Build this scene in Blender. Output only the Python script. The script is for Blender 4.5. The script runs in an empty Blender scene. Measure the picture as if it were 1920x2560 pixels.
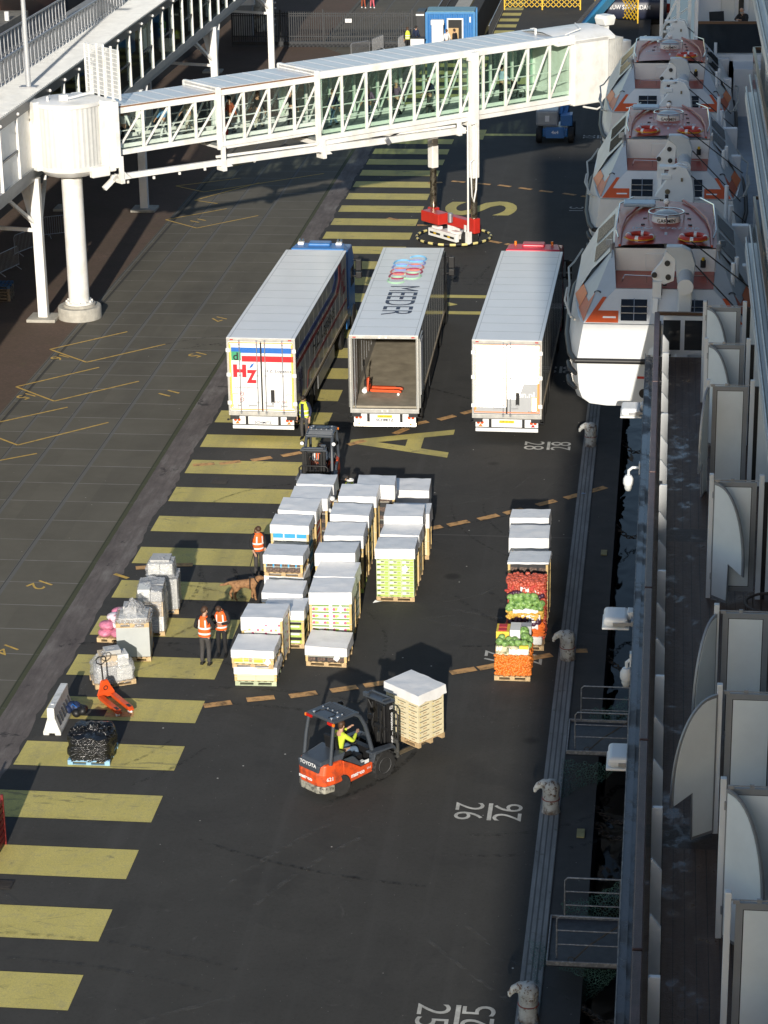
import bpy, bmesh, math, random
from mathutils import Vector as V, Matrix as M4
R=math.radians; PI=math.pi
random.seed(7)
sc=bpy.context.scene; COL=sc.collection
# ---------------- camera, world, sun, exposure ----------------
F_,YAW,PIT,ROL,H_=5958.62,0.121266,0.351793,-0.01660,28.379
_fw=V((-math.sin(YAW)*math.cos(PIT),math.cos(YAW)*math.cos(PIT),-math.sin(PIT)))
_r=V((math.cos(YAW),math.sin(YAW),0)); _u=_r.cross(_fw)
_r,_u=_r*math.cos(ROL)+_u*math.sin(ROL), _u*math.cos(ROL)-_r*math.sin(ROL)
cd=bpy.data.cameras.new('camera'); cam=bpy.data.objects.new('camera',cd); COL.objects.link(cam)
cd.sensor_fit='AUTO'; cd.sensor_width=36; cd.lens=F_*36/2560; cd.clip_start=.5; cd.clip_end=3000
cam.matrix_world=M4(((_r.x,_u.x,-_fw.x,0),(_r.y,_u.y,-_fw.y,0),(_r.z,_u.z,-_fw.z,H_),(0,0,0,1)))
sc.camera=cam
SUN_EL,SUN_AZ=R(16.9),R(3.6)
w=bpy.data.worlds.new('World'); sc.world=w; w.use_nodes=True
nt=w.node_tree; bg=nt.nodes['Background']; sk=nt.nodes.new('ShaderNodeTexSky'); sk.sky_type='NISHITA'
sk.sun_disc=False; sk.sun_elevation=SUN_EL; sk.sun_rotation=PI-SUN_AZ; sk.air_density=1.0; sk.dust_density=.6
nt.links.new(sk.outputs[0],bg.inputs[0]); bg.inputs[1].default_value=.14
sd=bpy.data.lights.new('sun','SUN'); sd.energy=5.0; sd.angle=R(.55); sd.color=(1,.93,.82)
so=bpy.data.objects.new('sun',sd); COL.objects.link(so)
so.rotation_euler=V((math.sin(SUN_AZ)*math.cos(SUN_EL),-math.cos(SUN_AZ)*math.cos(SUN_EL),math.sin(SUN_EL))).to_track_quat('Z','Y').to_euler()
sc.view_settings.view_transform='Standard'; sc.view_settings.look='None'; sc.view_settings.exposure=.08; sc.view_settings.gamma=1
def G(px,py,z=0.0):
    "where the ground (or the level z) lies at a point measured on the photograph"
    d=_fw*F_+_r*(px-960)+_u*(1280-py); return V((0,0,H_))+d*((z-H_)/d.z)
D_=1920/1659
# ---------------- materials ----------------
MATS={}
def mat(name,col,rough=.5,metal=0,var=.12,scale=3,bump=0,bscale=40,spec=.5,coat=0,dirt=None,dirtamt=.3):
    if name in MATS: return MATS[name]
    m=bpy.data.materials.new(name); m.use_nodes=True; MATS[name]=m
    nt=m.node_tree; N=nt.nodes; L=nt.links; b=N['Principled BSDF']
    b.inputs['Roughness'].default_value=rough; b.inputs['Metallic'].default_value=metal
    b.inputs['Specular IOR Level'].default_value=spec
    if coat: b.inputs['Coat Weight'].default_value=coat; b.inputs['Coat Roughness'].default_value=.08
    c=(*col,1)
    tc=N.new('ShaderNodeTexCoord')
    if var or dirt:
        n=N.new('ShaderNodeTexNoise'); n.inputs['Scale'].default_value=scale; n.inputs['Detail'].default_value=6; n.inputs['Roughness'].default_value=.62
        L.new(tc.outputs['Object'],n.inputs['Vector'])
        r=N.new('ShaderNodeValToRGB'); L.new(n.outputs['Fac'],r.inputs['Fac'])
        lo=dirt or tuple(x*(1-var) for x in col); hi=tuple(min(1,x*(1+var)) for x in col)
        r.color_ramp.elements[0].position=.32 if not dirt else .5-.25*(1-dirtamt)-.02; r.color_ramp.elements[0].color=(*lo,1)
        r.color_ramp.elements[1].position=.68 if not dirt else .5+.12*dirtamt; r.color_ramp.elements[1].color=(*hi,1)
        L.new(r.outputs[0],b.inputs['Base Color'])
    else: b.inputs['Base Color'].default_value=c
    if bump:
        n2=N.new('ShaderNodeTexNoise'); n2.inputs['Scale'].default_value=bscale; n2.inputs['Detail'].default_value=3; L.new(tc.outputs['Object'],n2.inputs['Vector'])
        bp=N.new('ShaderNodeBump'); bp.inputs['Strength'].default_value=bump; bp.inputs['Distance'].default_value=.02
        L.new(n2.outputs['Fac'],bp.inputs['Height']); L.new(bp.outputs[0],b.inputs['Normal'])
    return m
def glass(name,col=(.75,.9,.83),alpha=.35,rough=.03):
    if name in MATS: return MATS[name]
    m=bpy.data.materials.new(name); m.use_nodes=True; MATS[name]=m
    nt=m.node_tree; N=nt.nodes; L=nt.links; o=N['Material Output']; N.remove(N['Principled BSDF'])
    d=N.new('ShaderNodeBsdfDiffuse') if rough>.3 else N.new('ShaderNodeBsdfGlossy'); d.inputs[0].default_value=(*col,1)
    if rough<=.3: d.inputs['Roughness'].default_value=rough
    t=N.new('ShaderNodeBsdfTransparent'); t.inputs[0].default_value=(*([.4+.6*x for x in col] if rough<=.3 else (1,1,1)),1)
    mx=N.new('ShaderNodeMixShader'); mx.inputs[0].default_value=alpha
    if rough<=.3:
        mx.inputs[0].default_value=alpha*.35
    L.new(t.outputs[0],mx.inputs[1]); L.new(d.outputs[0],mx.inputs[2]); L.new(mx.outputs[0],o.inputs[0])
    return m
def W(name,fn):
    "material whose base colour is worked out from world position by fn(nodes helper)"
    m=bpy.data.materials.new(name); m.use_nodes=True; MATS[name]=m
    class H: pass
    h=H(); h.N=m.node_tree.nodes; h.L=m.node_tree.links; h.b=h.N['Principled BSDF']
    g=h.N.new('ShaderNodeNewGeometry'); h.pos=g.outputs['Position']
    def lk(sock,v):
        if v is None: return
        if isinstance(v,(int,float)): sock.default_value=v
        elif isinstance(v,tuple): sock.default_value=(*v,1) if len(v)==3 and sock.type=='RGBA' else v
        else: h.L.new(v,sock)
    h.lk=lk
    def noise(scale,detail=5,rough=.6,vec=None,dist=0):
        n=h.N.new('ShaderNodeTexNoise'); n.inputs['Scale'].default_value=scale; n.inputs['Detail'].default_value=detail; n.inputs['Roughness'].default_value=rough; n.inputs['Distortion'].default_value=dist
        h.L.new(vec or h.pos,n.inputs['Vector']); return n.outputs['Fac']
    def sv(sx,sy,sz=1):
        n=h.N.new('ShaderNodeMapping'); n.inputs['Scale'].default_value=(sx,sy,sz); h.L.new(h.pos,n.inputs[0]); return n.outputs[0]
    def ramp(v,*st):
        r=h.N.new('ShaderNodeValToRGB'); h.L.new(v,r.inputs[0]); e=r.color_ramp.elements
        while len(e)<len(st): e.new(.5)
        for el,(p,c) in zip(e,st): el.position=p; el.color=(*c,1) if isinstance(c,tuple) else (c,c,c,1)
        return r.outputs[0]
    def mix(f,a,b,mode='MIX'):
        n=h.N.new('ShaderNodeMix'); n.data_type='RGBA'; n.blend_type=mode; lk(n.inputs[0],f); lk(n.inputs[6],a); lk(n.inputs[7],b); return n.outputs[2]
    def math_(op,a,b=None,c=None):
        n=h.N.new('ShaderNodeMath'); n.operation=op; lk(n.inputs[0],a); lk(n.inputs[1],b); lk(n.inputs[2],c); return n.outputs[0]
    def xyz():
        n=h.N.new('ShaderNodeSeparateXYZ'); h.L.new(h.pos,n.inputs[0]); return n.outputs
    def bump(v,s=.3,d=.02):
        n=h.N.new('ShaderNodeBump'); n.inputs['Strength'].default_value=s; n.inputs['Distance'].default_value=d; h.L.new(v,n.inputs['Height']); h.L.new(n.outputs[0],h.b.inputs['Normal'])
    def vor(scale,feat='F1',vec=None):
        n=h.N.new('ShaderNodeTexVoronoi'); n.feature=feat; n.inputs['Scale'].default_value=scale; h.L.new(vec or h.pos,n.inputs['Vector']); return n.outputs['Distance']
    h.noise,h.sv,h.ramp,h.mix,h.math,h.xyz,h.bump,h.vor=noise,sv,ramp,mix,math_,xyz,bump,vor
    fn(h); return m
# ---------------- mesh helpers ----------------
class MB:
    def __init__(s): s.v=[];s.f=[];s.m=[];s.st=[]
    def add(s,vs,fs,m=0):
        o=len(s.v); s.st.append((o,len(s.f))); s.v+= [tuple(x) for x in vs]; s.f+=[tuple(i+o for i in f) for f in fs]; s.m+=[m]*len(fs); return s
    def quad(s,a,b,c,d,m=0): return s.add([a,b,c,d],[(0,1,2,3)],m)
    def poly(s,pts,m=0): return s.add(pts,[tuple(range(len(pts)))],m)
    def bb(s,x0,x1,y0,y1,z0,z1,m=0):
        return s.add([(x0,y0,z0),(x1,y0,z0),(x1,y1,z0),(x0,y1,z0),(x0,y0,z1),(x1,y0,z1),(x1,y1,z1),(x0,y1,z1)],
          [(0,3,2,1),(4,5,6,7),(0,1,5,4),(1,2,6,5),(2,3,7,6),(3,0,4,7)],m)
    def box(s,c,d,m=0,rot=None):
        b=MB().bb(-d[0]/2,d[0]/2,-d[1]/2,d[1]/2,-d[2]/2,d[2]/2)
        T=M4.Translation(c)@(rot if rot else M4.Identity(4))
        return s.add([T@V(x) for x in b.v],b.f,m)
    def bar(s,a,b,wx,wz,m=0,up=(0,0,1)):
        a,b=V(a),V(b); d=(b-a); l=d.length; d.normalize(); up=V(up)
        sd=d.cross(up)
        if sd.length<1e-4: sd=d.cross(V((1,0,0)))
        sd.normalize(); u=sd.cross(d)
        vs=[]
        for p in (a,b):
            for i,j in ((-1,-1),(1,-1),(1,1),(-1,1)): vs.append(p+sd*(i*wx/2)+u*(j*wz/2))
        return s.add(vs,[(0,1,2,3),(7,6,5,4),(0,4,5,1),(1,5,6,2),(2,6,7,3),(3,7,4,0)],m)
    def cyl(s,a,b,r0,r1=None,n=14,m=0,cap=True):
        return s.tube([a,b],[r0,r0 if r1 is None else r1],n,m,cap)
    def tube(s,pts,r,n=8,m=0,cap=True):
        pts=[V(p) for p in pts]; k=len(pts); rr=r if isinstance(r,(list,tuple)) else [r]*k
        rings=[];prev=None
        for i,p in enumerate(pts):
            d=(pts[min(i+1,k-1)]-pts[max(i-1,0)])
            if d.length<1e-9: d=V((0,0,1))
            d.normalize()
            if prev is None:
                a=V((0,0,1)) if abs(d.z)<.9 else V((1,0,0)); sd=d.cross(a).normalized()
            else:
                sd=(prev-d*prev.dot(d)); sd=sd.normalized() if sd.length>1e-6 else d.orthogonal().normalized()
            prev=sd; u=d.cross(sd)
            rings.append([p+(sd*math.cos(2*PI*j/n)+u*math.sin(2*PI*j/n))*rr[i] for j in range(n)])
        return s.loft(rings,m,cap)
    def loft(s,rings,m=0,cap=True,close=True):
        n=len(rings[0]); vs=[p for r in rings for p in r]; fs=[]
        for i in range(len(rings)-1):
            for j in range(n if close else n-1):
                a=i*n+j; b=i*n+(j+1)%n; fs.append((a,b,b+n,a+n))
        if cap: fs.append(tuple(range(n-1,-1,-1))); fs.append(tuple((len(rings)-1)*n+j for j in range(n)))
        return s.add(vs,fs,m)
    def lathe(s,prof,c=(0,0,0),n=20,m=0,axis='z',cap=True):
        rings=[]
        for r,z in prof:
            ring=[]
            for j in range(n):
                a=2*PI*j/n; x,y=r*math.cos(a),r*math.sin(a)
                ring.append({'z':(c[0]+x,c[1]+y,c[2]+z),'y':(c[0]+y,c[1]+z,c[2]+x),'x':(c[0]+z,c[1]+x,c[2]+y)}[axis])
            rings.append(ring)
        return s.loft(rings,m,cap)
    def prism(s,poly,o,u,v,wv,m=0):
        o,u,v,wv=V(o),V(u),V(v),V(wv)
        a=[o+u*p[0]+v*p[1] for p in poly]; b=[x+wv for x in a]; n=len(a)
        fs=[tuple(range(n-1,-1,-1)),tuple(range(n,2*n))]+[(i,(i+1)%n,(i+1)%n+n,i+n) for i in range(n)]
        return s.add(a+b,fs,m)
    def ball(s,c,r,n=12,k=8,m=0,rot=None):
        if not isinstance(r,(tuple,list)): r=(r,r,r)
        vs=[];fs=[]
        for i in range(1,k):
            t=PI*i/k
            for j in range(n):
                a=2*PI*j/n; vs.append(V((r[0]*math.sin(t)*math.cos(a),r[1]*math.sin(t)*math.sin(a),r[2]*math.cos(t))))
        top=len(vs); vs+= [V((0,0,r[2])),V((0,0,-r[2]))]
        for i in range(k-2):
            for j in range(n):
                a=i*n+j;b=i*n+(j+1)%n; fs.append((a,a+n,b+n,b))
        for j in range(n):
            fs.append((top,j,(j+1)%n)); o=(k-2)*n; fs.append((top+1,o+(j+1)%n,o+j))
        T=M4.Translation(c)@(rot if rot else M4.Identity(4))
        return s.add([T@v for v in vs],fs,m)
    def tor(s,c,R0,r0,n=24,k=8,m=0,rot=None):
        T=M4.Translation(c)@(rot if rot else M4.Identity(4)); vs=[];fs=[]
        for i in range(n):
            a=2*PI*i/n
            for j in range(k):
                b=2*PI*j/k; q=R0+r0*math.cos(b); vs.append(T@V((q*math.cos(a),q*math.sin(a),r0*math.sin(b))))
                fs.append((i*k+j,((i+1)%n)*k+j,((i+1)%n)*k+(j+1)%k,i*k+(j+1)%k))
        return s.add(vs,fs,m)
    def build_each(s,name,mats,parent=None,**k):
        'one object for every separate piece'
        r=[]; st=s.st+[(len(s.v),len(s.f))]
        for (v0,f0),(v1,f1) in zip(st,st[1:]):
            b=MB(); b.v=s.v[v0:v1]; b.f=[tuple(i-v0 for i in f) for f in s.f[f0:f1]]; b.m=s.m[f0:f1]; r.append(b.build(name,mats,parent,**k))
        return r
    def xf(s,T): s.v=[tuple(T@V(x)) for x in s.v]; return s
    def build(s,name,mats,parent=None,bevel=0,smooth=None,loc=None,rz=0,seg=2):
        me=bpy.data.meshes.new(name); me.from_pydata(s.v,[],s.f)
        if not isinstance(mats,(list,tuple)): mats=[mats]
        for m in mats: me.materials.append(m)
        for p,i in zip(me.polygons,s.m): p.material_index=i
        bm=bmesh.new(); bm.from_mesh(me); bmesh.ops.recalc_face_normals(bm,faces=bm.faces[:]); bm.to_mesh(me); bm.free()
        me.update()
        if smooth: me.shade_smooth(); me.set_sharp_from_angle(angle=R(smooth))
        o=bpy.data.objects.new(name,me); COL.objects.link(o)
        if parent: o.parent=parent
        if loc is not None: o.location=loc
        o.rotation_euler.z=rz
        if bevel:
            b=o.modifiers.new('bevel','BEVEL'); b.width=bevel; b.segments=seg; b.limit_method='ANGLE'; b.angle_limit=R(35)
        return o
def tag(o,label=None,cat=None,group=None,kind=None):
    if label: o['label']=label
    if cat: o['category']=cat
    if group: o['group']=group
    if kind: o['kind']=kind
    return o
def thing(name,label,cat,loc=(0,0,0),rz=0,group=None):
    o=bpy.data.objects.new(name,None); COL.objects.link(o); o.empty_display_size=.2
    o.location=loc; o.rotation_euler=(0,0,rz); return tag(o,label,cat,group)
def dup(root,loc,rz=0,label=None,group=None):
    r=root.copy(); COL.objects.link(r); r.location=loc; r.rotation_euler=(0,0,rz)
    if label: r['label']=label
    if group: r['group']=group
    def rec(a,b):
        for ch in list(a.children):
            c=ch.copy(); COL.objects.link(c); c.parent=b; rec(ch,c)
    rec(root,r); return r
def text_mesh(s,c,right,up,w=None,h=None,bold=.0,lift=.004,thick=.003):
    cu=bpy.data.curves.new('t','FONT'); cu.body=s; cu.align_x='CENTER'; cu.align_y='CENTER'; cu.offset=bold; cu.resolution_u=4
    o=bpy.data.objects.new('t',cu); COL.objects.link(o)
    dg=bpy.context.evaluated_depsgraph_get(); me=bpy.data.meshes.new_from_object(o.evaluated_get(dg))
    xs=[v.co.x for v in me.vertices]; ys=[v.co.y for v in me.vertices]
    W0,H0=max(xs)-min(xs),max(ys)-min(ys); cx,cy=(max(xs)+min(xs))/2,(max(ys)+min(ys))/2
    sx=(w/W0) if w else None; sy=(h/H0) if h else None
    sx=sx or sy; sy=sy or sx
    right,up,c=V(right).normalized(),V(up).normalized(),V(c); nrm=right.cross(up)
    b=MB(); b.add([c+right*((v.co.x-cx)*sx)+up*((v.co.y-cy)*sy)+nrm*lift for v in me.vertices],[tuple(p.vertices) for p in me.polygons])
    COL.objects.unlink(o); bpy.data.objects.remove(o); bpy.data.curves.remove(cu); bpy.data.meshes.remove(me)
    return b
def text(s,c,right,up,m,parent=None,name='lettering',**k): return text_mesh(s,c,right,up,**k).build(name,m,parent)
# shared paints
WHITE=mat('white_paint',(.78,.78,.76),.38,var=.05,scale=1.2)
WHITEG=mat('white_gelcoat',(.68,.70,.71),.3,var=.06,scale=1.5)
STEEL=mat('galvanised_steel',(.42,.43,.45),.45,.7,var=.15,scale=6)
ALU=mat('brushed_aluminium',(.55,.56,.57),.38,.6,var=.08)
DARK=mat('dark_steel',(.03,.032,.036),.5,.2,var=.2)
BLACK=mat('black_plastic',(.012,.012,.013),.5,var=.2)
RUBBER=mat('black_rubber',(.018,.018,.018),.75,var=.25,scale=8)
CHROME=mat('chrome',(.7,.68,.62),.15,1,var=.1)
REDL=mat('red_lens',(.5,.015,.01),.2,var=.1); AMBER=mat('amber_lens',(.75,.2,.02),.2,var=.1)
REDP=mat('red_paint',(.5,.03,.02),.35,var=.08); BLUEP=mat('blue_paint',(.03,.16,.42),.35,var=.1)
ORANGEP=mat('orange_paint',(.68,.085,.015),.4,var=.1,scale=4)
WOOD=mat('pallet_wood',(.52,.37,.2),.8,var=.25,scale=7,bump=.2,bscale=30)
CONC=mat('concrete',(.42,.4,.35),.85,var=.18,scale=4,bump=.15)
CLEAR=glass('clear_glass',(.8,.92,.86),.2)
YEL=mat('yellow_enamel',(.72,.45,.02),.4,var=.08)
GREYP=mat('grey_paint',(.2,.21,.22),.4,var=.08)
# ---------------- ground ----------------
def f_asph(h):
    big=h.noise(.09,4,.55); mid=h.noise(.7,5,.6); fine=h.noise(55,3,.7)
    c=h.ramp(mid,(.3,(.046,.0445,.041)),(.7,(.066,.064,.059)))
    c=h.mix(h.ramp(big,(.35,0),(.7,.55)),c,(.050,.049,.047))
    c=h.mix(h.ramp(fine,(.3,0),(.75,.55)),c,(.078,.076,.07))
    c=h.mix(h.ramp(h.noise(9,6,.8),(.5,0),(.72,.5)),c,(.03,.029,.028)); c=h.mix(h.ramp(h.noise(13,5,.8),(.58,0),(.74,.5)),c,(.11,.107,.1))
    c=h.mix(h.ramp(h.noise(.33,6,.7,None,.6),(.56,0),(.62,.35)),c,(.04,.039,.038))
    # tyre streaks along the quay and scuffs
    st=h.noise(1,4,.55,h.sv(1.6,.03)); c=h.mix(h.ramp(st,(.56,0),(.75,.22)),c,(.1,.098,.094))
    dk=h.noise(1,3,.5,h.sv(.5,.02)); c=h.mix(h.ramp(dk,(.6,0),(.78,.25)),c,(.037,.036,.035))
    sc_=h.noise(.55,5,.75,None,2.5); c=h.mix(h.ramp(sc_,(.63,0),(.74,.45)),c,(.125,.122,.115))
    # oil spots, litter specks
    oil=h.vor(.21); c=h.mix(h.ramp(oil,(.0,.85),(.045,.6),(.07,0)),c,(.02,.02,.02))
    sp=h.vor(1.15); c=h.mix(h.ramp(sp,(.0,1),(.022,1),(.036,0)),c,(.6,.58,.52))
    sp2=h.vor(3.7); c=h.mix(h.ramp(sp2,(.0,.8),(.03,.6),(.05,0)),c,(.3,.29,.26))
    # straight paving seams
    x,y,z=h.xyz(); sm=h.math('LESS_THAN',h.math('ABSOLUTE',h.math('SUBTRACT',y,74.7)),.03); c=h.mix(h.math('MULTIPLY',sm,.45),c,(.16,.155,.15))
    h.lk(h.b.inputs['Base Color'],c); h.b.inputs['Roughness'].default_value=.88; h.b.inputs['Specular IOR Level'].default_value=.25
    h.bump(h.noise(70,2,.6),.35,.012)
ASPH=W('asphalt',f_asph)
g=MB()
for x0,x1,y0,y1 in ((-400,-15.2,-150,700),(-13.4,-1.4,-150,700),(-15.2,-13.4,-150,177)):
    g.quad((x0,y0,0),(x1,y0,0),(x1,y1,0),(x0,y1,0))
g.quad((-1.4,-150,0),(-1.4,-150,-6),(-1.4,700,-6),(-1.4,700,0)); g.quad((-13.4,177,0),(-13.4,177,-6),(-13.4,700,-6),(-13.4,700,0))
g.quad((-15.2,177,0),(-15.2,177,-6),(-15.2,700,-6),(-15.2,700,0)); g.quad((-15.2,177,0),(-13.4,177,0),(-13.4,177,-6),(-15.2,177,-6))
tag(g.build('ground',ASPH),kind='structure')
def f_slab(h):
    x,y,z=h.xyz()
    mid=h.noise(.5,6,.65); fine=h.noise(30,3,.7)
    c=h.ramp(mid,(.3,(.118,.108,.084)),(.7,(.158,.145,.116)))
    c=h.mix(h.ramp(fine,(.35,0),(.75,.5)),c,(.16,.15,.125))
    c=h.mix(h.ramp(h.noise(.25,4,.6,h.sv(1,.25)),(.5,0),(.72,.55)),c,(.075,.07,.06))
    cell=h.N.new('ShaderNodeTexWhiteNoise'); cell.noise_dimensions='2D'
    cv=h.N.new('ShaderNodeCombineXYZ'); h.lk(cv.inputs[0],h.math('FLOOR',h.math('DIVIDE',x,2.2))); h.lk(cv.inputs[1],h.math('FLOOR',h.math('DIVIDE',h.math('SUBTRACT',y,.98),1.9))); h.L.new(cv.outputs[0],cell.inputs[0])
    c=h.mix(h.ramp(cell.outputs[0],(0,.2),(1,0)),c,(.07,.065,.055))
    jy=h.math('MODULO',h.math('ADD',y,.92),1.9); j=h.math('LESS_THAN',jy,.045)
    fade=h.ramp(h.noise(.8,3),(.3,.25),(.6,.8)); c=h.mix(h.math('MULTIPLY',j,fade),c,(.3,.29,.27))
    for jx,wd,dk in ((-18.3,.1,1),(-20.73,.09,0),(-22.73,.09,0),(-24.15,.07,0),(-25.35,.06,1),(-25.6,.06,0)):
        l=h.math('LESS_THAN',h.math('ABSOLUTE',h.math('SUBTRACT',x,jx)),wd); c=h.mix(h.math('MULTIPLY',l,.75),c,(.06,.07,.035) if jx==-18.3 else ((.05,.05,.05) if dk else (.15,.15,.145)))
        l2=h.math('LESS_THAN',h.math('ABSOLUTE',h.math('SUBTRACT',x,jx-wd*.6)),.014); c=h.mix(h.math('MULTIPLY',l2,.8),c,(.03,.03,.03))
    sp=h.vor(1.3); c=h.mix(h.ramp(sp,(.0,1),(.018,1),(.028,0)),c,(.5,.48,.42))
    h.lk(h.b.inputs['Base Color'],c); h.b.inputs['Roughness'].default_value=.9; h.b.inputs['Specular IOR Level'].default_value=.2; h.bump(h.noise(45,3,.6),.3,.012)
SLAB=W('concrete_slabs',f_slab)
tag(MB().quad((-25.75,-100,.004),(-18.2,-100,.004),(-18.2,600,.004),(-25.75,600,.004)).build('slab_paving',SLAB),kind='structure')
def f_strip(h):
    c=h.ramp(h.noise(.9,6,.7,h.sv(1.5,.5)),(.3,(.085,.07,.065)),(.52,(.15,.128,.118)),(.72,(.24,.22,.2)))
    c=h.mix(h.ramp(h.noise(1,4,.6,h.sv(7,.5)),(.45,0),(.7,.5)),c,(.07,.06,.058))
    ck=h.noise(.6,6,.75,None,1.5); c=h.mix(h.ramp(ck,(.62,0),(.66,.8)),c,(.03,.028,.027))
    h.lk(h.b.inputs['Base Color'],c); h.b.inputs['Roughness'].default_value=.9; h.bump(h.noise(25,4,.7),.5,.02)
STRIP=W('worn_strip',f_strip)
b=MB(); L=[];Rr=[]
y=20
while y<178:
    L.append((-18.2+random.uniform(-.01,.01),y,.008)); Rr.append((-17.17+random.uniform(-.06,.05)+(.05*math.sin(y*.9)),y,.008)); y+=.35
n=len(L); b.add(L+Rr,[(i,i+n,i+n+1,i+1) for i in range(n-1)])
tag(b.build('drain_strip',STRIP),kind='structure')
def f_brick(h):
    br=h.N.new('ShaderNodeTexBrick'); h.L.new(h.sv(1,1),br.inputs[0]); br.inputs['Scale'].default_value=4.5
    br.inputs['Color1'].default_value=(.15,.092,.066,1); br.inputs['Color2'].default_value=(.11,.07,.05,1); br.inputs['Mortar'].default_value=(.06,.05,.042,1); br.inputs['Mortar Size'].default_value=.02
    c=h.mix(h.ramp(h.noise(.35,6,.7),(.4,0),(.7,.65)),br.outputs[0],(.08,.058,.036))
    c=h.mix(h.ramp(h.noise(.8,6,.8),(.58,0),(.68,.6)),c,(.1,.1,.04))
    h.lk(h.b.inputs['Base Color'],c); h.b.inputs['Roughness'].default_value=.92
BRICK=W('brick_paving',f_brick)
tag(MB().quad((-60,20,.006),(-25.7,20,.006),(-25.7,330,.006),(-60,330,.006)).quad((-25.7,146,.008),(-24.2,143,.008),(-23.6,172.5,.008),(-25.7,176,.008)).build('brick_pavement',BRICK),kind='structure')
# ---------------- painted markings ----------------
def f_yel(h):
    c=h.ramp(h.noise(1.1,6,.7),(.3,(.58,.49,.14)),(.7,(.72,.61,.19)))
    c=h.mix(h.ramp(h.noise(2.2,7,.8),(.5,0),(.68,.6)),c,(.36,.315,.17))
    c=h.mix(h.ramp(h.noise(.55,5,.75,h.sv(.6,2.5),2),(.6,0),(.66,.55)),c,(.13,.12,.085))
    c=h.mix(h.ramp(h.noise(35,3,.7),(.3,.35),(.6,0)),c,(.14,.13,.09))
    c=h.mix(h.ramp(h.noise(4,8,.85,h.sv(1,.6)),(.62,0),(.66,.75)),c,(.07,.066,.055)); c=h.mix(h.ramp(h.noise(.35,3,.6,h.sv(2.2,.15)),(.5,0),(.75,.45)),c,(.2,.18,.11))
    h.lk(h.b.inputs['Base Color'],c); h.b.inputs['Roughness'].default_value=.8; h.bump(h.noise(60,2),.3,.01)
YELM=W('yellow_marking',f_yel)
b=MB()
for k in range(-4,46):
    y0=44.47+2.975*k if k<6 else 44.47+2.975*6+2.99*(k-6)
    if y0+1.49>178: break
    b.quad((-17.05,y0,.012),(-12.64,y0,.012),(-12.64,y0+1.49,.012),(-17.05,y0+1.49,.012))
for k in range(9):
    y0=179+k*3; b.quad((-13.2,y0,.012),(-11.7+.0*k,y0,.012),(-11.7,y0+1.5,.012),(-13.2,y0+1.5,.012))
tag(b.build('yellow_stripe_marking',YELM),kind='structure')
Xm,Ym=V((-1,0,0)),V((0,1,0))
b=MB()
for s,yc in (('A',84.3),('M',104.0),('S',123.3),('T',143),('E',162),('R',181)):
    t=text_mesh(s,(-9.6,yc,0),(0,1,0),(-1,0,0),w=3.3 if s!='T' else 3,h=3.8,bold=.012 if s!='M' else 0,lift=.012); b.add(t.v,t.f)
tag(b.build('painted_letter_marking',YELM),kind='structure')
WMK=mat('white_marking',(.5,.49,.45),.8,var=.3,scale=3)
b=MB()
for s,yc in (('25',45.0),('26',54.72),('27',64.6),('28',84.27),('29',94.1),('30',103.9),('31',123.4),('32',142.6)):
    for t in (text_mesh(s,(-4.59,yc,0),(0,-1,0),(1,0,0),w=.95,h=.74,bold=-.004,lift=.012),text_mesh(s,(-3.6,yc,0),(0,1,0),(-1,0,0),w=.95,h=.74,bold=-.004,lift=.012)): b.add(t.v,t.f)
    b.quad((-4.11,yc-.47,.012),(-4.0,yc-.47,.012),(-4.0,yc+.47,.012),(-4.11,yc+.47,.012))
tag(b.build('bollard_number_marking',WMK),kind='structure')
ORM=mat('brown_marking',(.5,.28,.11),.85,var=.25,scale=4,dirt=(.2,.13,.065),dirtamt=.3)
b=MB()
arcs=[[(320,1226),(390,1221),(470,1522),(563,1510),(655,1501),(743,1489),(815,1478),(1000,1450),(1060,1440),(1165,1420),(1240,1407),(258,1545)],
 [(932,1142),(990,1131),(1055,1118),(1110,1105),(1180,1087),(1240,1072),(1290,1058)],
 [(440,1004),(497,1000),(565,992),(630,982),(770,957),(866,932),(905,915),(965,903),(1015,890)],
 [(940,395),(990,393),(1045,398),(1090,402),(1135,408),(1180,414),(1230,420),(1270,426)],[(850,474),(918,487),(1068,523),(1105,530),(1140,538)]]
for A in arcs:
    for i,(px,py) in enumerate(A):
        p=G(px*D_,py*D_)
        j=i+1 if i+1<len(A) else i-1
        q=G(A[j][0]*D_,A[j][1]*D_); d=(q-p) if j>i else (p-q)
        if d.length>4 or d.length<.5: d=V((1,.12,0))
        if d.x<0: d=-d
        d.normalize(); d.z=0; n_=V((-d.y,d.x,0)); l,wd=.4,.15
        b.quad(*[(p+d*(l*a)+n_*(wd*c)+V((0,0,.018))) for a,c in ((-1,-1),(1,-1),(1,1),(-1,1))])
tag(b.build('brown_dash_marking',ORM),kind='structure')
YLN=mat('yellow_line',(.62,.40,.09),.8,var=.3,scale=5)
b=MB()
def gline(pts,wd=.09,z=.012):
    pts=[G(x*D_,y*D_) for x,y in pts]
    for p,q in zip(pts,pts[1:]):
        d=(q-p).normalized(); n_=V((-d.y,d.x,0))*wd/2; up=V((0,0,z)); b.quad(p-n_+up,q-n_+up,q+n_+up,p+n_+up)
for P in ([(275,717),(108,755),(187,783),(357,744)],[(214,794),(35,836),(117,867),(300,824)],[(146,880),(-60,925),(38,962),(234,913)],[(490,451),(358,475),(425,493),(558,466)],[(560,395),(420,433),(470,440)],[(80,980),(-80,1010)],[(520,385),(380,402),(440,415),(700,375)],[(560,340),(490,362),(640,330)]): gline(P)
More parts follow.
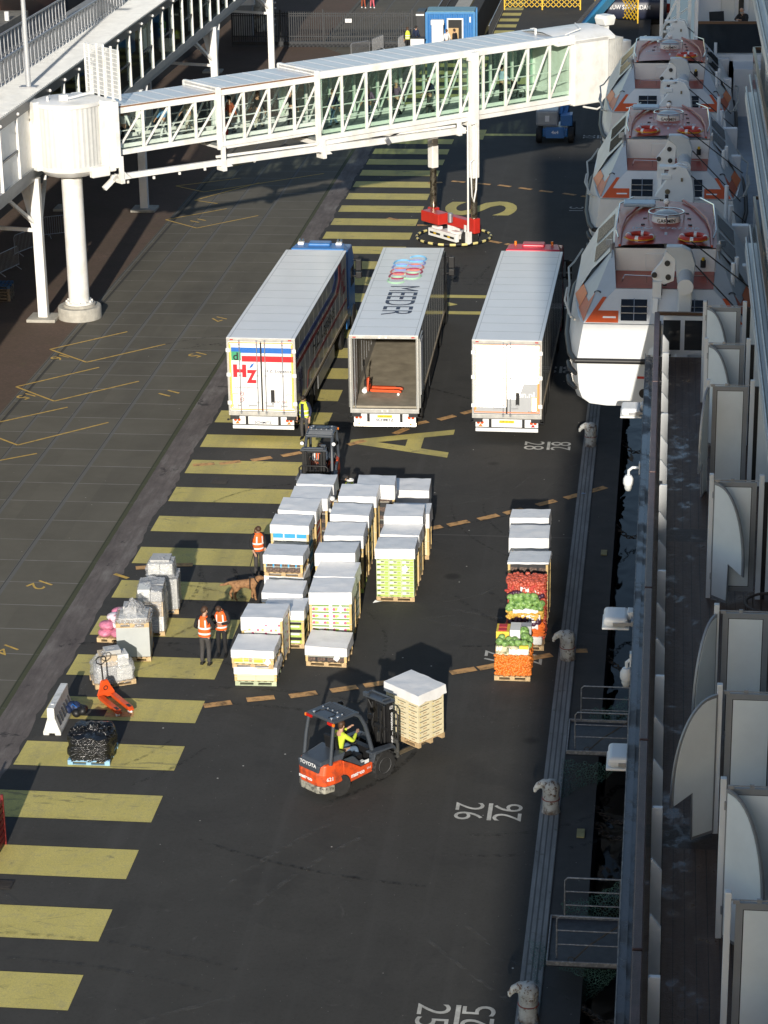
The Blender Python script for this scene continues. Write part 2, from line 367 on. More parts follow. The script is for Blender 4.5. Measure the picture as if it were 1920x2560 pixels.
for s,px,py in (('16',128,773),('15',55,857),('14',10,1405),('11',428,477),('17',470,690),('15',425,767),('11',365,850),('12',85,1265),('1',262,1245)):
    p=G(px*D_,py*D_); t=text_mesh(s,(p.x,p.y,0),(-.55,-.83,0),(.83,-.55,0),w=.62 if len(s)>1 else .15,h=.62,lift=.012); b.add(t.v,t.f)
tag(b.build('parking_line_marking',YLN),kind='structure')
TYM=W('tyre_mark',lambda h:(h.lk(h.b.inputs['Base Color'],(.03,.029,.027)),setattr(h.b.inputs['Roughness'],'default_value',.85),h.lk(h.b.inputs['Alpha'],h.ramp(h.noise(5,4,.7),(.45,0),(.7,.55)))))
SCF=W('scuff_mark',lambda h:(h.lk(h.b.inputs['Base Color'],(.17,.165,.155)),setattr(h.b.inputs['Roughness'],'default_value',.9),h.lk(h.b.inputs['Alpha'],h.ramp(h.noise(3,6,.8),(.45,0),(.75,.5)))))
rq=random.Random(21); mk=[MB(),MB()]
for k in range(46):
    cx,cy=rq.uniform(-16.5,-3.5),rq.uniform(42,112); a=rq.uniform(0,2*PI); rad=rq.choice((4,6,9,14,30)); n=14; ln=rq.uniform(2,7)/rad; wd=rq.uniform(.04,.1)
    for off in (0,rq.choice((0,1.1))):
        P=[]
        for i in range(n+1):
            t=a+ln*i/n; P.append(((cx-rad*math.cos(a)+(rad+off-wd)*math.cos(t)),(cy-rad*math.sin(a)+(rad+off-wd)*math.sin(t)),(cx-rad*math.cos(a)+(rad+off+wd)*math.cos(t)),(cy-rad*math.sin(a)+(rad+off+wd)*math.sin(t))))
        b=mk[k%3==0]
        for p,q in zip(P,P[1:]): b.quad((p[0],p[1],.022+.0004*k),(p[2],p[3],.022+.0004*k),(q[2],q[3],.022+.0004*k),(q[0],q[1],.022+.0004*k))
tag(mk[0].build('tyre_marks',TYM),kind='structure'); tag(mk[1].build('scuff_marks',SCF),kind='structure')
# quay margin, rail strip, water
def f_marg(h):
    c=h.ramp(h.noise(1.2,6,.7),(.3,(.04,.038,.036)),(.7,(.065,.062,.058))); sp=h.vor(2.6); c=h.mix(h.ramp(sp,(0,1),(.03,.8),(.05,0)),c,(.3,.29,.27))
    h.lk(h.b.inputs['Base Color'],c); h.b.inputs['Roughness'].default_value=.8; h.bump(h.noise(30,3),.3,.01)
tag(MB().bb(-2.27,-1.38,-60,600,-.35,.006).build('quay_edge',W('quay_margin',f_marg)),kind='structure')
def f_rail(h):
    x,y,z=h.xyz(); c=h.ramp(h.noise(1,6,.7,h.sv(4,.6)),(.3,(.17,.17,.165)),(.7,(.34,.34,.33)))
    gr=h.math('PINGPONG',h.math('ADD',x,2.8),.066); c=h.mix(h.math('MULTIPLY',h.math('LESS_THAN',gr,.02),.75),c,(.05,.05,.05))
    c=h.mix(h.ramp(h.noise(2.5,5,.7),(.6,0),(.7,.6)),c,(.09,.09,.06))
    h.lk(h.b.inputs['Base Color'],c); h.b.inputs['Roughness'].default_value=.7
tag(MB().bb(-2.78,-2.272,-60,170,-.05,.035).build('steel_rail_strip',W('rail_strip',f_rail)),kind='structure')
def f_water(h):
    h.b.inputs['Base Color'].default_value=(.006,.01,.013,1); h.b.inputs['Roughness'].default_value=.04; h.b.inputs['IOR'].default_value=1.33
    a=h.noise(.45,2,.45,h.sv(1.6,.7),1.0); h.bump(a,.12,.3); h.b.inputs['Specular IOR Level'].default_value=.13
WATER=W('water',f_water)
tag(MB().quad((-1.5,-150,-2.8),(400,-150,-2.8),(400,700,-2.8),(-1.5,700,-2.8)).quad((-15.3,176,-2.8),(-13.3,176,-2.8),(-13.3,700,-2.8),(-15.3,700,-2.8)).build('harbour_water',WATER),kind='structure')
# drain covers let into the asphalt
GRATE=mat('drain_iron',(.045,.04,.036),.6,.4,var=.3)
k=0
for px,py,lb in ((238,1783,'square iron drain cover in the yellow stripe behind the black wrapped pallet'),(2,2212,'rusty drain grate at the foot of the red crate'),(548,1205,'small iron drain cover beside the topmost pallets, left of the driving forklift')):
    p=G(px,py); b=MB(); b.bb(-.3,.3,-.22,.22,.014,.022)
    for i in range(6): b.bb(-.26,.26,-.18+i*.065,-.15+i*.065,.022,.028)
    tag(b.build('drain_cover',GRATE,loc=p),lb,'drain cover')
# ---------------- the ship: hull, verandah deck, upper decks ----------------
SHIPW=mat('ship_white',(.74,.76,.77),.35,var=.04,scale=.8)
PANEL=mat('partition_grey',(.86,.91,.91),.42,var=.05,scale=1.5); FRAME=mat('partition_frame',(.34,.35,.36),.4,.3,var=.06)
HULLB=mat('hull_navy',(.012,.016,.03),.3,var=.1)
DGL=mat('smoked_glass',(.02,.025,.03),.06,var=.1,spec=.7)
def f_teak(h):
    x,y,z=h.xyz(); c=h.ramp(h.noise(1,5,.6,h.sv(9,.7)),(.3,(.085,.05,.036)),(.7,(.14,.085,.06)))
    g_=h.math('LESS_THAN',h.math('MODULO',h.math('ADD',x,10.03),.155),.012); c=h.mix(h.math('MULTIPLY',g_,.8),c,(.012,.012,.012))
    for yy in (31.1,43.5): c=h.mix(h.math('LESS_THAN',h.math('ABSOLUTE',h.math('SUBTRACT',y,yy)),.35),c,(.06,.042,.034))
    h.lk(h.b.inputs['Base Color'],c)
    wet=h.noise(1.0,8,.78,h.sv(1.3,1.0)); h.lk(h.b.inputs['Roughness'],h.ramp(wet,(.34,.06),(.46,.5)))
    h.bump(h.math('MULTIPLY',h.noise(14,5,.7),h.ramp(wet,(.44,0.0),(.56,1.))),.6,.02); h.b.inputs['Specular IOR Level'].default_value=.4
TEAK=W('wet_teak',f_teak)
def f_gut(h):
    c=h.ramp(h.noise(1,6,.7,h.sv(6,.8)),(.3,(.075,.066,.064)),(.7,(.12,.108,.105))); c=h.mix(h.ramp(h.noise(6,6,.75),(.56,0),(.66,.7)),c,(.05,.05,.055))
    h.lk(h.b.inputs['Base Color'],c); h.lk(h.b.inputs['Roughness'],h.ramp(h.noise(1.6,5,.6),(.45,.1),(.6,.5)))
GUT=W('wet_gutter_steel',f_gut)
RAILW=mat('wet_rail_wood',(.075,.036,.034),.38,var=.3,scale=5,bump=.3,bscale=60,spec=.4)
ship=thing('cruise_ship','white cruise ship along the right side with open verandahs and white partitions','ship')
ZD=11.97
b=MB(); b.bb(.05,24,-90,260,-3.4,9.7,0); b.bb(-.05,24,-90,55.5,9.7,11.55,0); b.build('hull',HULLB,ship)
MB().bb(-.1,6,-40,55.66,11.6,ZD).build('verandah_deck',TEAK,ship)
b=MB(); b.bb(-.35,-.24,-40,55.7,11.56,12.0,0); b.bb(-.24,-.1,-40,55.7,11.58,11.95,0); b.bb(-.365,-.35,-40,55.72,11.5,12.03,1)
b.bb(-.245,-.235,-40,55.7,11.95,11.975,0); b.build('deck_gutter',[GUT,mat('salted_edge',(.3,.29,.27),.7,var=.45,scale=9)],ship)
b=MB()
yy=20.0
while yy<55.6: b.bb(-.165,-.035,yy,min(yy+5.95,55.66),13.02,13.09); yy+=6
b.build('deck_rail',RAILW,ship,bevel=.015)
b=MB(); b.bb(-.1,-.08,20,55.6,12.03,13.02); b.build('rail_glass',mat('dark_rail_glass',(.018,.014,.014),.1,var=.2),ship)
for i in range(24):
    y=21.0+i*1.5
    if y>55.4: break
    b=MB(); fl=i%3==0
    b.prism([(0,0),(0,1.0),(.02,1.02),(.15,1.02 if fl else .84),(.15,0)],(.04,y,ZD),(1,0,0),(0,0,1),(0,.07,0))
    b.build('rail_post',SHIPW,ship,bevel=.006)
b=MB(); b.bb(-.1,1.0,55.6,55.68,13.02,13.1,0); b.build('end_rail',mat('brown_rail',(.11,.06,.035),.3,var=.15),ship)
b=MB(); b.bb(.05,.98,55.62,55.67,12.9,13.0,0); b.bb(.05,.98,55.62,55.67,12.05,12.15,0); b.bb(.46,.56,55.6,55.69,12.0,13.01,0); b.build('end_rail_frame',SHIPW,ship)
b=MB(); b.bb(.05,.98,55.64,55.65,12.15,12.9,0); b.build('end_rail_glass',DGL,ship)
ZT=14.28
def partition(y,door,main=True):
    b=MB(); b.bb(.92,1.0,y-.045,y+.045,ZD,ZT+.06); b.bb(1.80,1.89,y-.045,y+.045,ZD,ZT+.06); b.build('partition_post',SHIPW,ship,bevel=.008)
    if main:
        x0,x1,z0,z1,f=1.055,1.76,12.12,14.2,.085
        b=MB(); 
        for a in (((x0,z0),(x1,z0),(x1-f,z0+f),(x0+f,z0+f)),((x1,z0),(x1,z1),(x1-f,z1-f),(x1-f,z0+f)),((x1,z1),(x0,z1),(x0+f,z1-f),(x1-f,z1-f)),((x0,z1),(x0,z0),(x0+f,z0+f),(x0+f,z1-f))):
            b.prism(a,(0,y-.025,0),(1,0,0),(0,0,1),(0,.05,0))
        fr=b.build('partition_frame',FRAME,ship)
        MB().bb(x0+f+.012,x1-f-.012,y-.02,y+.015,z0+f+.012,z1-f-.012).build('panel',PANEL,fr); MB().bb(x0+f,x1-f,y-.017,y+.012,z0+f,z1-f).build('panel_gasket',BLACK,fr)
        b=MB(); b.bb(1.0,1.8,y-.006,y+.006,ZT-.06,ZT-.045); b.bb(1.02,1.1,y-.05,y-.02,ZT-.08,ZT-.03); b.bb(1.3,1.36,y-.05,y-.02,ZT-.06,ZT-.01); b.build('latch',STEEL,fr)
        b=MB(); b.bb(1.89,1.97,y-.03,y+.03,ZD,14.2); b.build('wall_jamb',BLACK,fr); MB().bb(1.97,2.3,y-.02,y+.02,12.1,14.2).build('wall_panel',PANEL,fr)
    if door:
        dx,dy=door; l=math.hypot(dx,dy); d=V((dx/l,dy/l,0)); n=V((-d.y,d.x,0))
        w_=.80; P=[(0,0),(.40,-.0),(.42,.75),(w_,.62)]
        for i in range(13):
            t=i/12; P.append((w_*math.cos(t*PI/2*.93),.78+(1.42)*math.sin(t*PI/2)))
        P.append((0,2.2))
        o=V((.96,y,12.0))+d*.06
        fr=MB().prism(P,o,d,(0,0,1),n*.035).build('door_frame',FRAME,ship)
        cx,cz=.33,1.15
        Q=[(cx+(p-cx)*.90,cz+(q-cz)*.955) for p,q in P]
        MB().prism(Q,o-n*.006,d,(0,0,1),n*.047).build('door_panel',PANEL,fr)
        b=MB()
        for zz in (.35,1.9): b.cyl(o+V((0,0,zz)),o+V((0,0,zz+.12)),.022,n=8)
        b.build_each('hinge',STEEL,fr)
for y,dr,mn in ((22.3,None,True),(25.29,None,True),(28.3,(.5,-.62),True),(31.28,(-.62,-.5),True),(34.27,(-.33,-.73),True),(40.35,(.55,-.58),True),(46.1,(-.16,-.79),True),(49.1,(.5,-.62),True),(52.1,(.5,-.62),True)): partition(y,dr,mn)
# cabin wall, decks above
for k,z in enumerate((14.75,17.5,20.3)):
    y1=(55.9,60.5,66,30,2,-6)[k]; y0=-16
    if k>=3: x0=2.6
    else: x0=1.93+.02*k
    b=MB(); b.bb(x0,24,y0,y1,z-.22,z); b.build('deck_slab',SHIPW,ship)
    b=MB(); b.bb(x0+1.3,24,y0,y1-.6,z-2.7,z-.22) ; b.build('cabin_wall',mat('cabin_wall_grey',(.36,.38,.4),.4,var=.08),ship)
    if k<3:
        b=MB(); b.cyl((x0+.02,y0,z+.12),(x0+.02,y1,z+.12),.028,n=8); b.cyl((x0+.1,y0,z+.42),(x0+.1,y1,z+.42),.028,n=8); b.build('guard_pipe',STEEL,ship,smooth=40)
        b=MB(); b.bb(x0+.14,x0+.2,y0,y1,z+1.06,z+1.14); b.bb(x0+.14,x0+.9,y1-.07,y1,z+1.06,z+1.14); b.build('balcony_rail',mat('brown_rail',(.11,.06,.035),.3,var=.15),ship)
        b=MB(); b.bb(x0+.165,x0+.18,y0,y1,z+.06,z+1.06); b.build('balcony_glass',DGL,ship)
        if k<2:
            for j in range(9):
                yj=y1-1-j*3; MB().bb(x0+.32,x0+1.28,yj-.03,yj+.03,z,z+2.2).build('balcony_divider',PANEL,ship,bevel=.01)
# unseen ship blocks behind the camera, added and sized for the shade they cast
MB().bb(1.45,24,-5.4,-4,31.4,43).build('shade_block',SHIPW,ship); MB().bb(5.6,24,-5.4,-4,43,58).build('shade_block',SHIPW,ship); MB().bb(3.9,24,-24.9,-4,20.3,31.3).build('shade_block',SHIPW,ship); MB().bb(3.55,24,-120,-25,14.75,33.3).build('shade_block',SHIPW,ship)
# lifeboat recess
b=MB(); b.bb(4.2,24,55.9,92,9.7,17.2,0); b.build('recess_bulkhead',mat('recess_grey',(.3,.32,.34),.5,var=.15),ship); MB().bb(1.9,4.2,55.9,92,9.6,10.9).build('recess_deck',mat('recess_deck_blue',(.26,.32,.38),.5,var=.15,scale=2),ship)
b=MB()
for k in range(3):
    y=57+13.9*k
    for q in (y+3,y+7.5):
        b.bb(1.1,2.4,q-.9,q+.9,11.0,11.25); b.bar((1.2,q,11.0),(2.35,q,9.9),.2,.2); b.bb(1.55,2.35,q+.95,q+1.25,10.2,12.9); b.bar((1.7,q+1.1,12.9),(2.35,q-.7,11.25),.12,.12)
b.build_each('recess_bracket',SHIPW,ship,bevel=.02)
b=MB()
for k in range(3):
    y=57+13.9*k
    for q,x in ((y+1.5,1.75),(y+2.1,1.85),(y+7.9,1.8),(y+10.4,1.75)): b.cyl((x,q,11.2),(x,q,13.6),.06,n=8)
b.build_each('handrail_stanchion',SHIPW,ship)
b=MB()
for k in range(3):
    y=57+13.9*k
    for j in range(7):
        q=y+1.2+j*1.6; b.bar((2.1,q,10.4+random.random()),(1.75,q+.4,11.4+random.random()*1.2),.16,.12); b.box((2.0,q+.3,11.4+.5*random.random()),(.35,.3,.5))
b.build('winch_gear',GREYP,ship,bevel=.02)
# forward balcony across the recess
b=MB(); b.bb(1.0,4.6,93.95,94.03,14.12,14.22,0); b.build('forward_rail',mat('brown_rail',(.11,.06,.035),.3,var=.15),ship)
b=MB(); b.bb(1.0,4.6,93.97,94.0,13.0,14.12,0); b.build('forward_rail_glass',DGL,ship)
b=MB(); b.bb(1.0,4.6,93.9,97.3,12.7,12.95,0); b.bb(1.0,1.12,93.9,97.3,12.95,17.5,0); b.bb(1.0,6,97.3,97.5,9.7,19,0); b.bb(2.35,2.5,92,97.4,9.7,12.7,0); b.bb(2.35,6,92,94,9.7,12.7,0)
b.build('forward_wall',SHIPW,ship)
for x in (2.05,3.15): MB().bb(x,x+.55,97.24,97.3,13.0,15.1).build('cabin_door',mat('cream_door',(.66,.66,.62),.4,var=.04),ship,bevel=.015)
b=MB(); b.bb(2.75,2.95,97.2,97.3,13.0,15.3); b.bb(3.75,3.8,97.2,97.3,13,15.3); b.build('door_gap',BLACK,ship)
b=MB()
for (p,q) in (((-.3,96,9.5),(-.3,96,17)),((.35,96,9.5),(.35,96,17)),((-.3,97.2,9.5),(-.3,97.2,17)),((.35,97.2,9.5),(.35,97.2,17)),((.8,96,9.5),(.8,96,17))): b.bar(p,q,.13,.13)
for z in (10.5,12,13.5,15,16.5):
    b.bar((-.3,96,z),(.8,96,z),.09,.09); b.bar((-.3,96,z),(.35,96,z+1.4),.09,.09); b.bar((-.3,96,z),(-.3,97.2,z),.09,.09); b.bar((-.3,97.2,z),(.8,97.2,z+.8),.07,.07)
b.build('lattice_tower',SHIPW,ship)
# floodlights and cameras on the deck edge
def floodlight(y,z,lb,x=-.62):
    t=thing('floodlight',lb,'floodlight',(x,y,z),0,'floodlights along the deck edge')
    MB().box((0,0,.0),(.46,.62,.18)).build('lamp_housing',SHIPW,t,bevel=.07,seg=3)
    MB().bb(-.25,.25,-.33,.33,-.13,-.09).build('rim',WHITE,t,bevel=.01)
    b=MB(); b.bar((-.05,-.33,-.02),(.35,-.33,.0),.02,.06); b.bar((-.05,.33,-.02),(.35,.33,.0),.02,.06); b.bar((.3,-.33,0),(.3,.33,0),.04,.1); b.build('bracket',STEEL,t)
    b=MB(); b.box((.27,.05,.05),(.12,.26,.16)); b.build('gear_box',WHITE,t,bevel=.02)
def fl(px,py,z,lb): p=G(px,py,z); floodlight(p.y,z,lb,p.x)
fl(1578,1022,11.2,'white floodlight on the deck edge under the nearest lifeboat stern')
fl(1540,1542,11.2,'white floodlight beyond the railing, between the two nets')
fl(1555,1888,11.2,'white floodlight nearest the bottom, above the tray with green net')
def dome(px,py,lb):
    p=G(px,py,11.3); t=thing('security_camera',lb,'camera',p,0,'dome cameras on the ship side')
    MB().lathe([(.0,.16),(.07,.15),(.11,.08),(.115,-.02),(.1,-.06)],n=16).build('housing',SHIPW,t,smooth=40)
    MB().lathe([(.085,-.06),(.085,-.13),(.06,-.19),(0,-.21)],n=16).build('lens_dome',mat('frosted_dome',(.6,.62,.62),.15,var=.03),t,smooth=50)
    MB().tube([(0,0,.16),(0,0,.26),(.08,0,.33),(-p.x-.36,0,.33)],.03).build('arm',SHIPW,t,smooth=40)
    MB().bb(-p.x-.4,-p.x-.36,-.07,.07,.2,.45).build('wall_plate',SHIPW,t)
dome(1571,1205,'white hanging dome camera on a curved arm below the ship railing')
dome(1566,1690,'small white dome camera above the upper tray railing')
# ---------------- lifeboats ----------------
BRED=mat('lifeboat_red',(.42,.06,.035),.35,var=.16,scale=3,bump=.05); BORA=mat('lifeboat_orange',(.62,.10,.02),.4,var=.1,scale=4,bump=.2,bscale=60)
CHEEK=mat('lifeboat_grey',(.50,.54,.57),.35,var=.05); WIN=mat('lifeboat_window',(.01,.012,.016),.08,var=0)
ROPE=mat('white_rope',(.55,.53,.47),.9,var=.25,scale=20); BRT=mat('sunlit_orange',(.9,.18,.01),.4,var=.05)
RTAPE=mat('white_tape',(.85,.85,.84),.4,var=.02)
BL=9.4
def hull_ring(y,hw,zb,hb,zt):
    L=[(-hw*.93,y,zt),(-hw,y,11.45),(-hw*.985,y,11.0),(-hw*.97,y,zb+.42),(-hw*.93,y,zb+.2),(-hw*.84,y,zb+.06),(-hb*.7,y,zb+.01),(0,y,zb)]
    return L+[(-x,yy_,z) for x,yy_,z in reversed(L[:-1])]
def make_lifeboat():
    t=thing('lifeboat','nearest lifeboat','lifeboat')
    rings=[hull_ring(*a) for a in ((0,2.12,10.28,1.95,12.38),(.7,2.28,10.12,2.0,12.38),(2.3,2.42,9.98,2.0,12.42),(4.7,2.46,9.9,1.95,12.45),(7.1,2.42,9.98,1.9,12.42),(8.6,2.2,10.15,1.6,12.38),(BL,1.5,10.5,1.1,12.38))]
    MB().loft(rings).build('hull',WHITEG,t,smooth=48)
    # canopy
    b=MB()
    for s in (1,-1):
        for e in (0,1):
            q=lambda x,y,z: (x*s,(BL-y) if e else y,z)
            A,B,C,Dd,E=q(-1.98,.02,12.4),q(-1.2,.75,13.1),q(-1.25,2.3,13.15),q(-1.3,2.3,13.75),q(-2.27,2.6,12.44)
            b.poly([B,C,Dd],1); b.poly([A,B,Dd],1); b.poly([A,Dd,E],1)
            if s==1: b.poly([A,q(1.98,.02,12.4),q(1.2,.75,13.1),B],0); b.poly([C,q(1.25,2.3,13.15),q(1.3,2.3,13.75),Dd],0)
    for s in (1,-1):
        b.quad((-1.3*s,2.3,13.75),(-1.3*s,BL-2.3,13.75),(-1.85*s,BL-2.5,13.15),(-1.85*s,2.45,13.15),0); b.quad((-1.85*s,2.45,13.15),(-1.85*s,BL-2.5,13.15),(-2.27*s,BL-2.6,12.44),(-2.27*s,2.6,12.44),0)
    b.build('canopy',[WHITEG,CHEEK],t,bevel=.12,seg=4)
    b=MB()
    secs=[[(-1.3,y,13.76),(-1.05,y,13.83),(-.5,y,13.88+dz),(0,y,13.9+dz),(.5,y,13.88+dz),(1.05,y,13.83),(1.3,y,13.76)] for y,dz in ((2.28,-.02),(3.4,.03),(4.7,.04),(6,.03),(BL-2.28,-.02))]
    b.loft(secs,0,cap=False,close=False); b.build('roof',BRED,t,smooth=40)
    b=MB()
    for s in (1,-1): b.tube([(-1.16*s,2.3,13.82),(-1.16*s,3.9,13.86),(-1.06*s,5,13.9),(-.8*s,6,13.93),(-.45*s,7.0,13.93)],.035,6)
    b.build('roof_ridge',BRED,t,smooth=50)
    b=MB(); b.quad((-1.2,.76,13.112),(1.2,.76,13.112),(1.24,2.28,13.165),(-1.24,2.28,13.165)); b.quad((-1.2,BL-.76,13.112),(1.2,BL-.76,13.112),(1.24,BL-2.28,13.165),(-1.24,BL-2.28,13.165)); b.build_each('step_deck',BRED,t)
    # slope helper on stern plate: u across (-1..1), v up 0..1
    def sp(x,v,off=.012):
        y=.02+.73*v; z=12.4+.7*v; return (x,y-off*.69,z+off*.72)
    for s in (-1,1):
        b=MB(); b.poly([sp(-1.93*s,.02),sp(-1.12*s,.02),sp(-1.12*s,.36),sp(-1.62*s,.36),sp(-1.42*s,.75),sp(-1.52*s,.75)]); b.build('orange_band',BORA,t)
        b=MB(); A=V((-1.98,.02,12.4));Dd=V((-1.3,2.3,13.75));E=V((-2.27,2.6,12.44)); n=V((-.6,-.35,.7))*.012
        pt=lambda u,v:(A.lerp(E,u)).lerp(Dd,v)+n
        P=[pt(.0,.02),pt(.55,.0),pt(.55,.2),pt(.2,.22),pt(.0,.4)]
        b.poly([(x*-s,y,z) for x,y,z in P]); b.build('orange_band',BORA,t)
        b=MB(); P=[pt(.5,.02),pt(1,.0),pt(1,.22),pt(.5,.24)]; b.poly([(x*-s,y,z+.012) for x,y,z in P]); b.build('sunlit_band',BRT,t)  # lighter copy of the band orange, painted as its sunlit end
        # window with white frame
        o=MB(); o.poly([sp(-1.1*s,.03,.02),sp(-.38*s,.03,.02),sp(-.38*s,.72,.02),sp(-1.1*s,.72,.02)]); f_=o.build('window',WHITEG,t)
        o=MB(); o.poly([sp(-1.06*s,.07,.03),sp(-.42*s,.07,.03),sp(-.42*s,.68,.03),sp(-1.06*s,.68,.03)]); o.build('pane',WIN,f_)
        o=MB()
        for v in (.28,.47): o.bar(sp(-1.08*s,v,.045),sp(-.4*s,v,.045),.018,.018)
        o.bar(sp(-.74*s,.05,.045),sp(-.74*s,.7,.045),.018,.018); o.build('bar',STEEL,f_)
        o=MB(); o.poly([sp(-1.5*s,.14,.025),sp(-1.18*s,.14,.025),sp(-1.18*s,.19,.025),sp(-1.5*s,.19,.025)]); o.build('reflective_tape',RTAPE,t)
        # side glazing, side boarding frame, wing posts
        o=MB()
        for k in range(2):
            y=2.9+k*2.0; nx=V((-.72,0,.66))*.015
            o.poly([((p[0]+nx.x)*s,p[1],p[2]+nx.z) for p in ((-1.36,y,13.68),(-1.36,y+1.5,13.68),(-1.8,y+1.6,13.22),(-1.8,y-.05,13.22))])
        o.build('side_window',WIN,t)
        o=MB(); o.bar((-1.3*s,2.28,13.18),(-1.34*s,2.24,13.9),.07,.12); o.bar((-1.34*s,2.24,13.9),(-1.5*s,2.9,13.75),.05,.16); o.build('wing_frame',STEEL,t,bevel=.01)
        o=MB(); o.tube([(-1.42*s,1.55,12.98),(-1.33*s,2.1,13.75)],.018,6); o.tube([(-1.2*s,3.0,13.85),(-1.28*s,3.4,13.98),(-1.25*s,6.2,14.0),(-.9*s,7.1,13.98)],.02,6)
        for y in (3.4,4.8,6.2): o.cyl((-1.24*s,y,13.8),(-1.26*s,y,13.99),.015,n=6)
        o.tube([(-.05*s,1.2,13.3),(-1.0*s,1.25,13.32),(-1.06*s,1.25,13.15)],.014,6); o.cyl((-.45*s,1.22,13.13),(-.45*s,1.22,13.32),.012,n=6); o.build('grab_rail',CHROME,t,smooth=40)
    # grommet marks
    b=MB()
    for s in (1,-1): b.tor((-1.66*s,.95,12.93),.13,.02,16,5,rot=M4.Rotation(R(60*s),4,'Y')@M4.Rotation(R(-40),4,'X')@M4.Scale(.45,4,(1,0,0)))
    b.build('vent_ring',DARK,t)
    b=MB(); b.tube([(-2.16,-.04,11.45),(2.16,-.04,11.45)],.07,8); b.tube([(-2.16,-.04,11.45),(-2.32,.6,11.46),(-2.46,2.3,11.48),(-2.5,4.7,11.5),(-2.46,7.1,11.48),(-2.25,8.65,11.46),(-1.55,BL+.05,11.45)],.07,8); b.tube([(2.16,-.04,11.45),(2.32,.6,11.46),(2.46,2.3,11.48),(2.5,4.7,11.5),(2.46,7.1,11.48),(2.25,8.65,11.46),(1.55,BL+.05,11.45)],.07,8)
    b.build('fender_belt',BLACK,t,smooth=50)
    for s in (1,-1):
        for z in (11.12,10.75): MB().tube([(-2.14*s,-.05,z),(-2.3*s,.35,z+.02),(-2.36*s,.8,z+.05)],[.05,.075,.06],8).build('corner_fender',BLACK,t,smooth=50)
        b=MB(); P=[(-2.2*s,.5,12.35),(-2.42*s,2,12.1),(-2.5*s,3.5,12.2),(-2.52*s,5,12.05),(-2.6*s,6.3,12.2),(-2.5*s,7.5,12.05),(-2.3*s,8.4,12.2)]
        b.tube(P,.028,6); b.tube([(-2.3*s,.55,12.4),(-2.5*s,1.6,12.55),(-2.5*s,3,12.5)],.03,6); b.build('lifeline',ROPE,t,smooth=60)
    b=MB(); b.bb(-1.25,-.82,-.03,0,11.75,12.22); b.bb(-1.2,-.87,-.045,-.03,11.8,12.17); b.build('transom_hatch',WHITEG,t,bevel=.012)
    MB().cyl((-.45,-.012,10.62),(-.45,.05,10.62),.12,n=18).build('exhaust_port',BLACK,t)
    b=MB(); b.bb(-.62,-.45,-.012,0,11.0,11.06); b.build('warning_plate',REDP,t)
    for v in (-.13,.13): 
        b=MB(); b.bb(v-.06,v+.06,-.06,-.01,11.6,12.5); b.build('sliding_fender',RUBBER,t)
    # roof gear
    r=MB(); r.lathe([(0,.28),(.2,.26),(.33,.19),(.36,.15)],(0,4.6,13.93),20); dm=r.build('radar',mat('radome_grey',(.45,.48,.5),.3,var=.04),t,smooth=40)
    MB().lathe([(.36,.15),(.38,.0),(.37,-.05)],(0,4.6,13.93),20,cap=False).build('radar_drum',RTAPE,dm,smooth=50)
    MB().lathe([(.37,-.05),(.33,-.08),(.0,-.08)],(0,4.6,13.93),20).build('radar_base',BLACK,dm,smooth=50)
    tb=text_mesh('GARMIN',(0,0,0),(1,0,0),(0,0,1),w=.5,h=.1,bold=.01,lift=0)
    tb.v=[(.385*math.sin(x/.385),4.6-.388*math.cos(x/.385),z+14.0) for x,y,z in tb.v]; tb.build('lettering',BLACK,dm)
    b=MB(); b.tor((0,4.6,14.17),.46,.018,24,6)
    for a in (0,90,180,270): b.cyl((.46*math.cos(R(a)),4.6+.46*math.sin(R(a)),13.85),(.46*math.cos(R(a)),4.6+.46*math.sin(R(a)),14.17),.016,n=6)
    b.cyl((0,5.7,13.9),(0,5.7,14.12),.04,n=8); b.build('radar_guard',CHROME,t,smooth=50)
    MB().ball((0,5.7,14.18),.09,10,8).build('beacon',RTAPE,t,smooth=60)
    MB().box((-.72,6.3,14.0),(.85,.55,.1)).build('roof_hatch',mat('hatch_blue',(.3,.4,.5),.35,var=.08),t,bevel=.03)
    b=MB(); b.bar((0,2.2,13.55),(0,3.2,13.93),.07,.07); b.build('mast_step',CHEEK,t,bevel=.01)
    MB().cyl((0,2.12,13.52),(0,2.25,13.57),.055,n=10).build('pipe_end',BLACK,t)
    b=MB(); b.bb(-.5,.1,2.27,2.3,13.22,13.62); b.build('escape_hatch',WHITEG,t,bevel=.02)
    MB().cyl((.95,2.2,13.3),(.95,2.2,13.48),.07,n=10).build('lamp',BLACK,t); MB().cyl((.95,2.2,13.48),(.95,2.2,13.55),.04,n=8).build('lamp_top',YEL,t)
    text('IMO  9767106',(0,3.6,13.965),(1,0,0.0),(0,1,.03),mat('faded_white',(.5,.48,.48),.6,var=.2,scale=12),t,w=1.72,h=.2,bold=.012)
    b=MB(); b.bb(-.42,.42,3.2,3.23,13.9,13.905); b.build('roof_seam',CHEEK,t)
    for (x,y) in ((-.55,4.9),(.6,4.9),(.55,5.5),(-.6,4.2),(.62,4.2)): MB().box((x,y,13.91),(.1,.05,.04)).build('pad_eye',DARK,t)
    MB().cyl((0,.9,13.15),(0,.9,13.75),.05,n=8).build('lifting_hook',DARK,t); MB().cyl((0,BL-.9,13.15),(0,BL-.9,13.75),.05,n=8).build('lifting_hook',DARK,t)
    return t
lb0=make_lifeboat(); BX=.06
lb0.location=(BX,57,0); lb0['label']='nearest lifeboat, red-roofed, its white stern beside the red-cab truck'; lb0['group']='lifeboats hung along the ship'
dup(lb0,(BX,70.9,0),0,'second lifeboat, in the middle of the three red-roofed boats')
dup(lb0,(BX,84.8,0),0,'farthest lifeboat, just right of the jet bridge end')
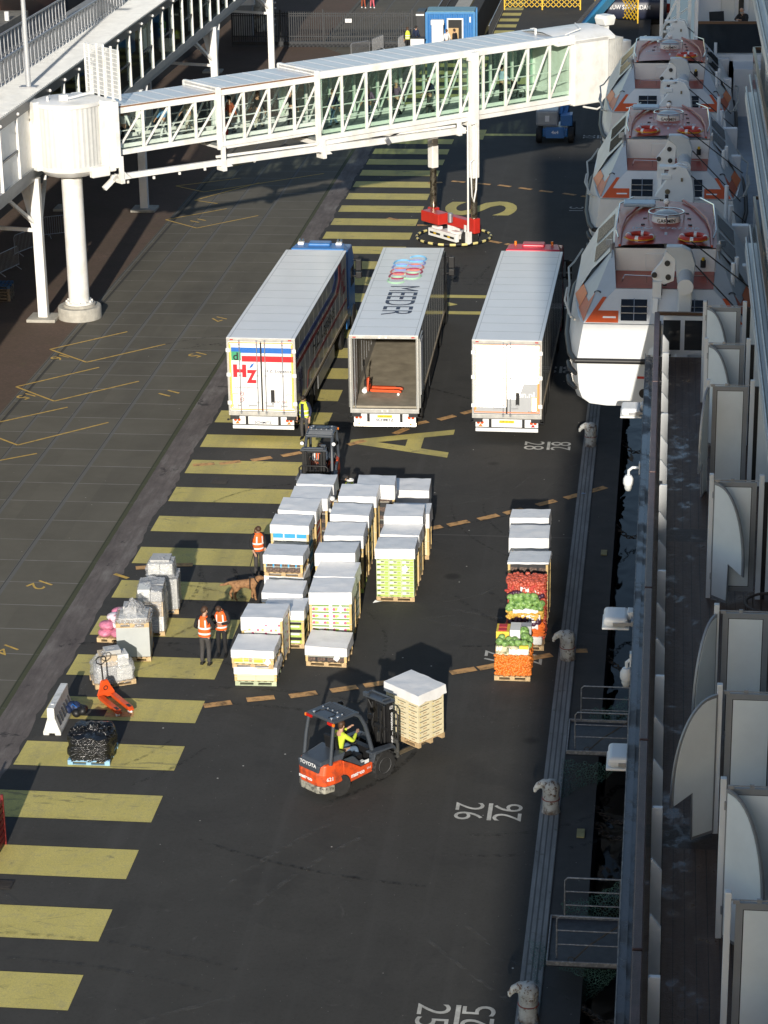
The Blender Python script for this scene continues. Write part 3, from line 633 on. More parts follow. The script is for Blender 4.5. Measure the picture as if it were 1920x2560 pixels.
def lifebuoy(x,y,lb):
    t=thing('lifebuoy',lb,'lifebuoy',(x,y,13.95),random.uniform(0,1),'lifebuoys on the lifeboat roofs')
    MB().tor((0,0,0),.3,.07,28,8).build('ring',mat('buoy_red',(.55,.05,.025),.4,var=.12),t,smooth=60)
    for k in range(4):
        a=k*PI/2+PI/4; b=MB(); b.tube([(.3*math.cos(a+d),.3*math.sin(a+d),0) for d in (-.13,0,.13)],.075,10); b.build('reflective_band',RTAPE,t,smooth=50)
    b=MB(); b.tube([(.39*math.cos(k*PI/8)*(1+.05*math.sin(k*3)),.39*math.sin(k*PI/8),-.02) for k in range(17)],.012,5); b.build('grab_line',YEL,t)
lifebuoy(BX-.66,59.75,'left red lifebuoy on the roof of the nearest lifeboat'); lifebuoy(BX+.7,59.7,'right red lifebuoy on the roof of the nearest lifeboat')
lifebuoy(BX-.64,73.75,'left red lifebuoy on the roof of the middle lifeboat'); lifebuoy(BX+.68,73.7,'right red lifebuoy on the roof of the middle lifeboat')
lifebuoy(BX+.62,87.7,'lone red lifebuoy on the roof of the farthest lifeboat')
# ---------------- davits ----------------
WIRE=mat('wire_rope',(.012,.012,.013),.6,var=.1)
def davit_head(y,lb):
    t=thing('boat_davit',lb,'davit',(BX,y,0),0,'davits holding the lifeboats')
    b=MB(); b.prism([(.28,11.0),(.6,11.0),(.68,13.4),(.34,13.4)],(0,-.15,0),(1,0,0),(0,0,1),(0,.3,0)); b.build('column',SHIPW,t,bevel=.03)
    MB().cyl((.5,-.35,13.42),(.5,.75,13.5),.19,n=20).build('slewing_tube',CHEEK,t,smooth=40)
    MB().cyl((.5,-.37,13.42),(.5,-.35,13.42),.195,n=20).build('end_cap',SHIPW,t,smooth=40)
    b=MB(); pr=[(.3,13.3),(.7,13.3),(.74,13.8),(.62,14.12),(.4,14.22),(.02,14.22),(.02,14.1),(.24,13.9)]
    b.prism(pr,(0,.45,0),(1,0,0),(0,0,1),(0,.32,0)); b.build('arm',CHEEK,t,bevel=.03)
    b=MB(); b.prism([(.0,14.1),(.26,13.9),(.22,13.35),(-.02,13.25),(-.3,13.38),(-.34,13.52),(-.08,13.85)],(0,.5,0),(1,0,0),(0,0,1),(0,.16,0)); b.build('sheave_plate',SHIPW,t,bevel=.015)
    b=MB(); b.bb(-.3,-.08,.42,.62,12.7,13.35); b.bar((-.2,.3,12.95),(-.28,-.1,11.6),.12,.12); b.build('tackle_frame',SHIPW,t,bevel=.01)
    b=MB()
    for x,z in ((-.26,13.5),(.08,13.45),(.05,13.8)): b.cyl((x,.45,z),(x,.5,z),.07,n=12)
    b.cyl((-.12,.55,13.25),(-.12,.55,12.9),.06,n=10); b.cyl((-.12,.55,12.9),(-.12,.55,12.6),.03,n=8); b.tor((-.1,.55,12.55),.09,.03,14,6,rot=M4.Rotation(PI/2,4,'X')); b.build('hook_block',DARK,t,smooth=40)
    b=MB(); b.tube([(.62,.6,14.33),(2.25,.2,13.15)],.018,5); b.tube([(.72,.6,13.75),(2.2,-.3,12.4)],.018,5); b.build('wire_rope',WIRE,t)
    return t
d0=davit_head(57.1,'davit with a round tube at the stern of the nearest lifeboat')
for k,s in ((1,'middle'),(2,'farthest')):
    dup(d0,(BX,57.1+13.9*k,0),0,'davit with a round tube at the stern of the %s lifeboat'%s)
def davit_plate(y,lb):
    t=thing('boat_davit',lb,'davit',(BX,y,0),0,'davits holding the lifeboats')
    pr=[(-.35,13.15),(-.02,13.62),(.05,13.95),(.3,14.05),(.55,13.98),(.72,13.65),(.78,13.1),(.72,12.6),(.45,12.65),(.2,12.92),(-.1,12.95),(-.22,12.85),(-.12,13.05)]
    MB().prism(pr,(0,0,0),(1,0,0),(0,0,1),(0,.14,0)).build('head_plate',SHIPW,t,bevel=.015)
    MB().prism([(x+.03,z+.02) for x,z in pr],(0,.3,0),(1,0,0),(0,0,1),(0,.12,0)).build('head_plate',SHIPW,t,bevel=.015)
    b=MB(); b.prism([(.3,10.9),(.7,10.9),(.72,12.7),(.4,12.9)],(0,.1,0),(1,0,0),(0,0,1),(0,.2,0)); b.build('column',SHIPW,t,bevel=.02)
    b=MB()
    for x,z,r in ((.02,13.3,.075),(0,12.98,.06),(-.12,13.02,.05)): b.cyl((x,-.04,z),(x,.0,z),r,n=12)
    for x,z in ((.42,13.65),(.46,13.0)): b.box((x,-.02,z),(.06,.04,.1))
    b.cyl((-.1,.2,12.95),(-.1,.2,12.55),.09,n=10); b.build('hook_block',mat('brass_worn',(.2,.16,.1),.4,.5,var=.3),t,smooth=40)
    b=MB(); b.box((.02,.15,13.98),(.5,.3,.1)); b.box((-.02,.1,13.72),(.3,.25,.14)); b.build('cover_cap',SHIPW,t,bevel=.02)
    b=MB(); b.tube([(.68,.1,13.75),(2.25,-.5,12.55)],.018,5); b.tube([(.74,.1,13.0),(2.2,-.8,11.7)],.018,5); b.build('wire_rope',WIRE,t)
    return t
d1=davit_plate(67.9,'flat plate davit above the front end of the nearest lifeboat')
dup(d1,(BX,81.8,0),0,'flat plate davit above the front end of the middle lifeboat')
dup(d1,(BX,95.4,0),0,'flat plate davit beyond the front end of the farthest lifeboat, by the lattice tower')
# ---------------- passenger boarding bridge ----------------
BRG=mat('bridge_white',(.80,.79,.76),.38,var=.05,scale=1.2,dirt=(.7,.68,.62),dirtamt=.3)
BRROOF=mat('bridge_roof',(.62,.63,.64),.3,.1,var=.08,scale=1.5); RUSTG=mat('rusty_gutter',(.22,.11,.05),.8,var=.4,scale=6)
GREENG=glass('tinted_glass',(.62,.85,.7),.3); FLOORG=mat('bridge_floor',(.2,.22,.22),.7,var=.2)
jb=thing('boarding_bridge','white glazed boarding bridge crossing from the round rotunda to the ship','bridge',(-25.85,100.9,0),R(44))
def section(x0,x1,zb,zt,hw,nb,gl,ext):
    b=MB()
    for s in (-1,1):
        y=s*hw; b.bb(x0,x1,y-.09,y+.09,zb,zb+.22); b.bb(x0,x1,y-.09,y+.09,zt-.3,zt-.05)
        st=(x1-x0)/nb
        for k in range(nb+1):
            xx=x0+st*k; wd=.1 if 0<k<nb else .16; b.bb(xx-wd/2,xx+wd/2,y-.07,y+.07,zb+.22,zt-.3)
            if k<nb: b.bar((xx+.08,y,zb+.26),(xx+st-.08,y,zt-.36),.055,.09)
    fr=b.build('tunnel_frame',BRG,jb,bevel=.01)
    b=MB()
    for s in (-1,1):
        for f in (.28,.47): b.cyl((x0,s*(hw-.16),zb+(zt-zb)*f),(x1,s*(hw-.16),zb+(zt-zb)*f),.025,n=6)
        b.bb(x0,x1,s*(hw-.2)-.03,s*(hw-.2)+.03,zb+.25,zb+.42)
    b.build('handrail',BRG,jb)
    b=MB()
    for s in (-1,1): b.quad((x0,s*(hw-.02),zb+.22),(x1,s*(hw-.02),zb+.22),(x1,s*(hw-.02),zt-.3),(x0,s*(hw-.02),zt-.3))
    b.build('glazing',gl,jb)
    MB().bb(x0,x1,-hw+.09,hw-.09,zb+.02,zb+.12).build('tunnel_floor',FLOORG,jb)
    b=MB(); b.bb(x0-.1,x1,-hw-.04,hw+.04,zt-.05,zt+.04); b.bb(x0-.1,x0+.06,-hw-.1,hw+.1,zt-.12,zt+.1,1); 
    for k in range(int((x1-x0)/.9)): b.bb(x0+k*.9+.4,x0+k*.9+.43,-hw,hw,zt+.04,zt+.055)
    b.build('tunnel_roof',[BRROOF,BRG],jb)
    MB().bb(x0,x1-.2,-hw-.07,-hw-.042,zt-.06,zt+.01).build('roof_gutter',RUSTG if ext else BRG,jb)
    b=MB()
    for xx in (x0,x1): 
        for s in (-1,1): b.bb(xx-.12,xx+.12,s*(hw+.06)-.07,s*(hw+.06)+.07,zb-.12,zt+.06)
    b.build_each('portal_post',BRG,jb,bevel=.01)
section(1.7,7.2,7.26,9.38,1.14,4,CLEAR,True); section(6.95,12.5,6.95,9.55,1.28,4,CLEAR,True); section(12.3,27.9,6.52,9.68,1.43,11,GREENG,False)
b=MB(); b.bb(12.3,27.9,-1.52,1.52,6.3,6.5); b.bb(7,12.3,-1.3,1.3,6.82,6.93); b.build('underside',BRG,jb)
b=MB(); b.bar((1.3,-1.2,6.32),(7.3,-1.2,6.22),.2,.26); b.bar((6.8,-1.35,6.25),(12.8,-1.35,6.12),.22,.28); b.bar((12.3,-1.5,6.15),(21.0,-1.5,5.9),.24,.3); b.bar((6.8,-1.2,6.5),(20.5,-1.4,6.15),.1,.12)
b.bar((.9,-1.2,5.9),(1.6,-1.2,6.4),.2,.2); b.build('cable_beam',BRG,jb,bevel=.02)
b=MB()
for x,z0,z1 in ((1.6,6.1,7.3),(6.95,5.9,7.0),(12.5,5.7,6.6),(20.6,5.7,6.4)): b.bb(x-.1,x+.1,-1.7,-1.15,z0,z0+.18); b.bb(x-.09,x+.09,-1.66,-1.5,z0,z1); b.prism([(0,0),(.5,0),(0,.5)],(x,-1.6,z0+.15),(1,0,0),(0,0,1),(0,.08,0))
for k in range(14): b.bb(2+k*1.35,2.1+k*1.35,-1.36,-1.28,6.0,6.12)
b.build_each('beam_hanger',BRG,jb,bevel=.01)
b=MB(); b.tube([(9,-1.2,6.5),(9.8,-1.2,6.3),(10.6,-1.2,6.55),(11,-1.2,6.4)],.05,6); b.tube([(15,-1.4,6.35),(16.5,-1.4,6.15),(17.5,-1.4,6.4)],.05,6); b.build('hanging_cable',BLACK,jb,smooth=50)
b=MB(); b.box((16.2,-1.66,6.02),(.22,.14,.34),rot=M4.Rotation(R(-35),4,'Y')); b.build('floodlamp',STEEL,jb,bevel=.02)
# cab at the ship end
b=MB(); b.bb(27.9,30.2,-1.7,1.7,6.2,9.5); b.build('cab',BRG,jb,bevel=.06)
b=MB(); b.loft([[(x,y,z) for y,z in ((-1.7,9.45),(-1.2,9.72),(-.4,9.84),(.4,9.84),(1.2,9.72),(1.7,9.45))] for x in (26.9,28,30.1,30.6)],0,close=False,cap=False); b.bb(26.8,30.6,-1.7,1.7,9.3,9.46); b.build('cab_roof',BRG,jb,smooth=30)
b=MB()
for k in range(9): b.bb(30.2+k*.12,30.26+k*.12,-1.62,1.62,6.35,9.3); b.bb(30.26+k*.12,30.32+k*.12,-1.55,1.55,6.4,9.25)
b.build('bellows',mat('bellows_grey',(.6,.6,.57),.6,var=.1),jb)
b=MB(); b.bb(31.3,32.2,-1.2,1.2,6.4,9.0); b.build('canopy_hood',BRG,jb,bevel=.05)
b=MB(); b.prism([(-.3,0),(.3,0),(.42,.35),(.3,.5),(-.3,.5),(-.42,.35)],(31.5,-.3,9.7),(1,0,0),(0,0,1),(0,.7,0)); b.bb(31.35,31.65,-.1,.2,9,9.7); b.build('hood_lamp',BRG,jb,bevel=.02)
b=MB(); b.tube([(27.6,-1.3,9.75),(28.6,-1.3,9.95),(29.6,.2,9.95)],.035,6); b.cyl((26.8,.0,9.7),(26.8,.0,10.0),.06); b.tube([(28.6,-1.6,6.1),(29.4,-1.75,5.9),(29.9,-1.7,6.05),(29.6,-1.6,6.25)],.05,6); b.build('conduit',BRG,jb,smooth=40)
# lifting columns and drive bogie
for y,zt in ((-1.6,9.62),(1.6,9.3)):
    MB().bb(21.3,21.7,y-.2,y+.2,3.5,zt).build('column_casing',BRG,jb,bevel=.05,seg=3)
    MB().cyl((21.5,y,.95),(21.5,y,3.6),.165,n=20).build('piston',mat('oily_chrome',(.4,.36,.28),.18,.9,var=.3,scale=5,dirt=(.09,.06,.03),dirtamt=.5),jb,smooth=40)
b=MB(); b.bb(21.25,21.75,-1.5,1.5,6.05,6.4); b.bb(21.2,21.8,-1.66,-1.4,9.2,9.5); b.build('cross_beam',BRG,jb,bevel=.03)
b=MB(); b.bb(21.3,21.7,-1.85,-1.35,.75,1.5); b.bb(21.3,21.7,1.35,1.85,.75,1.5); b.bb(21.28,21.72,-1.4,1.4,.85,1.35); b.bb(20.6,21.3,.1,1.5,.95,1.5); b.build('red_drive_beam',REDP,jb,bevel=.05)
b=MB(); b.cyl((21.0,-.35,1.15),(21.0,-.35,1.6),.13); b.build('motor',STEEL,jb)
b=MB(); b.bb(20.9,22.1,-.75,.75,.3,.55); b.bb(20.75,20.95,-1.1,1.1,.28,.66); b.bb(22.05,22.2,-1.1,1.1,.28,.66); b.bb(21.3,21.7,-.25,.25,.5,.9); b.bb(20.9,21.2,-1.0,-.5,.6,.76); b.bb(20.9,21.2,.5,1.0,.6,.76); b.build('bogie_frame',BRG,jb,bevel=.02)
b=MB(); b.bb(20.73,20.755,-.95,-.15,.42,.52,0); b.bb(20.73,20.755,.15,.95,.42,.52,0); b.bb(20.725,20.752,-.65,-.45,.43,.51,1); b.bb(20.725,20.752,.45,.65,.43,.51,1); b.build('hazard_strip',[BLACK,YEL],jb)
for y in (-1.25,1.25): MB().lathe([(.25,-.17),(.42,-.17),(.47,-.1),(.47,.1),(.42,.17),(.25,.17)],(21.5,y,.47),24,axis='y').build('bogie_wheel',RUBBER,jb,smooth=35)
rg=MB(); n_=40
for k in range(n_):
    a0,a1=2*PI*k/n_,2*PI*(k+1)/n_
    rg.tube([(21.5+1.85*math.cos(a),1.85*math.sin(a),.3) for a in (a0,(a0+a1)/2,a1)],.065,6,m=k%2,cap=False)
rg.build('safety_hoop',[BLACK,mat('hoop_yellow',(.72,.62,.25),.5,var=.1)],jb,smooth=50)
b=MB(); b.cyl((21.0,-1.75,.4),(21.0,-1.75,6.3),.05,n=8); b.tube([(21.1,-1.9,6.2),(21.3,-2.0,6.25),(21.4,-2.0,5),(21.3,-2.0,3),(21.15,-2,2.4),(21.05,-2,2.7),(21.0,-1.95,4.4),(21.2,-1.95,4.5)],.04,6); b.bb(20.9,21.15,-1.85,-1.65,.3,.9); b.build('power_cable',BRG,jb,smooth=50)
b=MB(); b.bb(20.85,20.9,-1.75,-1.6,.9,1.25); b.build('control_box',BRG,jb,bevel=.01)
# rotunda
b=MB(); b.lathe([(.97,0),(.97,.5),(.94,.55),(.72,.55),(.72,.66),(0,.66)],n=40); b.build('column_foot',CONC,jb,smooth=35)
b=MB(); b.lathe([(.62,.66),(.62,.74),(.46,.76),(.46,6.4),(.56,6.4),(.56,6.55),(.5,6.6),(0,6.6)],n=36); 
for k in range(12): b.cyl((.56*math.cos(k*PI/6),.56*math.sin(k*PI/6),.72),(.56*math.cos(k*PI/6),.56*math.sin(k*PI/6),.82),.045,n=8)
b.build('rotunda_column',BRG,jb,smooth=35)
b=MB(); prof=[]
N=72
for z,rr in ((7.0,1.38),(9.6,1.38)):
    prof.append([((rr+(.022 if k%2 else 0))*math.cos(2*PI*k/N),(rr+(.022 if k%2 else 0))*math.sin(2*PI*k/N),z) for k in range(N)])
b.loft(prof); b.build('ribbed_drum',mat('drum_slats',(.66,.66,.63),.5,var=.06),jb)
b=MB(); b.lathe([(1.46,9.58),(1.46,9.74),(1.3,9.8),(0,9.82)],n=40); b.lathe([(.8,6.5),(1.15,6.56),(1.4,6.8),(1.42,7.02)],n=12); b.build_each('drum_cap',BRG,jb,smooth=35)
b=MB(); b.bb(1.0,1.45,-1.45,1.45,6.65,9.75); b.bb(1.45,1.75,-1.25,1.25,7.0,9.7); b.bb(.2,1.1,-1.5,-1.2,6.5,6.95); b.build('throat_frame',BRG,jb,bevel=.05)
b=MB(); b.bb(1.35,1.62,-1.62,-1.32,6.8,9.7); b.build('throat_post',BRG,jb,bevel=.04)
b=MB(); b.bb(-1.6,-1.0,.1,1.1,6.8,9.8); b.bb(-2.2,-1.4,.7,1.9,6.8,9.7); b.build('gallery_link',BRG,jb,bevel=.04)
b=MB(); b.box((-.4,-.4,9.95),(.32,.26,.26)); b.bar((-.2,-.5,9.92),(1.2,-.2,9.98),.14,.1); b.cyl((-.9,.1,9.75),(-.9,.1,10.0),.05); b.build('roof_gear',BRG,jb,bevel=.02)
b=MB(); b.bb(1.8,1.825,-1.45,1.35,9.75,11.85); b.build('mesh_sheet',glass('white_mesh',(.8,.8,.78),.38,.7),jb)
b=MB()
for k in range(12): b.bb(1.78,1.84,-1.45,1.35,9.75+k*.19,9.775+k*.19)
for y in (-1.45,-.85,.35,1.0,1.35,-.2): b.bb(1.77,1.85,y-.03 if y not in(-.85,.35,-.2) else y-.05,y+.03,9.7 if abs(y)>1 else 9.4,11.85+(.12 if y in(-.85,.35,-.2) else 0))
b.build('mesh_screen_frame',BRG,jb)
# ---------------- terminal gallery ----------------
GROOF=mat('ribbed_roof',(.62,.62,.6),.45,.25,var=.1,scale=2); DBEAM=mat('gallery_dark_beam',(.06,.07,.085),.4,.2,var=.15)
DGLASS=glass('gallery_glass',(.3,.38,.36),.3)
ga=thing('terminal_gallery','raised glazed terminal gallery on white pillars with a ribbed metal roof','gallery')
GX=-26.4; Y0,Y1=70,178
b=MB(); b.bb(GX-.3,GX,Y0,Y1,7.3,7.62,0); b.bb(GX-.5,GX-.05,Y0,Y1,7.05,7.3,0); b.build('sill_beam',mat('sill_grey',(.3,.31,.32),.4,.2,var=.1),ga)
MB().bb(GX-4.3,GX-.3,Y0,Y1,7.1,7.45).build('gallery_floor',mat('gallery_floor',(.16,.1,.06),.6,var=.2),ga)
b=MB(); b.bb(GX-.25,GX,Y0,Y1,10.12,10.55); b.build('head_beam',DBEAM,ga)
b=MB(); yy=Y0; 
b.bb(GX-1.9,GX+.06,Y0,Y1,10.56,10.62)
while yy<Y1: b.bb(GX-1.9,GX+.07,yy,yy+.1,10.62,10.68); yy+=.26
b.build('ribbed_roof',GROOF,ga)
b=MB(); b.bb(GX-4.3,GX-1.9,Y0,Y1,10.5,10.58); yy=Y0
while yy<135: b.bb(GX-3.75,GX-1.9,yy,yy+.05,10.58,10.62); yy+=.2
b.build('walkway_deck',mat('deck_grating',(.33,.33,.32),.6,.3,var=.15),ga)
yy=Y0+.6; k=0
while yy<Y1:
    MB().bb(GX-.12,GX+.02,yy-.055,yy+.055,7.62,10.12).build('mullion',BRG,ga); 
    b=MB(); b.ball((GX+.04,yy,10.3),.07,8,6); b.build('beam_lamp',BRG,ga)
    if k%2==0:
        MB().bb(GX-.1,GX-.02,yy,yy+2.68,8.75,8.83).build('transom_bar',DBEAM,ga)
    yy+=2.68; k+=1
MB().quad((GX-.07,97,7.62),(GX-.07,Y1,7.62),(GX-.07,Y1,10.12),(GX-.07,97,10.12)).build('window_glass',DGLASS,ga)
b=MB(); b.bb(GX-.5,GX-.08,Y0,97,7.62,10.12); b.build('blind_wall',BRG,ga)
b=MB(); yy=97
while yy<Y1: b.bb(GX-.75,GX-.62,yy,yy+.22,7.5,10.3); yy+=5.36
b.build('inner_blind',BRG,ga)
b=MB(); b.bb(GX-4.35,GX-4.25,Y0,Y1,7.3,10.5); b.build('rear_wall',mat('rear_wall_dark',(.05,.048,.045),.7,var=.3,scale=.4),ga)
b=MB(); b.bb(GX-3.6,GX-3.5,118.5,124,7.45,9.9); b.bb(GX-2.5,GX-2.4,126,128,7.45,8.6); b.build('display_board',BLUEP,ga)
def gallery_rail(x,y0,y1,nm='walkway_railing'):
    b=MB(); z=10.62; b.bb(x-.04,x+.04,y0,y1,z+1.08,z+1.15); b.bb(x-.02,x+.02,y0,y1,z+.2,z+.24)
    y=y0
    while y<=y1: b.prism([(-.035,0),(.05,0),(.03,.3),(.02,1.1),(-.035,1.1)],(x,y,z),(1,0,0),(0,0,1),(0,.045,0)); y+=.64
    b.build(nm,STEEL,ga)
    MB().bb(x-.06,x-.05,y0,y1,z+.22,z+1.05).build('rail_mesh',glass('rail_mesh',(.4,.41,.42),.45,.6),ga)
gallery_rail(-28.15,86,122.6); gallery_rail(-30.05,86,118.3)
# the raised gallery stands a little farther out than first drawn
KG=1.034
for o in list(ga.children): o.scale=(KG,KG,KG); o.location=(0,0,H_*(1-KG))
def gal(x,y,z): return V((x*KG,y*KG,H_+(z-H_)*KG))
for yc in (79.2,100.47,122.05,143.3,164.6):
    for xo in (0,-4.2):
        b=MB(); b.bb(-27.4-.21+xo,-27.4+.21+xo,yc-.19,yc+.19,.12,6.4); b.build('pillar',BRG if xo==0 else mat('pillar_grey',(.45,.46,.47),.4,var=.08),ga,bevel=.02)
        MB().bb(-28.05+xo,-26.75+xo,yc-.62,yc+.62,0,.14).build('pillar_foot',CONC,ga,bevel=.02)
    b=MB(); b.prism([(-.21,3.9),(.2,3.9),(.2,6.38),(-.75,6.38)],(-27.4,yc-.06,0),(1,0,0),(0,0,1),(0,.12,0))
    b.bar((-27.5,yc-.1,4.4),(-28.6,yc-2.1,6.35),.14,.14); b.bar((-27.3,yc+.1,4.3),(-27.4,yc+1.9,6.25),.14,.14); b.bar((-27.6,yc-.12,4.1),(-31.4,yc-.12,4.3),.12,.16); b.bar((-27.6,yc-.1,4.4),(-29.6,yc-.1,6.4),.1,.12)
    b.build('brace',BRG,ga)
lp=thing('lamp_post','tall grey lamp post standing on the ribbed gallery roof','lamp post',gal(-26.94,98.8,10.68))
MB().cyl((0,0,0),(0,0,7),.115,.085,n=14).build('pole',mat('post_grey',(.5,.51,.52),.4,.2,var=.06),lp,smooth=40)
MB().box((0,0,.02),(.75,.5,.04)).build('base_plate',STEEL,lp)
MB().box((.5,0,7.05),(.9,.3,.12)).build('lamp_head',GREYP,lp,bevel=.03)
# stair and building beyond the gallery roof
bd=thing('terminal_building','brown clad terminal building behind the gallery roof','building')
BRW=mat('brown_cladding',(.10,.035,.022),.6,var=.2,scale=.5)
MB().bb(-90,-34.6,60,260,0,12.2).build('wall',mat('dark_wall',(.035,.036,.04),.7,var=.25,scale=.3),bd)
MB().bb(-60,-34.5,122,135,7.5,17).build('clad_wall',BRW,bd); 
MB().bb(-60,-33,110,121.9,10.0,10.5).build('flat_roof',mat('roof_grit',(.2,.19,.17),.9,var=.2),bd)
MB().bb(-34.4,-32.0,121,121.9,11.2,12.2).build('parapet',CONC,bd)
MB().cyl((-33.2,118.5,10.5),(-33.2,118.5,10.95),.12).build('roof_vent',WHITE,bd)
stt=thing('metal_staircase','white steel staircase rising to a platform behind the gallery railings','staircase',(-1,4,-.6))
b=MB(); b.bb(-37,-30.7,124.5,126.0,13.3,13.6,0); b.prism([(0,0),(.0,.4),(3.2,-2.3),(3.2,-2.7)],(-31,123.3,13.4),(.9,0,0),(0,0,1),(0,.12,0)); b.prism([(0,0),(.0,.4),(3.2,-2.3),(3.2,-2.7)],(-31,124.7,13.4),(.9,0,0),(0,0,1),(0,.12,0)); b.build('stringer',BRG,stt)
b=MB()
for k in range(9): b.bb(-31+k*.32,-30.7+k*.32,123.4,124.7,13.5-k*.29,13.56-k*.29)
b.build('steps',STEEL,stt)
b=MB()
for k in range(12): b.bar((-31+k*.27,123.25,13.7-k*.245),(-31+k*.27,123.25,14.7-k*.245),.04,.04)
b.bar((-31,123.25,14.7),(-28,123.25,12),.06,.06); b.bar((-37,124.5,14.7),(-31,124.5,14.7),.06,.06)
for k in range(10): b.bar((-37+k*.65,124.5,13.6),(-37+k*.65,124.5,14.7),.04,.04)
b.build('hand_rail',BRG,stt)
# ---------------- trucks ----------------
def retro(name,base,glow,k=.5,rough=.4):
    "retro-reflective film: tilted micro-prisms send the low sun back towards it"
    m=bpy.data.materials.new(name); m.use_nodes=True; nt=m.node_tree; N=nt.nodes; L=nt.links; b=N['Principled BSDF']
    b.inputs['Base Color'].default_value=(*base,1); b.inputs['Roughness'].default_value=.4
    g=N.new('ShaderNodeBsdfGlossy'); g.inputs[0].default_value=(*glow,1); g.inputs['Roughness'].default_value=rough
    c=N.new('ShaderNodeCombineXYZ')
    for i,v in enumerate((math.sin(SUN_AZ)*math.cos(SUN_EL),-math.cos(SUN_AZ)*math.cos(SUN_EL),math.sin(SUN_EL))): c.inputs[i].default_value=v
    L.new(c.outputs[0],g.inputs['Normal']); mx=N.new('ShaderNodeMixShader'); mx.inputs[0].default_value=k
    L.new(b.outputs[0],mx.inputs[1]); L.new(g.outputs[0],mx.inputs[2]); L.new(mx.outputs[0],N['Material Output'].inputs[0]); return m
RT_W=retro('retro_film',(.75,.75,.73),(1,.95,.85),.6,.42); RT_O=retro('retro_orange',(.75,.17,.02),(1,.35,.05),.16,.5); RT_Y=retro('retro_yellow',(.85,.5,.03),(1,.65,.1),.16,.5); RT_R=retro('retro_red',(.7,.07,.02),(1,.25,.06),.2,.5)
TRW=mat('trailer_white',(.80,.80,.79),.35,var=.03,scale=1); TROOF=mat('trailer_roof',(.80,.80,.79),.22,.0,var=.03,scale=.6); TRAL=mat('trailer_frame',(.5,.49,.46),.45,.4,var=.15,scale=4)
TRSHADE=mat('trailer_side_shaded',(.32,.32,.30),.12,var=.08,scale=1.5,spec=.8); CHAS=mat('chassis_dark',(.02,.02,.022),.6,var=.3,scale=6)  # trailer sides carry their shade as a dark grey base
TYRE=mat('tyre_rubber',(.02,.02,.02),.8,var=.25,scale=9); NAVY=mat('print_navy',(.02,.025,.06),.45,var=.05); RED_=mat('print_red',(.62,.02,.03),.4,var=.05); BLU_=mat('print_blue',(.02,.14,.5),.4,var=.05); GRN_=mat('print_green',(.05,.33,.17),.45,var=.05); GRYT=mat('print_grey',(.18,.18,.2),.5,var=.05)
PLW=mat('plate_white',(.8,.8,.8),.4,var=.03); PLY=mat('plate_yellow',(.8,.6,.03),.4,var=.03); TRFL=mat('trailer_floor',(.33,.29,.22),.7,var=.22,scale=1.5)
def wheel(p,r,wd,parent,n=22):
    b=MB(); b.lathe([(r*.55,-wd/2),(r*.92,-wd/2),(r,-wd*.36),(r,wd*.36),(r*.92,wd/2),(r*.55,wd/2)],p,n,axis='x'); t=b.build('wheel',TYRE,parent,smooth=35)
    b=MB(); b.lathe([(0,-wd*.42),(r*.25,-wd*.42),(r*.3,-wd*.3),(r*.56,-wd*.44),(r*.56,wd*.44),(r*.3,wd*.3),(r*.25,wd*.42),(0,wd*.42)],p,n,axis='x'); b.build('rim',STEEL,t,smooth=30); return t
L_=13.55
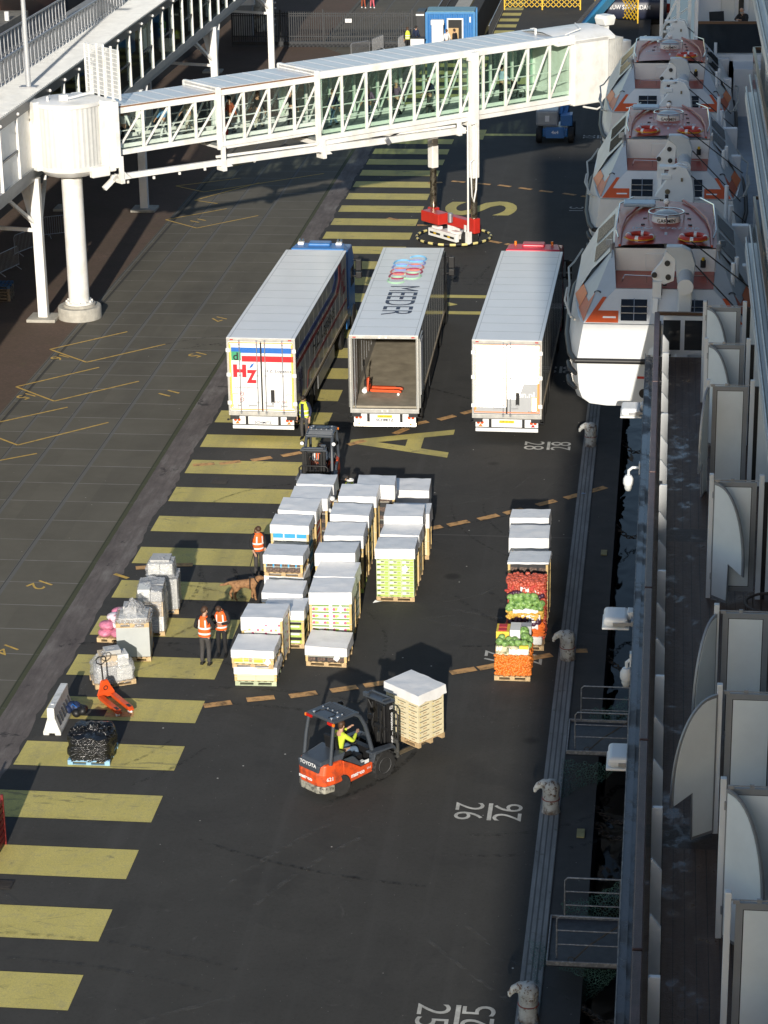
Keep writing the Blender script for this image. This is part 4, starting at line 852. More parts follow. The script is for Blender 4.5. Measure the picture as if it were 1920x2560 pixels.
def truck(name,label,x,y,rz,kind):
    t=thing(name,label,'truck',(x,y,0),rz,'refrigerated trucks reversed in a row')
    H,zb,hw=4.0,1.15,1.3
    # box
    if kind!='open':
        MB().bb(-hw+.02,hw-.02,.02,L_,zb,H-.03).build('box_body',TRSHADE,t)
    else:
        b=MB(); b.bb(-hw+.02,-hw+.1,.02,L_,zb,H-.03); b.bb(hw-.1,hw-.02,.02,L_,zb,H-.03); b.bb(-hw+.1,hw-.1,L_-.1,L_,zb,H-.03); b.bb(-hw+.1,hw-.1,.02,L_-.1,H-.1,H-.04); b.build('box_body',TRSHADE,t)
        MB().bb(-hw+.1,hw-.1,.05,L_-.1,zb,zb+.08).build('load_floor',TRFL,t)
        b=MB(); b.bb(-hw+.1,-hw+.115,.1,L_-.1,zb+.08,zb+.5,1); b.bb(hw-.115,hw-.1,.1,L_-.1,zb+.08,zb+.5,1); b.bb(-hw+.1,-hw+.108,.1,L_-.1,zb+.5,H-.1,0); b.bb(hw-.108,hw-.1,.1,L_-.1,zb+.5,H-.1,0)
        for k in range(14): b.bb(-hw+.108,-hw+.116,.6+k*.9,.64+k*.9,zb+.5,H-.1,1)
        b.build('inner_lining',[mat('lining',(.48,.47,.44),.5,var=.08),STEEL],t)
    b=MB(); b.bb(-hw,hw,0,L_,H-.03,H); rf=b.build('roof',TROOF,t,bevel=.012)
    b=MB()
    for k in range(1,12): b.bb(-hw+.14,hw-.14,k*1.14-.012,k*1.14+.012,H,H+.003,1)
    b.bb(-hw+.125,-hw+.14,0,L_,H,H+.004,1); b.bb(hw-.14,hw-.125,0,L_,H,H+.004,1); b.build('roof_seams',[TROOF,GREYP],rf)
    b=MB(); b.bb(-hw,-hw+.07,-.02,.06,zb-.02,H-.13); b.bb(hw-.07,hw,-.02,.06,zb-.02,H-.13); b.bb(-hw,hw,-.03,.06,H-.13,H-.01); b.bb(-hw,hw,-.03,.06,zb-.18,zb-.02); b.build('rear_frame',TRAL,t,bevel=.01)
    b=MB()
    for s in (-1,1): b.bb(s*1.1-.06,s*1.1+.06,-.04,-.03,H-.09,H-.05)
    b.build('marker_lamp',REDL,t)
    b=MB(); b.bb(-hw+.015,-hw+.02,0,L_,zb-.02,zb+.1); b.bb(hw-.02,hw+.005,0,L_,zb-.04,zb+.08); b.build('side_rail',mat('side_rail_tan',(.36,.29,.2),.6,var=.3,scale=2),t)
    b=MB()
    for k in range(11): b.bb(hw-.0195,hw-.0165,1.1+k*1.14,1.115+k*1.14,zb+.1,H-.04)
    b.build('side_joint',mat('joint_grey',(.2,.2,.19),.3,var=.1),t)
    if kind!='open':
        for s in (-1,1):
            x0,x1=(-hw+.07,-.012) if s<0 else (.012,hw-.07)
            DM=mat('door_grey',(.42,.43,.44),.4,var=.04) if kind=='retro' else TRW
            d=MB().bb(x0,x1,-.03,.02,zb,H-.14).build('rear_door',DM,t,bevel=.008)
            b=MB()
            for xx in ((x0+.42,x1-.14) if s<0 else (x0+.14,x1-.42)) if kind!='retro' else ((x1-.12,) if s<0 else (x0+.12,)): b.cyl((xx,-.065,zb-.1),(xx,-.065,H-.06),.018,n=8); [b.bb(xx-.04,xx+.04,-.075,-.03,z-.03,z+.03) for z in (zb-.05,zb+.35,zb+1.4,H-.25,H-.1)]
            b.build('lock_bar',STEEL,d)
            b=MB()
            for xx in ((x0+.32,x1-.32) if s<0 else (x0+.32,x1-.32)) if kind!='retro' else ((x1-.3,) if s<0 else (x0+.3,)): b.bb(xx-.17,xx+.12,-.07,-.03,zb+.2,zb+.25); b.bb(xx-.2,xx-.17,-.06,-.03,zb+.16,zb+.3)
            b.build('handle',STEEL,d)
            b=MB()
            for z in (zb+.25,zb+1.35,zb+2.3): b.bb(s*hw-.13 if s>0 else s*hw-.02,s*hw+.02 if s>0 else s*hw+.13,-.05,-.028,z,z+.14)
            b.build('hinge',PLW,d)
            # conspicuity tape
            b=MB(); xo=s*(hw-.085)
            b.bb(min(xo,xo-s*.035),max(xo,xo-s*.035),-.036,-.03,zb+.1,H-.2,0 if kind!='retro' else 2)
            b.bb(min(xo-s*.04,xo-s*.08),max(xo-s*.04,xo-s*.08),-.036,-.03,zb+.15,H-.25,1 if kind!='retro' else 0)
            b.bb(x0+.02,x1-.02,-.036,-.03,H-.2,H-.165,0 if kind!='retro' else 2); b.bb(x0+.02,x1-.02,-.036,-.03,zb+.05,zb+.085,0 if kind!='retro' else 2)
            b.build('reflective_border',[RT_O,RT_Y,RT_R],d)
            xr=s*(hw-.28)
            if kind=='hz' or s>0:
                b=MB(); b.bb(xr-.1,xr+.1,-.04,-.031,zb+.12,zb+.68,0); b.bb(xr-.075,xr+.075,-.044,-.039,zb+.15,zb+.65,1); b.build('reflector_plate',[RT_O,RT_W],d)
        b=MB(); b.bb(-.03,.03,-.04,-.028,zb+.02,H-.16); b.build('door_seal',BLACK,t)
        b=MB(); b.bb(.33,.47,-.045,-.028,zb+.35,zb+.85); b.build('vent_slot',BLACK,t)
        MB().bb(.36,.44,-.055,-.028,zb+.27,zb+.38).build('door_latch',STEEL,t)
    else:
        for s in (-1,1):
            MB().bb(min(s*hw,s*(hw+.06)),max(s*hw,s*(hw+.06)),.1,1.28,zb,H-.15).build('folded_door',mat('door_edge',(.16,.16,.15),.4,var=.1) if s<0 else TRSHADE,t,bevel=.01)
        MB().bb(hw+.061,hw+.07,.2,1.1,zb+.5,H-.3).build('door_face',PLW,t)
        b=MB(); b.cyl((-hw+.2,.0,zb),(-hw+.2,.0,H-.15),.02,n=8); b.build('lock_bar',STEEL,t)
        b=MB(); b.bb(-.2,-.12,-.05,-.02,H-.1,H-.05); b.bb(.05,.13,-.05,-.02,H-.1,H-.05); b.bb(-.12,-.06,-.05,-.02,zb-.12,zb-.06); b.bb(.08,.14,-.05,-.02,zb-.12,zb-.06); b.build('lock_keep',BRG,t)
    # chassis, bumper and lamps
    b=MB(); b.bb(-.55,.55,.2,L_-1,.75,zb-.02); b.bb(-1.2,1.2,.15,.4,.9,zb-.18); 
    b.bb(-1.25,-1.0,4.8,10,.5,1.0); b.bb(1.0,1.25,4.8,7.3,.5,1.0); b.bb(-1.25,-.9,-.05,.2,zb-.33,zb-.18); b.bb(.9,1.25,-.05,.2,zb-.33,zb-.18); b.build('chassis',CHAS,t,bevel=.02)
    b=MB(); b.cyl((.95,9.9,.15),(.95,9.9,1.0),.07); b.cyl((-.95,9.9,.15),(-.95,9.9,1.0),.07); b.bb(-1.1,-.8,9.75,10.05,.1,.16); b.bb(.8,1.1,9.75,10.05,.1,.16); b.build('landing_leg',CHAS,t)
    MB().bb(-1.17,1.17,.0,.1,.62,.93).build('lamp_board',TRW,t,bevel=.012)
    MB().bb(-1.17,1.17,-.02,.08,.45,.58).build('bumper_bar',TRW if kind!='open' else RT_W,t,bevel=.012)
    for s in (-1,1):
        b=MB()
        for k,xx in enumerate((1.06,.92)): b.cyl((s*xx,-.02,.8),(s*xx,.02,.8),.06,n=14)
        b.build('tail_lamp',mat('tail_lamp_amber',(.6,.08,.02),.2,var=.3,scale=8),t)
        b=MB(); b.bb(s*.62-.05,s*.62+.05,-.012,.02,.62,.93); b.build('bumper_gap',BLACK,t)
        b=MB(); b.prism([(-.08,0),(.08,0),(0,.11)],(s*.98,-.03 if kind=='open' else -.015,.5 if kind=='open' else .65),(1,0,0),(0,0,1),(0,.02,0)); b.build('warning_triangle',AMBER if kind!='retro' or s<0 else REDL,t)
        b=MB(); b.tube([(s*1.15,.1,.8),(s*1.32,.05,.78)],.02,6); b.ball((s*1.35,.05,.78),.04,8,6); b.build('side_marker',BLACK,t)
        for k in range(3): wheel((s*1.08,2.3+k*1.31,.5),.5,.36,t)
        for yy in (12.3,15.95): wheel((s*1.05,yy,.52),.52,.38,t)
        b=MB(); b.bb(s*1.28-.01,s*1.28+.01,5.2,9.6,.45,1.0); b.build('side_guard',CHAS if kind!='hz' else mat('guard_grey',(.3,.3,.3),.4,var=.1),t)
    pl=MB().bb(-.28,.28,-.015,.01,.79,.89).build('number_plate',PLY if kind!='hz' else PLW,t)
    if kind=='retro': text('OP-21-FD',(0,-.015,.84),(1,0,0),(0,0,1),BLACK,pl,w=.46,h=.065)
    elif kind=='open': text('ON-15-RN',(0,-.015,.84),(1,0,0),(0,0,1),BLACK,pl,w=.46,h=.065)
    else: text('OZ-74-GK',(0,-.015,.84),(1,0,0),(0,0,1),mat('print_pale',(.55,.55,.58),.5,var=.05),pl,w=.46,h=.065)
    if kind!='retro': text('SCHMITZ',(0,.0,.7),(1,0,0),(0,0,1),NAVY,t,w=.66,h=.1,bold=.02)
    # cab
    cc={'hz':BLUEP,'open':mat('cab_dark',(.025,.027,.03),.3,var=.1),'retro':mat('cab_red',(.55,.02,.05),.3,var=.06)}[kind]
    y0=L_+.75; pr=[(0,.75),(0,3.55),(.25,3.82),(1.6,3.72),(2.05,3.2),(2.25,2.2),(2.3,.55),(1.9,.45)]
    hh=3.82 if kind!='open' else 3.4
    b=MB(); b.prism([(p,z if z<2.5 else z*hh/3.82) for p,z in pr],(-1.2,y0,0),(0,1,0),(0,0,1),(2.4,0,0)); cab=b.build('cab',cc,t,bevel=.1,seg=3)
    if kind!='open':
        b=MB(); b.loft([[(-1.15,y0-.45,3.75),(1.15,y0-.45,3.75),(1.15,y0-.4,3.98),(-1.15,y0-.4,3.98)],[(-1.18,y0+.5,3.8),(1.18,y0+.5,3.8),(1.0,y0+.5,4.0),(-1.0,y0+.5,4.0)],[(-1.1,y0+1.5,3.6),(1.1,y0+1.5,3.6),(.9,y0+1.5,3.72),(-.9,y0+1.5,3.72)]]); b.build('roof_fairing',cc,cab,bevel=.04)
        MB().box((0,y0+.3,4.02),(.95,.6,.16)).build('roof_pod',cc,cab,bevel=.06,seg=3)
        for s in (-1,1):
            if kind=='hz':
                b=MB(); b.box((s*.82,y0+.35,4.02),(.26,.3,.12)); b.build('lamp_bracket',PLW,cab,bevel=.02); b=MB(); b.cyl((s*.76,y0+.3,4.08),(s*.76,y0+.5,4.14),.05); b.cyl((s*.9,y0+.3,4.08),(s*.9,y0+.5,4.14),.05); b.build('roof_horn',CHROME,cab,smooth=40)
            else: MB().cyl((s*.78,y0+.35,3.98),(s*.78,y0+.35,4.16),.055).build('beacon',AMBER,cab,smooth=40)
    for s in (-1,1):
        b=MB(); b.bar((s*1.18,y0+1.85,2.95),(s*1.44,y0+1.95,2.95),.06,.07); b.bar((s*1.18,y0+1.85,2.2),(s*1.44,y0+1.95,2.25),.06,.07); b.box((s*1.42,y0+1.95,2.7),(.26,.2,.5)); b.box((s*1.42,y0+1.95,2.25),(.26,.18,.28)); b.build('mirror',BLACK,cab,bevel=.03)
        b=MB(); b.bb(s*1.205-.006,s*1.205+.006,y0+.95,y0+1.9,1.95,2.75); b.build('side_window',WIN,cab)
        b=MB(); b.bb(s*1.21-.02,s*1.21+.02,y0-.6,y0+.2,.5,1.3); b.build('side_fairing',cc,cab)
    b=MB(); b.bb(-.6,.6,L_-1.4,y0+2.0,.75,.95); b.bb(-1.2,1.2,y0-1.2,y0+.1,.55,.95); b.build('tractor_frame',CHAS,t)
    return t
def S(px,py,c,r=(1,0,0),u=(0,0,1)): pass
# blue cab truck with the red and blue stripes
hz=truck('semi_truck','white truck with blue and red stripes on its closed rear doors and a blue cab',-14.78,84.22,-.0113,'hz')
def rx(px): return (px-112)/(838-112)*2.6-1.3
def rzv(py): return 4.0-(py-1132)/(1915-1132)*2.87
R3,U3=(1,0,0),(0,0,1)
def rect(x0,y0,x1,y1,m,nm,lift=0): return MB().bb(rx(x0),rx(x1),-.036-lift,-.031-lift,rzv(y1),rzv(y0)).build(nm,m,hz)
rect(160,1232,815,1290,BLU_,'blue_stripe'); rect(270,1320,815,1382,RED_,'red_stripe'); rect(160,1276,262,1370,GRN_,'green_square',.003)
text('d',(rx(207),-.042,rzv(1325)),R3,U3,BLACK,hz,h=.3,bold=.02)
text('H',(rx(245),-.036,rzv(1480)),R3,U3,RED_,hz,w=.5,h=.5,bold=.06); text('Z',(rx(370),-.04,rzv(1538)),R3,U3,RED_,hz,w=.4,h=.52,bold=.06)
b=MB(); b.bb(rx(178),rx(310),-.041,-.036,rzv(1497),rzv(1465)); b.build('red_logo_bar',RED_,hz)
b=MB(); b.prism([(0,0),(.12,.05),(.21,.22),(.08,.15)],(rx(345),-.038,rzv(1452)),R3,U3,(0,.004,0)); b.build('blue_leaf',BLU_,hz)
text('H.Z. Logistics',(rx(652),-.036,rzv(1481)),R3,U3,NAVY,hz,w=1.0,h=.14,bold=.012); text('www.hzlogistics.eu',(rx(308),-.036,rzv(1658)),R3,U3,NAVY,hz,w=.92,h=.08); text('HZ 724',(rx(672),-.036,rzv(1803)),R3,U3,RED_,hz,w=.42,h=.09)
for py,s in ((1725,'70'),(1785,'80')):
    MB().lathe([(.085,-.004),(.085,.0),(.068,.0),(.068,-.004)],(rx(260),-.036,rzv(py)),20,axis='y',cap=False).build('speed_ring',RED_,hz); text(s,(rx(260),-.034,rzv(py)),R3,U3,GRYT,hz,h=.09)
sx=1.281
def side(poly,m,nm): return MB().prism(poly,(sx,0,0),(0,1,0),(0,0,1),(.004,0,0)).build(nm,m,hz)
SR=mat('shaded_side_red',(.25,.03,.03),.15,var=.1,spec=.8); SB=mat('shaded_side_blue',(.03,.06,.2),.15,var=.1,spec=.8); SK=mat('side_black',(.02,.02,.03),.2,var=.1,spec=.7)  # stripe red and blue darkened to put the side's shade into the colour
side([(0,3.35),(9.4,3.35),(10.1,3.6),(10.1,3.9),(11,3.9),(11,3.55),(10,3.1),(0,3.1)],SB,'side_stripe'); side([(0,2.95),(10.4,2.95),(11.3,3.3),(11.3,3.9),(11.9,3.9),(11.9,3.2),(11,2.75),(0,2.75)],SR,'side_stripe'); side([(2.6,1.3),(2.75,1.3),(3.1,1.75),(13.4,1.85),(13.4,2.0),(2.9,1.92)],SR,'side_stripe')
text('H.Z. Logistics',(sx,7,2.35),(0,1,0),U3,SK,hz,w=5.6,h=.72,lift=.006); text('HZ',(sx,12.5,2.9),(0,1,0),U3,SR,hz,w=1.1,h=1.0,bold=.04,lift=.006)
tb=MB()
for k in range(3): tb.tube([(sx+.004,.6+.5*u_,1.7+.5*k*.6+.25*math.sin(u_*5+k)) for u_ in [i*.15 for i in range(12)]],.035,4)
tb.build('script_lettering',SK,hz)
# open truck
mt=truck('semi_truck','open-backed truck in the middle with large roof lettering and a bare load floor',-10.25,84.86,.021,'open')
text('MEEDER',(.2,5.0,4.0),(0,-1,0),(1,0,0),NAVY,mt,w=4.3,h=1.15,bold=-.0,lift=.006)
for k,(c,x) in enumerate((((.2,.5,.75),11.2),((.25,.3,.6),10.5),((.6,.2,.15),9.8),((.35,.05,.1),9.1),((.4,.65,.42),8.4))):
    m=mat('roof_ring_%d'%k,c,.4,var=.05); b=MB()
    for o in (-.28,.28): b.tube([(.05+o*1.0+.36*math.cos(a),x+(.35 if o>0 else -.35)+.5*math.sin(a),4.004) for a in [i*PI/12+(0 if o>0 else PI) for i in range(-10,11)]],.045,4)
    b.build('roof_ring',m,mt)
# red cab truck
rt=truck('semi_truck','truck with the dazzling reflective rear doors and a red cab beside the lifeboats',-5.63,84.5,-.0111,'retro')
b=MB(); b.bb(-1.22,-.02,-.036,-.031,1.42,3.82); b.prism([(.02,3.82),(1.2,3.82),(1.2,2.35),(.62,2.35),(.42,1.75),(.02,1.75)],(0,-.036,0),R3,U3,(0,.005,0)); b.build('reflective_film',RT_W,rt)  # film cut to the outline of the sun glare, bare where it fades
text('en.nl',(.72,-.034,1.92),R3,U3,PLW,rt,w=.62,h=.22,bold=.02); text('in',(-.8,-.036,1.55),R3,U3,GRYT,rt,h=.13,bold=.02); text('t',(-.61,-.036,1.55),R3,U3,GRYT,rt,h=.14,bold=.02); text('f',(-.42,-.036,1.55),R3,U3,GRYT,rt,h=.15,bold=.02); text('K162005',(.95,-.034,1.26),R3,U3,BLACK,rt,w=.3,h=.05)
for x in (-.8,-.61,-.42):
    b=MB(); b.bb(x-.08,x+.08,-.038,-.034,1.46,1.475); b.bb(x-.08,x+.08,-.038,-.034,1.625,1.64); b.bb(x-.08,x-.065,-.038,-.034,1.475,1.625); b.bb(x+.065,x+.08,-.038,-.034,1.475,1.625); b.build('icon_frame',GRYT,rt)
text('transport.com',(.55,-.036,3.2),R3,U3,mat('pale_print',(.62,.62,.6),.4,var=.05),rt,w=1.0,h=.16)
# ---------------- pallet jacks ----------------
def pallet_jack(label,loc,rz,lift=0):
    t=thing('pallet_jack',label,'pallet jack',loc,rz,'orange hand pallet jacks')
    for s in (-1,1):
        f=MB(); f.prism([(0,.14),(0,.22),(1.1,.22),(1.2,.16),(1.2,.12),(.1,.12)],(0,s*.19-.08,0),(1,0,0),(0,0,1),(0,.16,0)); fk=f.build('fork',ORANGEP,t,bevel=.012)
        MB().box((1.02,s*.19,.221),(.2,.09,.006)).build('fork_slot',BLACK,fk)
        MB().cyl((1.08,s*.19-.05,.05),(1.08,s*.19+.05,.05),.05).build('load_wheel',PLW,fk,smooth=40)
    b=MB(); b.loft([[(-.05,-.27,.12),(-.05,.27,.12),(-.05,.27,.25),(-.05,-.27,.25)],[(-.16,-.14,.12),(-.16,.14,.12),(-.16,.1,.62),(-.16,-.1,.62)]]); b.prism([(-.27,.2),(.27,.2),(.09,.62),(-.09,.62)],(-.07,0,0),(0,1,0),(0,0,1),(-.05,0,0)); b.build('chassis',ORANGEP,t,bevel=.01)
    b=MB(); b.tor((-.062,0,.4),.06,.012,14,5,rot=M4.Rotation(PI/2,4,'Y')); b.build('emblem',BLACK,t)
    b=MB(); b.cyl((-.2,-.06,.3),(-.2,-.06,.5),.06); b.box((-.2,0,.45),(.12,.18,.12)); b.build('pump',BLACK,t)
    for s in (-1,1): MB().cyl((-.25,s*.03,.1),(-.25,s*.1,.1),.1,n=18).build('steer_wheel',PLW,t,smooth=40)
    b=MB(); b.tube([(-.2,0,.5),(-.26,0,1.0)],.025,8); b.tube([(-.26,0,1.0),(-.27,.0,1.04),(-.27,.14,1.12),(-.28,.15,1.22),(-.28,.1,1.28),(-.28,-.1,1.28),(-.28,-.15,1.22),(-.27,-.14,1.12),(-.27,0,1.04)],.018,6); b.cyl((-.27,0,1.04),(-.28,0,1.26),.012,n=6); b.build('handle',BLACK,t,smooth=40)
    return t
pallet_jack('orange hand pallet jack inside the open truck',(-10.95,86.5,1.24),R(-3))
pj=pallet_jack('orange hand pallet jack on the yellow stripe beside the white barrier',(0,0,0),R(-68)); pj.location=G(232*D_,1515*D_); pj.rotation_euler.z=math.atan2(G(290*D_,1548*D_).y-G(240*D_,1508*D_).y,G(290*D_,1548*D_).x-G(240*D_,1508*D_).x)
# ---------------- loaded pallets ----------------
FILM=mat('cover_film',(.80,.80,.80),.33,var=.04,scale=3,bump=.55,bscale=3.2); CRM=mat('carton_cream',(.74,.66,.44),.75,var=.08); CWH=mat('carton_white',(.76,.76,.72),.7,var=.06); CBR=mat('carton_brown',(.45,.30,.16),.8,var=.15); CGR=mat('carton_green',(.42,.56,.12),.7,var=.15,scale=12); CLT=mat('carton_pale_green',(.62,.70,.46),.7,var=.1,scale=9); CBK=mat('carton_black',(.03,.03,.032),.6,var=.2); CBL=mat('carton_blue',(.04,.35,.65),.6,var=.15,scale=10); CRD=mat('carton_red',(.55,.04,.05),.6,var=.1); CYE=mat('carton_yellow',(.75,.55,.06),.65,var=.12,scale=10); PINK=mat('print_pink',(.6,.12,.22),.6,var=.1); SLOT=mat('slot_black',(.015,.015,.014),.7,var=0); LEAFG=mat('leek_green',(.14,.27,.05),.6,var=.3,scale=20); CDB=mat('carton_dark_mix',(.05,.035,.03),.6,var=.5,scale=18,dirt=(.35,.22,.15),dirtamt=.2)
CMATS=[CWH,CGR,SLOT,CRM,CYE,PINK,LEAFG,CBL,CBK,CRD,CLT,PLW,CBR,CDB]
# style: base index, then patches (u0,u1,v0,v1,mat) on the front
STY={'lime':(10,[(.03,.97,.05,.42,1),(.08,.36,.5,.92,11),(.36,.62,.72,.88,2),(.66,.95,.5,.9,1),(.05,.3,.1,.3,11)]),
 'leek':(0,[(.08,.92,.05,.26,6),(.3,.4,.5,.8,1)]),
 'fruit':(0,[(.1,.25,.5,.8,5),(.7,.88,.15,.4,5),(.45,.62,.6,.8,1)]),
 'banana':(10,[(.05,.5,.1,.45,4),(.55,.8,.15,.5,4),(.28,.7,.74,.9,2),(.82,.97,.1,.5,12)]),
 'cream':(3,[(.08,.85,.82,.95,2),(.02,.98,.0,.04,12)]),'tray':(3,[(.12,.85,.78,.9,2),(.35,.65,.3,.5,12),(.1,.2,.3,.45,4)]),'plain':(3,[(.3,.7,.2,.4,12),(.35,.6,.5,.7,4)]),
 'blue':(0,[(.05,.95,.05,.45,7),(.2,.8,.75,.82,2)]),'dark':(8,[(.1,.9,.1,.6,13)]),'mix':(13,[(.08,.3,.3,.85,7),(.4,.9,.55,.8,12)]),
 'red':(9,[(.1,.9,.3,.7,0)]),'green':(1,[(.1,.9,.45,.85,2),(.2,.8,.1,.35,0)]),'white':(0,[(.2,.8,.75,.85,2)]),'wood':(12,[(.1,.9,.3,.8,2)])}
def carton_mesh(w,d,h,sty,cache={}):
    k=(round(w,3),round(d,3),round(h,3),sty)
    if k in cache: return cache[k]
    base,pt=STY[sty]; b=MB(); b.bb(-w/2,w/2,0,d,0,h,base)
    for u0,u1,v0,v1,m in pt:
        b.quad((-w/2+u0*w,-.003,v0*h),(-w/2+u1*w,-.003,v0*h),(-w/2+u1*w,-.003,v1*h),(-w/2+u0*w,-.003,v1*h),m)
        b.quad((w/2+.003,u0*d,v0*h),(w/2+.003,u1*d,v0*h),(w/2+.003,u1*d,v1*h),(w/2+.003,u0*d,v1*h),m)
    if sty=='leek':
        for cx,m in ((.17,5),(.27,1),(.72,5),(.84,1)): b.lathe([(.05,-.004),(.0,-.005)],(-w/2+cx*w,0,h*.62),12,m=m,axis='y')
    o=b.build('carton',CMATS); cache[k]=o.data; bpy.data.objects.remove(o); return cache[k]
def pallet_part(t,w,d,z=0,m=WOOD,name='pallet'):
    b=MB(); n=7
    for k in range(n):
        x=-w/2+(w-.1)*k/(n-1); b.bb(x,x+.1,0,d,z+.122,z+.144)
    for y in (0,d/2-.05,d-.1): 
        b.bb(-w/2,w/2,y,y+.1,z+.1,z+.122); b.bb(-w/2,w/2,y,y+.1,z,z+.022)
        for x in (-w/2,-.07,w/2-.14): b.bb(x,x+.14,y,y+.1,z+.022,z+.1)
    return b.build(name,m,t)
def cover_part(t,w,d,z,hf,hr=None,sag=.017,name='cover_sheet',seed=0):
    r=random.Random(seed+int(z*1000)); n=9; ta,tb=r.uniform(-.022,.022),r.uniform(-.03,.02); e=.025; b=MB(); hr=hf if hr is None else hr
    g=[[((i/(n-1)-.5)*(w+2*e),-e+j/(n-1)*(d+2*e),z+(r.uniform(-sag,sag) if 0<i<n-1 and 0<j<n-1 else r.uniform(-.006,.006))-sag*.5*math.sin(i*1.3)*math.sin(j*.9)+ta*(i/4-1)+tb*(j/4-1)+.03) for i in range(n)] for j in range(n)]
    vs=[p for row in g for p in row]; b.add(vs,[(j*n+i,j*n+i+1,(j+1)*n+i+1,(j+1)*n+i) for j in range(n-1) for i in range(n-1)])
    fl=lambda p,dx,dy,h:(p[0]+dx,p[1]+dy,p[2]-h)
    rings=[]
    ed=[g[0][i] for i in range(n)]
    b.add(ed+[fl(p,0,-.012*math.sin(i*2.1),hf+(hr-hf)*i/(n-1)) for i,p in enumerate(ed)],[(i,i+1,n+i+1,n+i) for i in range(n-1)])
    for sgn,ii in ((1,n-1),(-1,0)):
        ed=[g[j][ii] for j in range(n)]; hh=hr if sgn>0 else hf
        b.add(ed+[fl(p,sgn*(.008+.03*abs(math.sin(j*1.9+seed))*(j>0)),0,hh*(1+.12*math.sin(j*1.1+seed))) for j,p in enumerate(ed)],[(i,i+1,n+i+1,n+i) for i in range(n-1)])
    ed=[g[n-1][i] for i in range(n)]; b.add(ed+[fl(p,0,.02,hf) for p in ed],[(i,i+1,n+i+1,n+i) for i in range(n-1)])
    o=b.build(name,FILM,t,smooth=38); return o
GP='covered produce pallets waiting on the quay'
def stack(label,x,y,h,sty='plain',nx=2,nz=6,w=1.2,d=1.08,rz=0,cov=.42,covr=None,z0=0,sheet=None,corner=True,pm=WOOD,seed=1,ny=1,group=GP):
    jr=random.Random(seed); jx=jr.uniform(-.05,.05) if not z0 else 0; t=thing('produce_pallet',label,'pallet load',(x+jx,y,z0),rz+R(jr.uniform(-2.2,2.2)),group)
    pallet_part(t,w,d,0,pm); zb,zt=.148,h-.012; cw,ch=(w-.02)/nx,(zt-zb)/nz; cdp=(d-.03)/ny
    me=carton_mesh(cw-.006,cdp-.006,ch-.006,sty)
    for i in range(nx):
        for k in range(nz):
            for j in range(ny):
                if ny>1 and 0<j<ny-1 and i<nx-1: continue
                o=bpy.data.objects.new('carton',me); COL.objects.link(o); o.parent=t; o.location=(-w/2+.01+cw*(i+.5),.015+cdp*j,zb+ch*k)
    if corner:
        b=MB()
        for sx_ in (-1,1):
            for yy in (0,d-.02): b.bb(min(sx_*(w/2-.06),sx_*(w/2+.004)),max(sx_*(w/2-.06),sx_*(w/2+.004)),yy-.008 if yy==0 else yy,yy+.008 if yy==0 else yy+.024,zb,zt)
            b.bb(min(sx_*(w/2-.004),sx_*(w/2+.012)),max(sx_*(w/2-.004),sx_*(w/2+.012)),0,.07,zb,zt); b.bb(min(sx_*(w/2-.004),sx_*(w/2+.012)),max(sx_*(w/2-.004),sx_*(w/2+.012)),d-.07,d,zb,zt)
        b.build('corner_post',mat('corner_wood',(.62,.45,.2),.7,var=.12),t)
        b=MB()
        for f in (.35,.7): zz=zb+(zt-zb)*f; b.bb(-w/2-.014,w/2+.014,-.012,-.008,zz,zz+.016); b.bb(w/2+.013,w/2+.016,0,d,zz,zz+.016)
        b.build('strap',mat('strap_pale',(.5,.52,.45),.5,var=.1),t)
    if cov: cover_part(t,w,d,h,cov,covr,seed=seed)
    if sheet:
        sx0,sz0=sheet; MB().prism([(-.09,-.06),(.03,-.14),(.12,-.02),(.02,.14)],(sx0,-.022,sz0),(1,0,0),(0,0,1),(0,.003,0)).build('paper_note',PLW,t)
    return t
# left row, nearest first
stack('bottom pallet of the nearest two-high pair, cream boxes under a white sheet',-11.41,62.0,.54,'cream',2,1,cov=.22,pm=mat('pallet_pale_green',(.45,.5,.33),.8,var=.2),seed=2)
stack('upper pallet of the nearest two-high pair, green and yellow fruit boxes',-11.43,61.98,.56,'banana',2,1,cov=.24,z0=.55,sheet=(.42,.25),seed=3)
stack('pallet with a slanting cover sheet over white fruit boxes behind the nearest pair',-11.36,63.45,1.5,'fruit',3,5,cov=.42,covr=.1,seed=4)
stack('narrow-looking pallet squeezed behind the slanting cover, showing only its right side',-10.98,64.78,1.16,'green',2,4,cov=.3,seed=5)
stack('pallet in front of the two-high dark crates with a torn patch on its cover',-11.22,66.0,1.24,'green',3,4,cov=.32,seed=6)
stack('lower white-covered pallet under the dark mixed crates',-11.4,67.8,1.08,'plain',2,2,cov=.5,seed=7)
stack('upper pallet of dark mixed crates beside the dog handler',-11.43,67.78,.66,'mix',5,1,cov=.29,z0=1.09,seed=8)
stack('pallet of white and blue boxes beyond the dark crates',-11.6,70.25,1.84,'blue',3,4,d=1.0,cov=.29,seed=9)
stack('pallet with red and white boxes down its right side',-11.55,71.5,1.9,'red',2,6,cov=.42,seed=10)
stack('pallet just in front of the man in the white cap',-11.35,72.78,1.86,'dark',2,6,cov=.42,seed=11)
stack('farthest pallet of the left row, at the mast of the parked forklift',-11.33,74.1,1.86,'plain',2,6,cov=.46,seed=12)
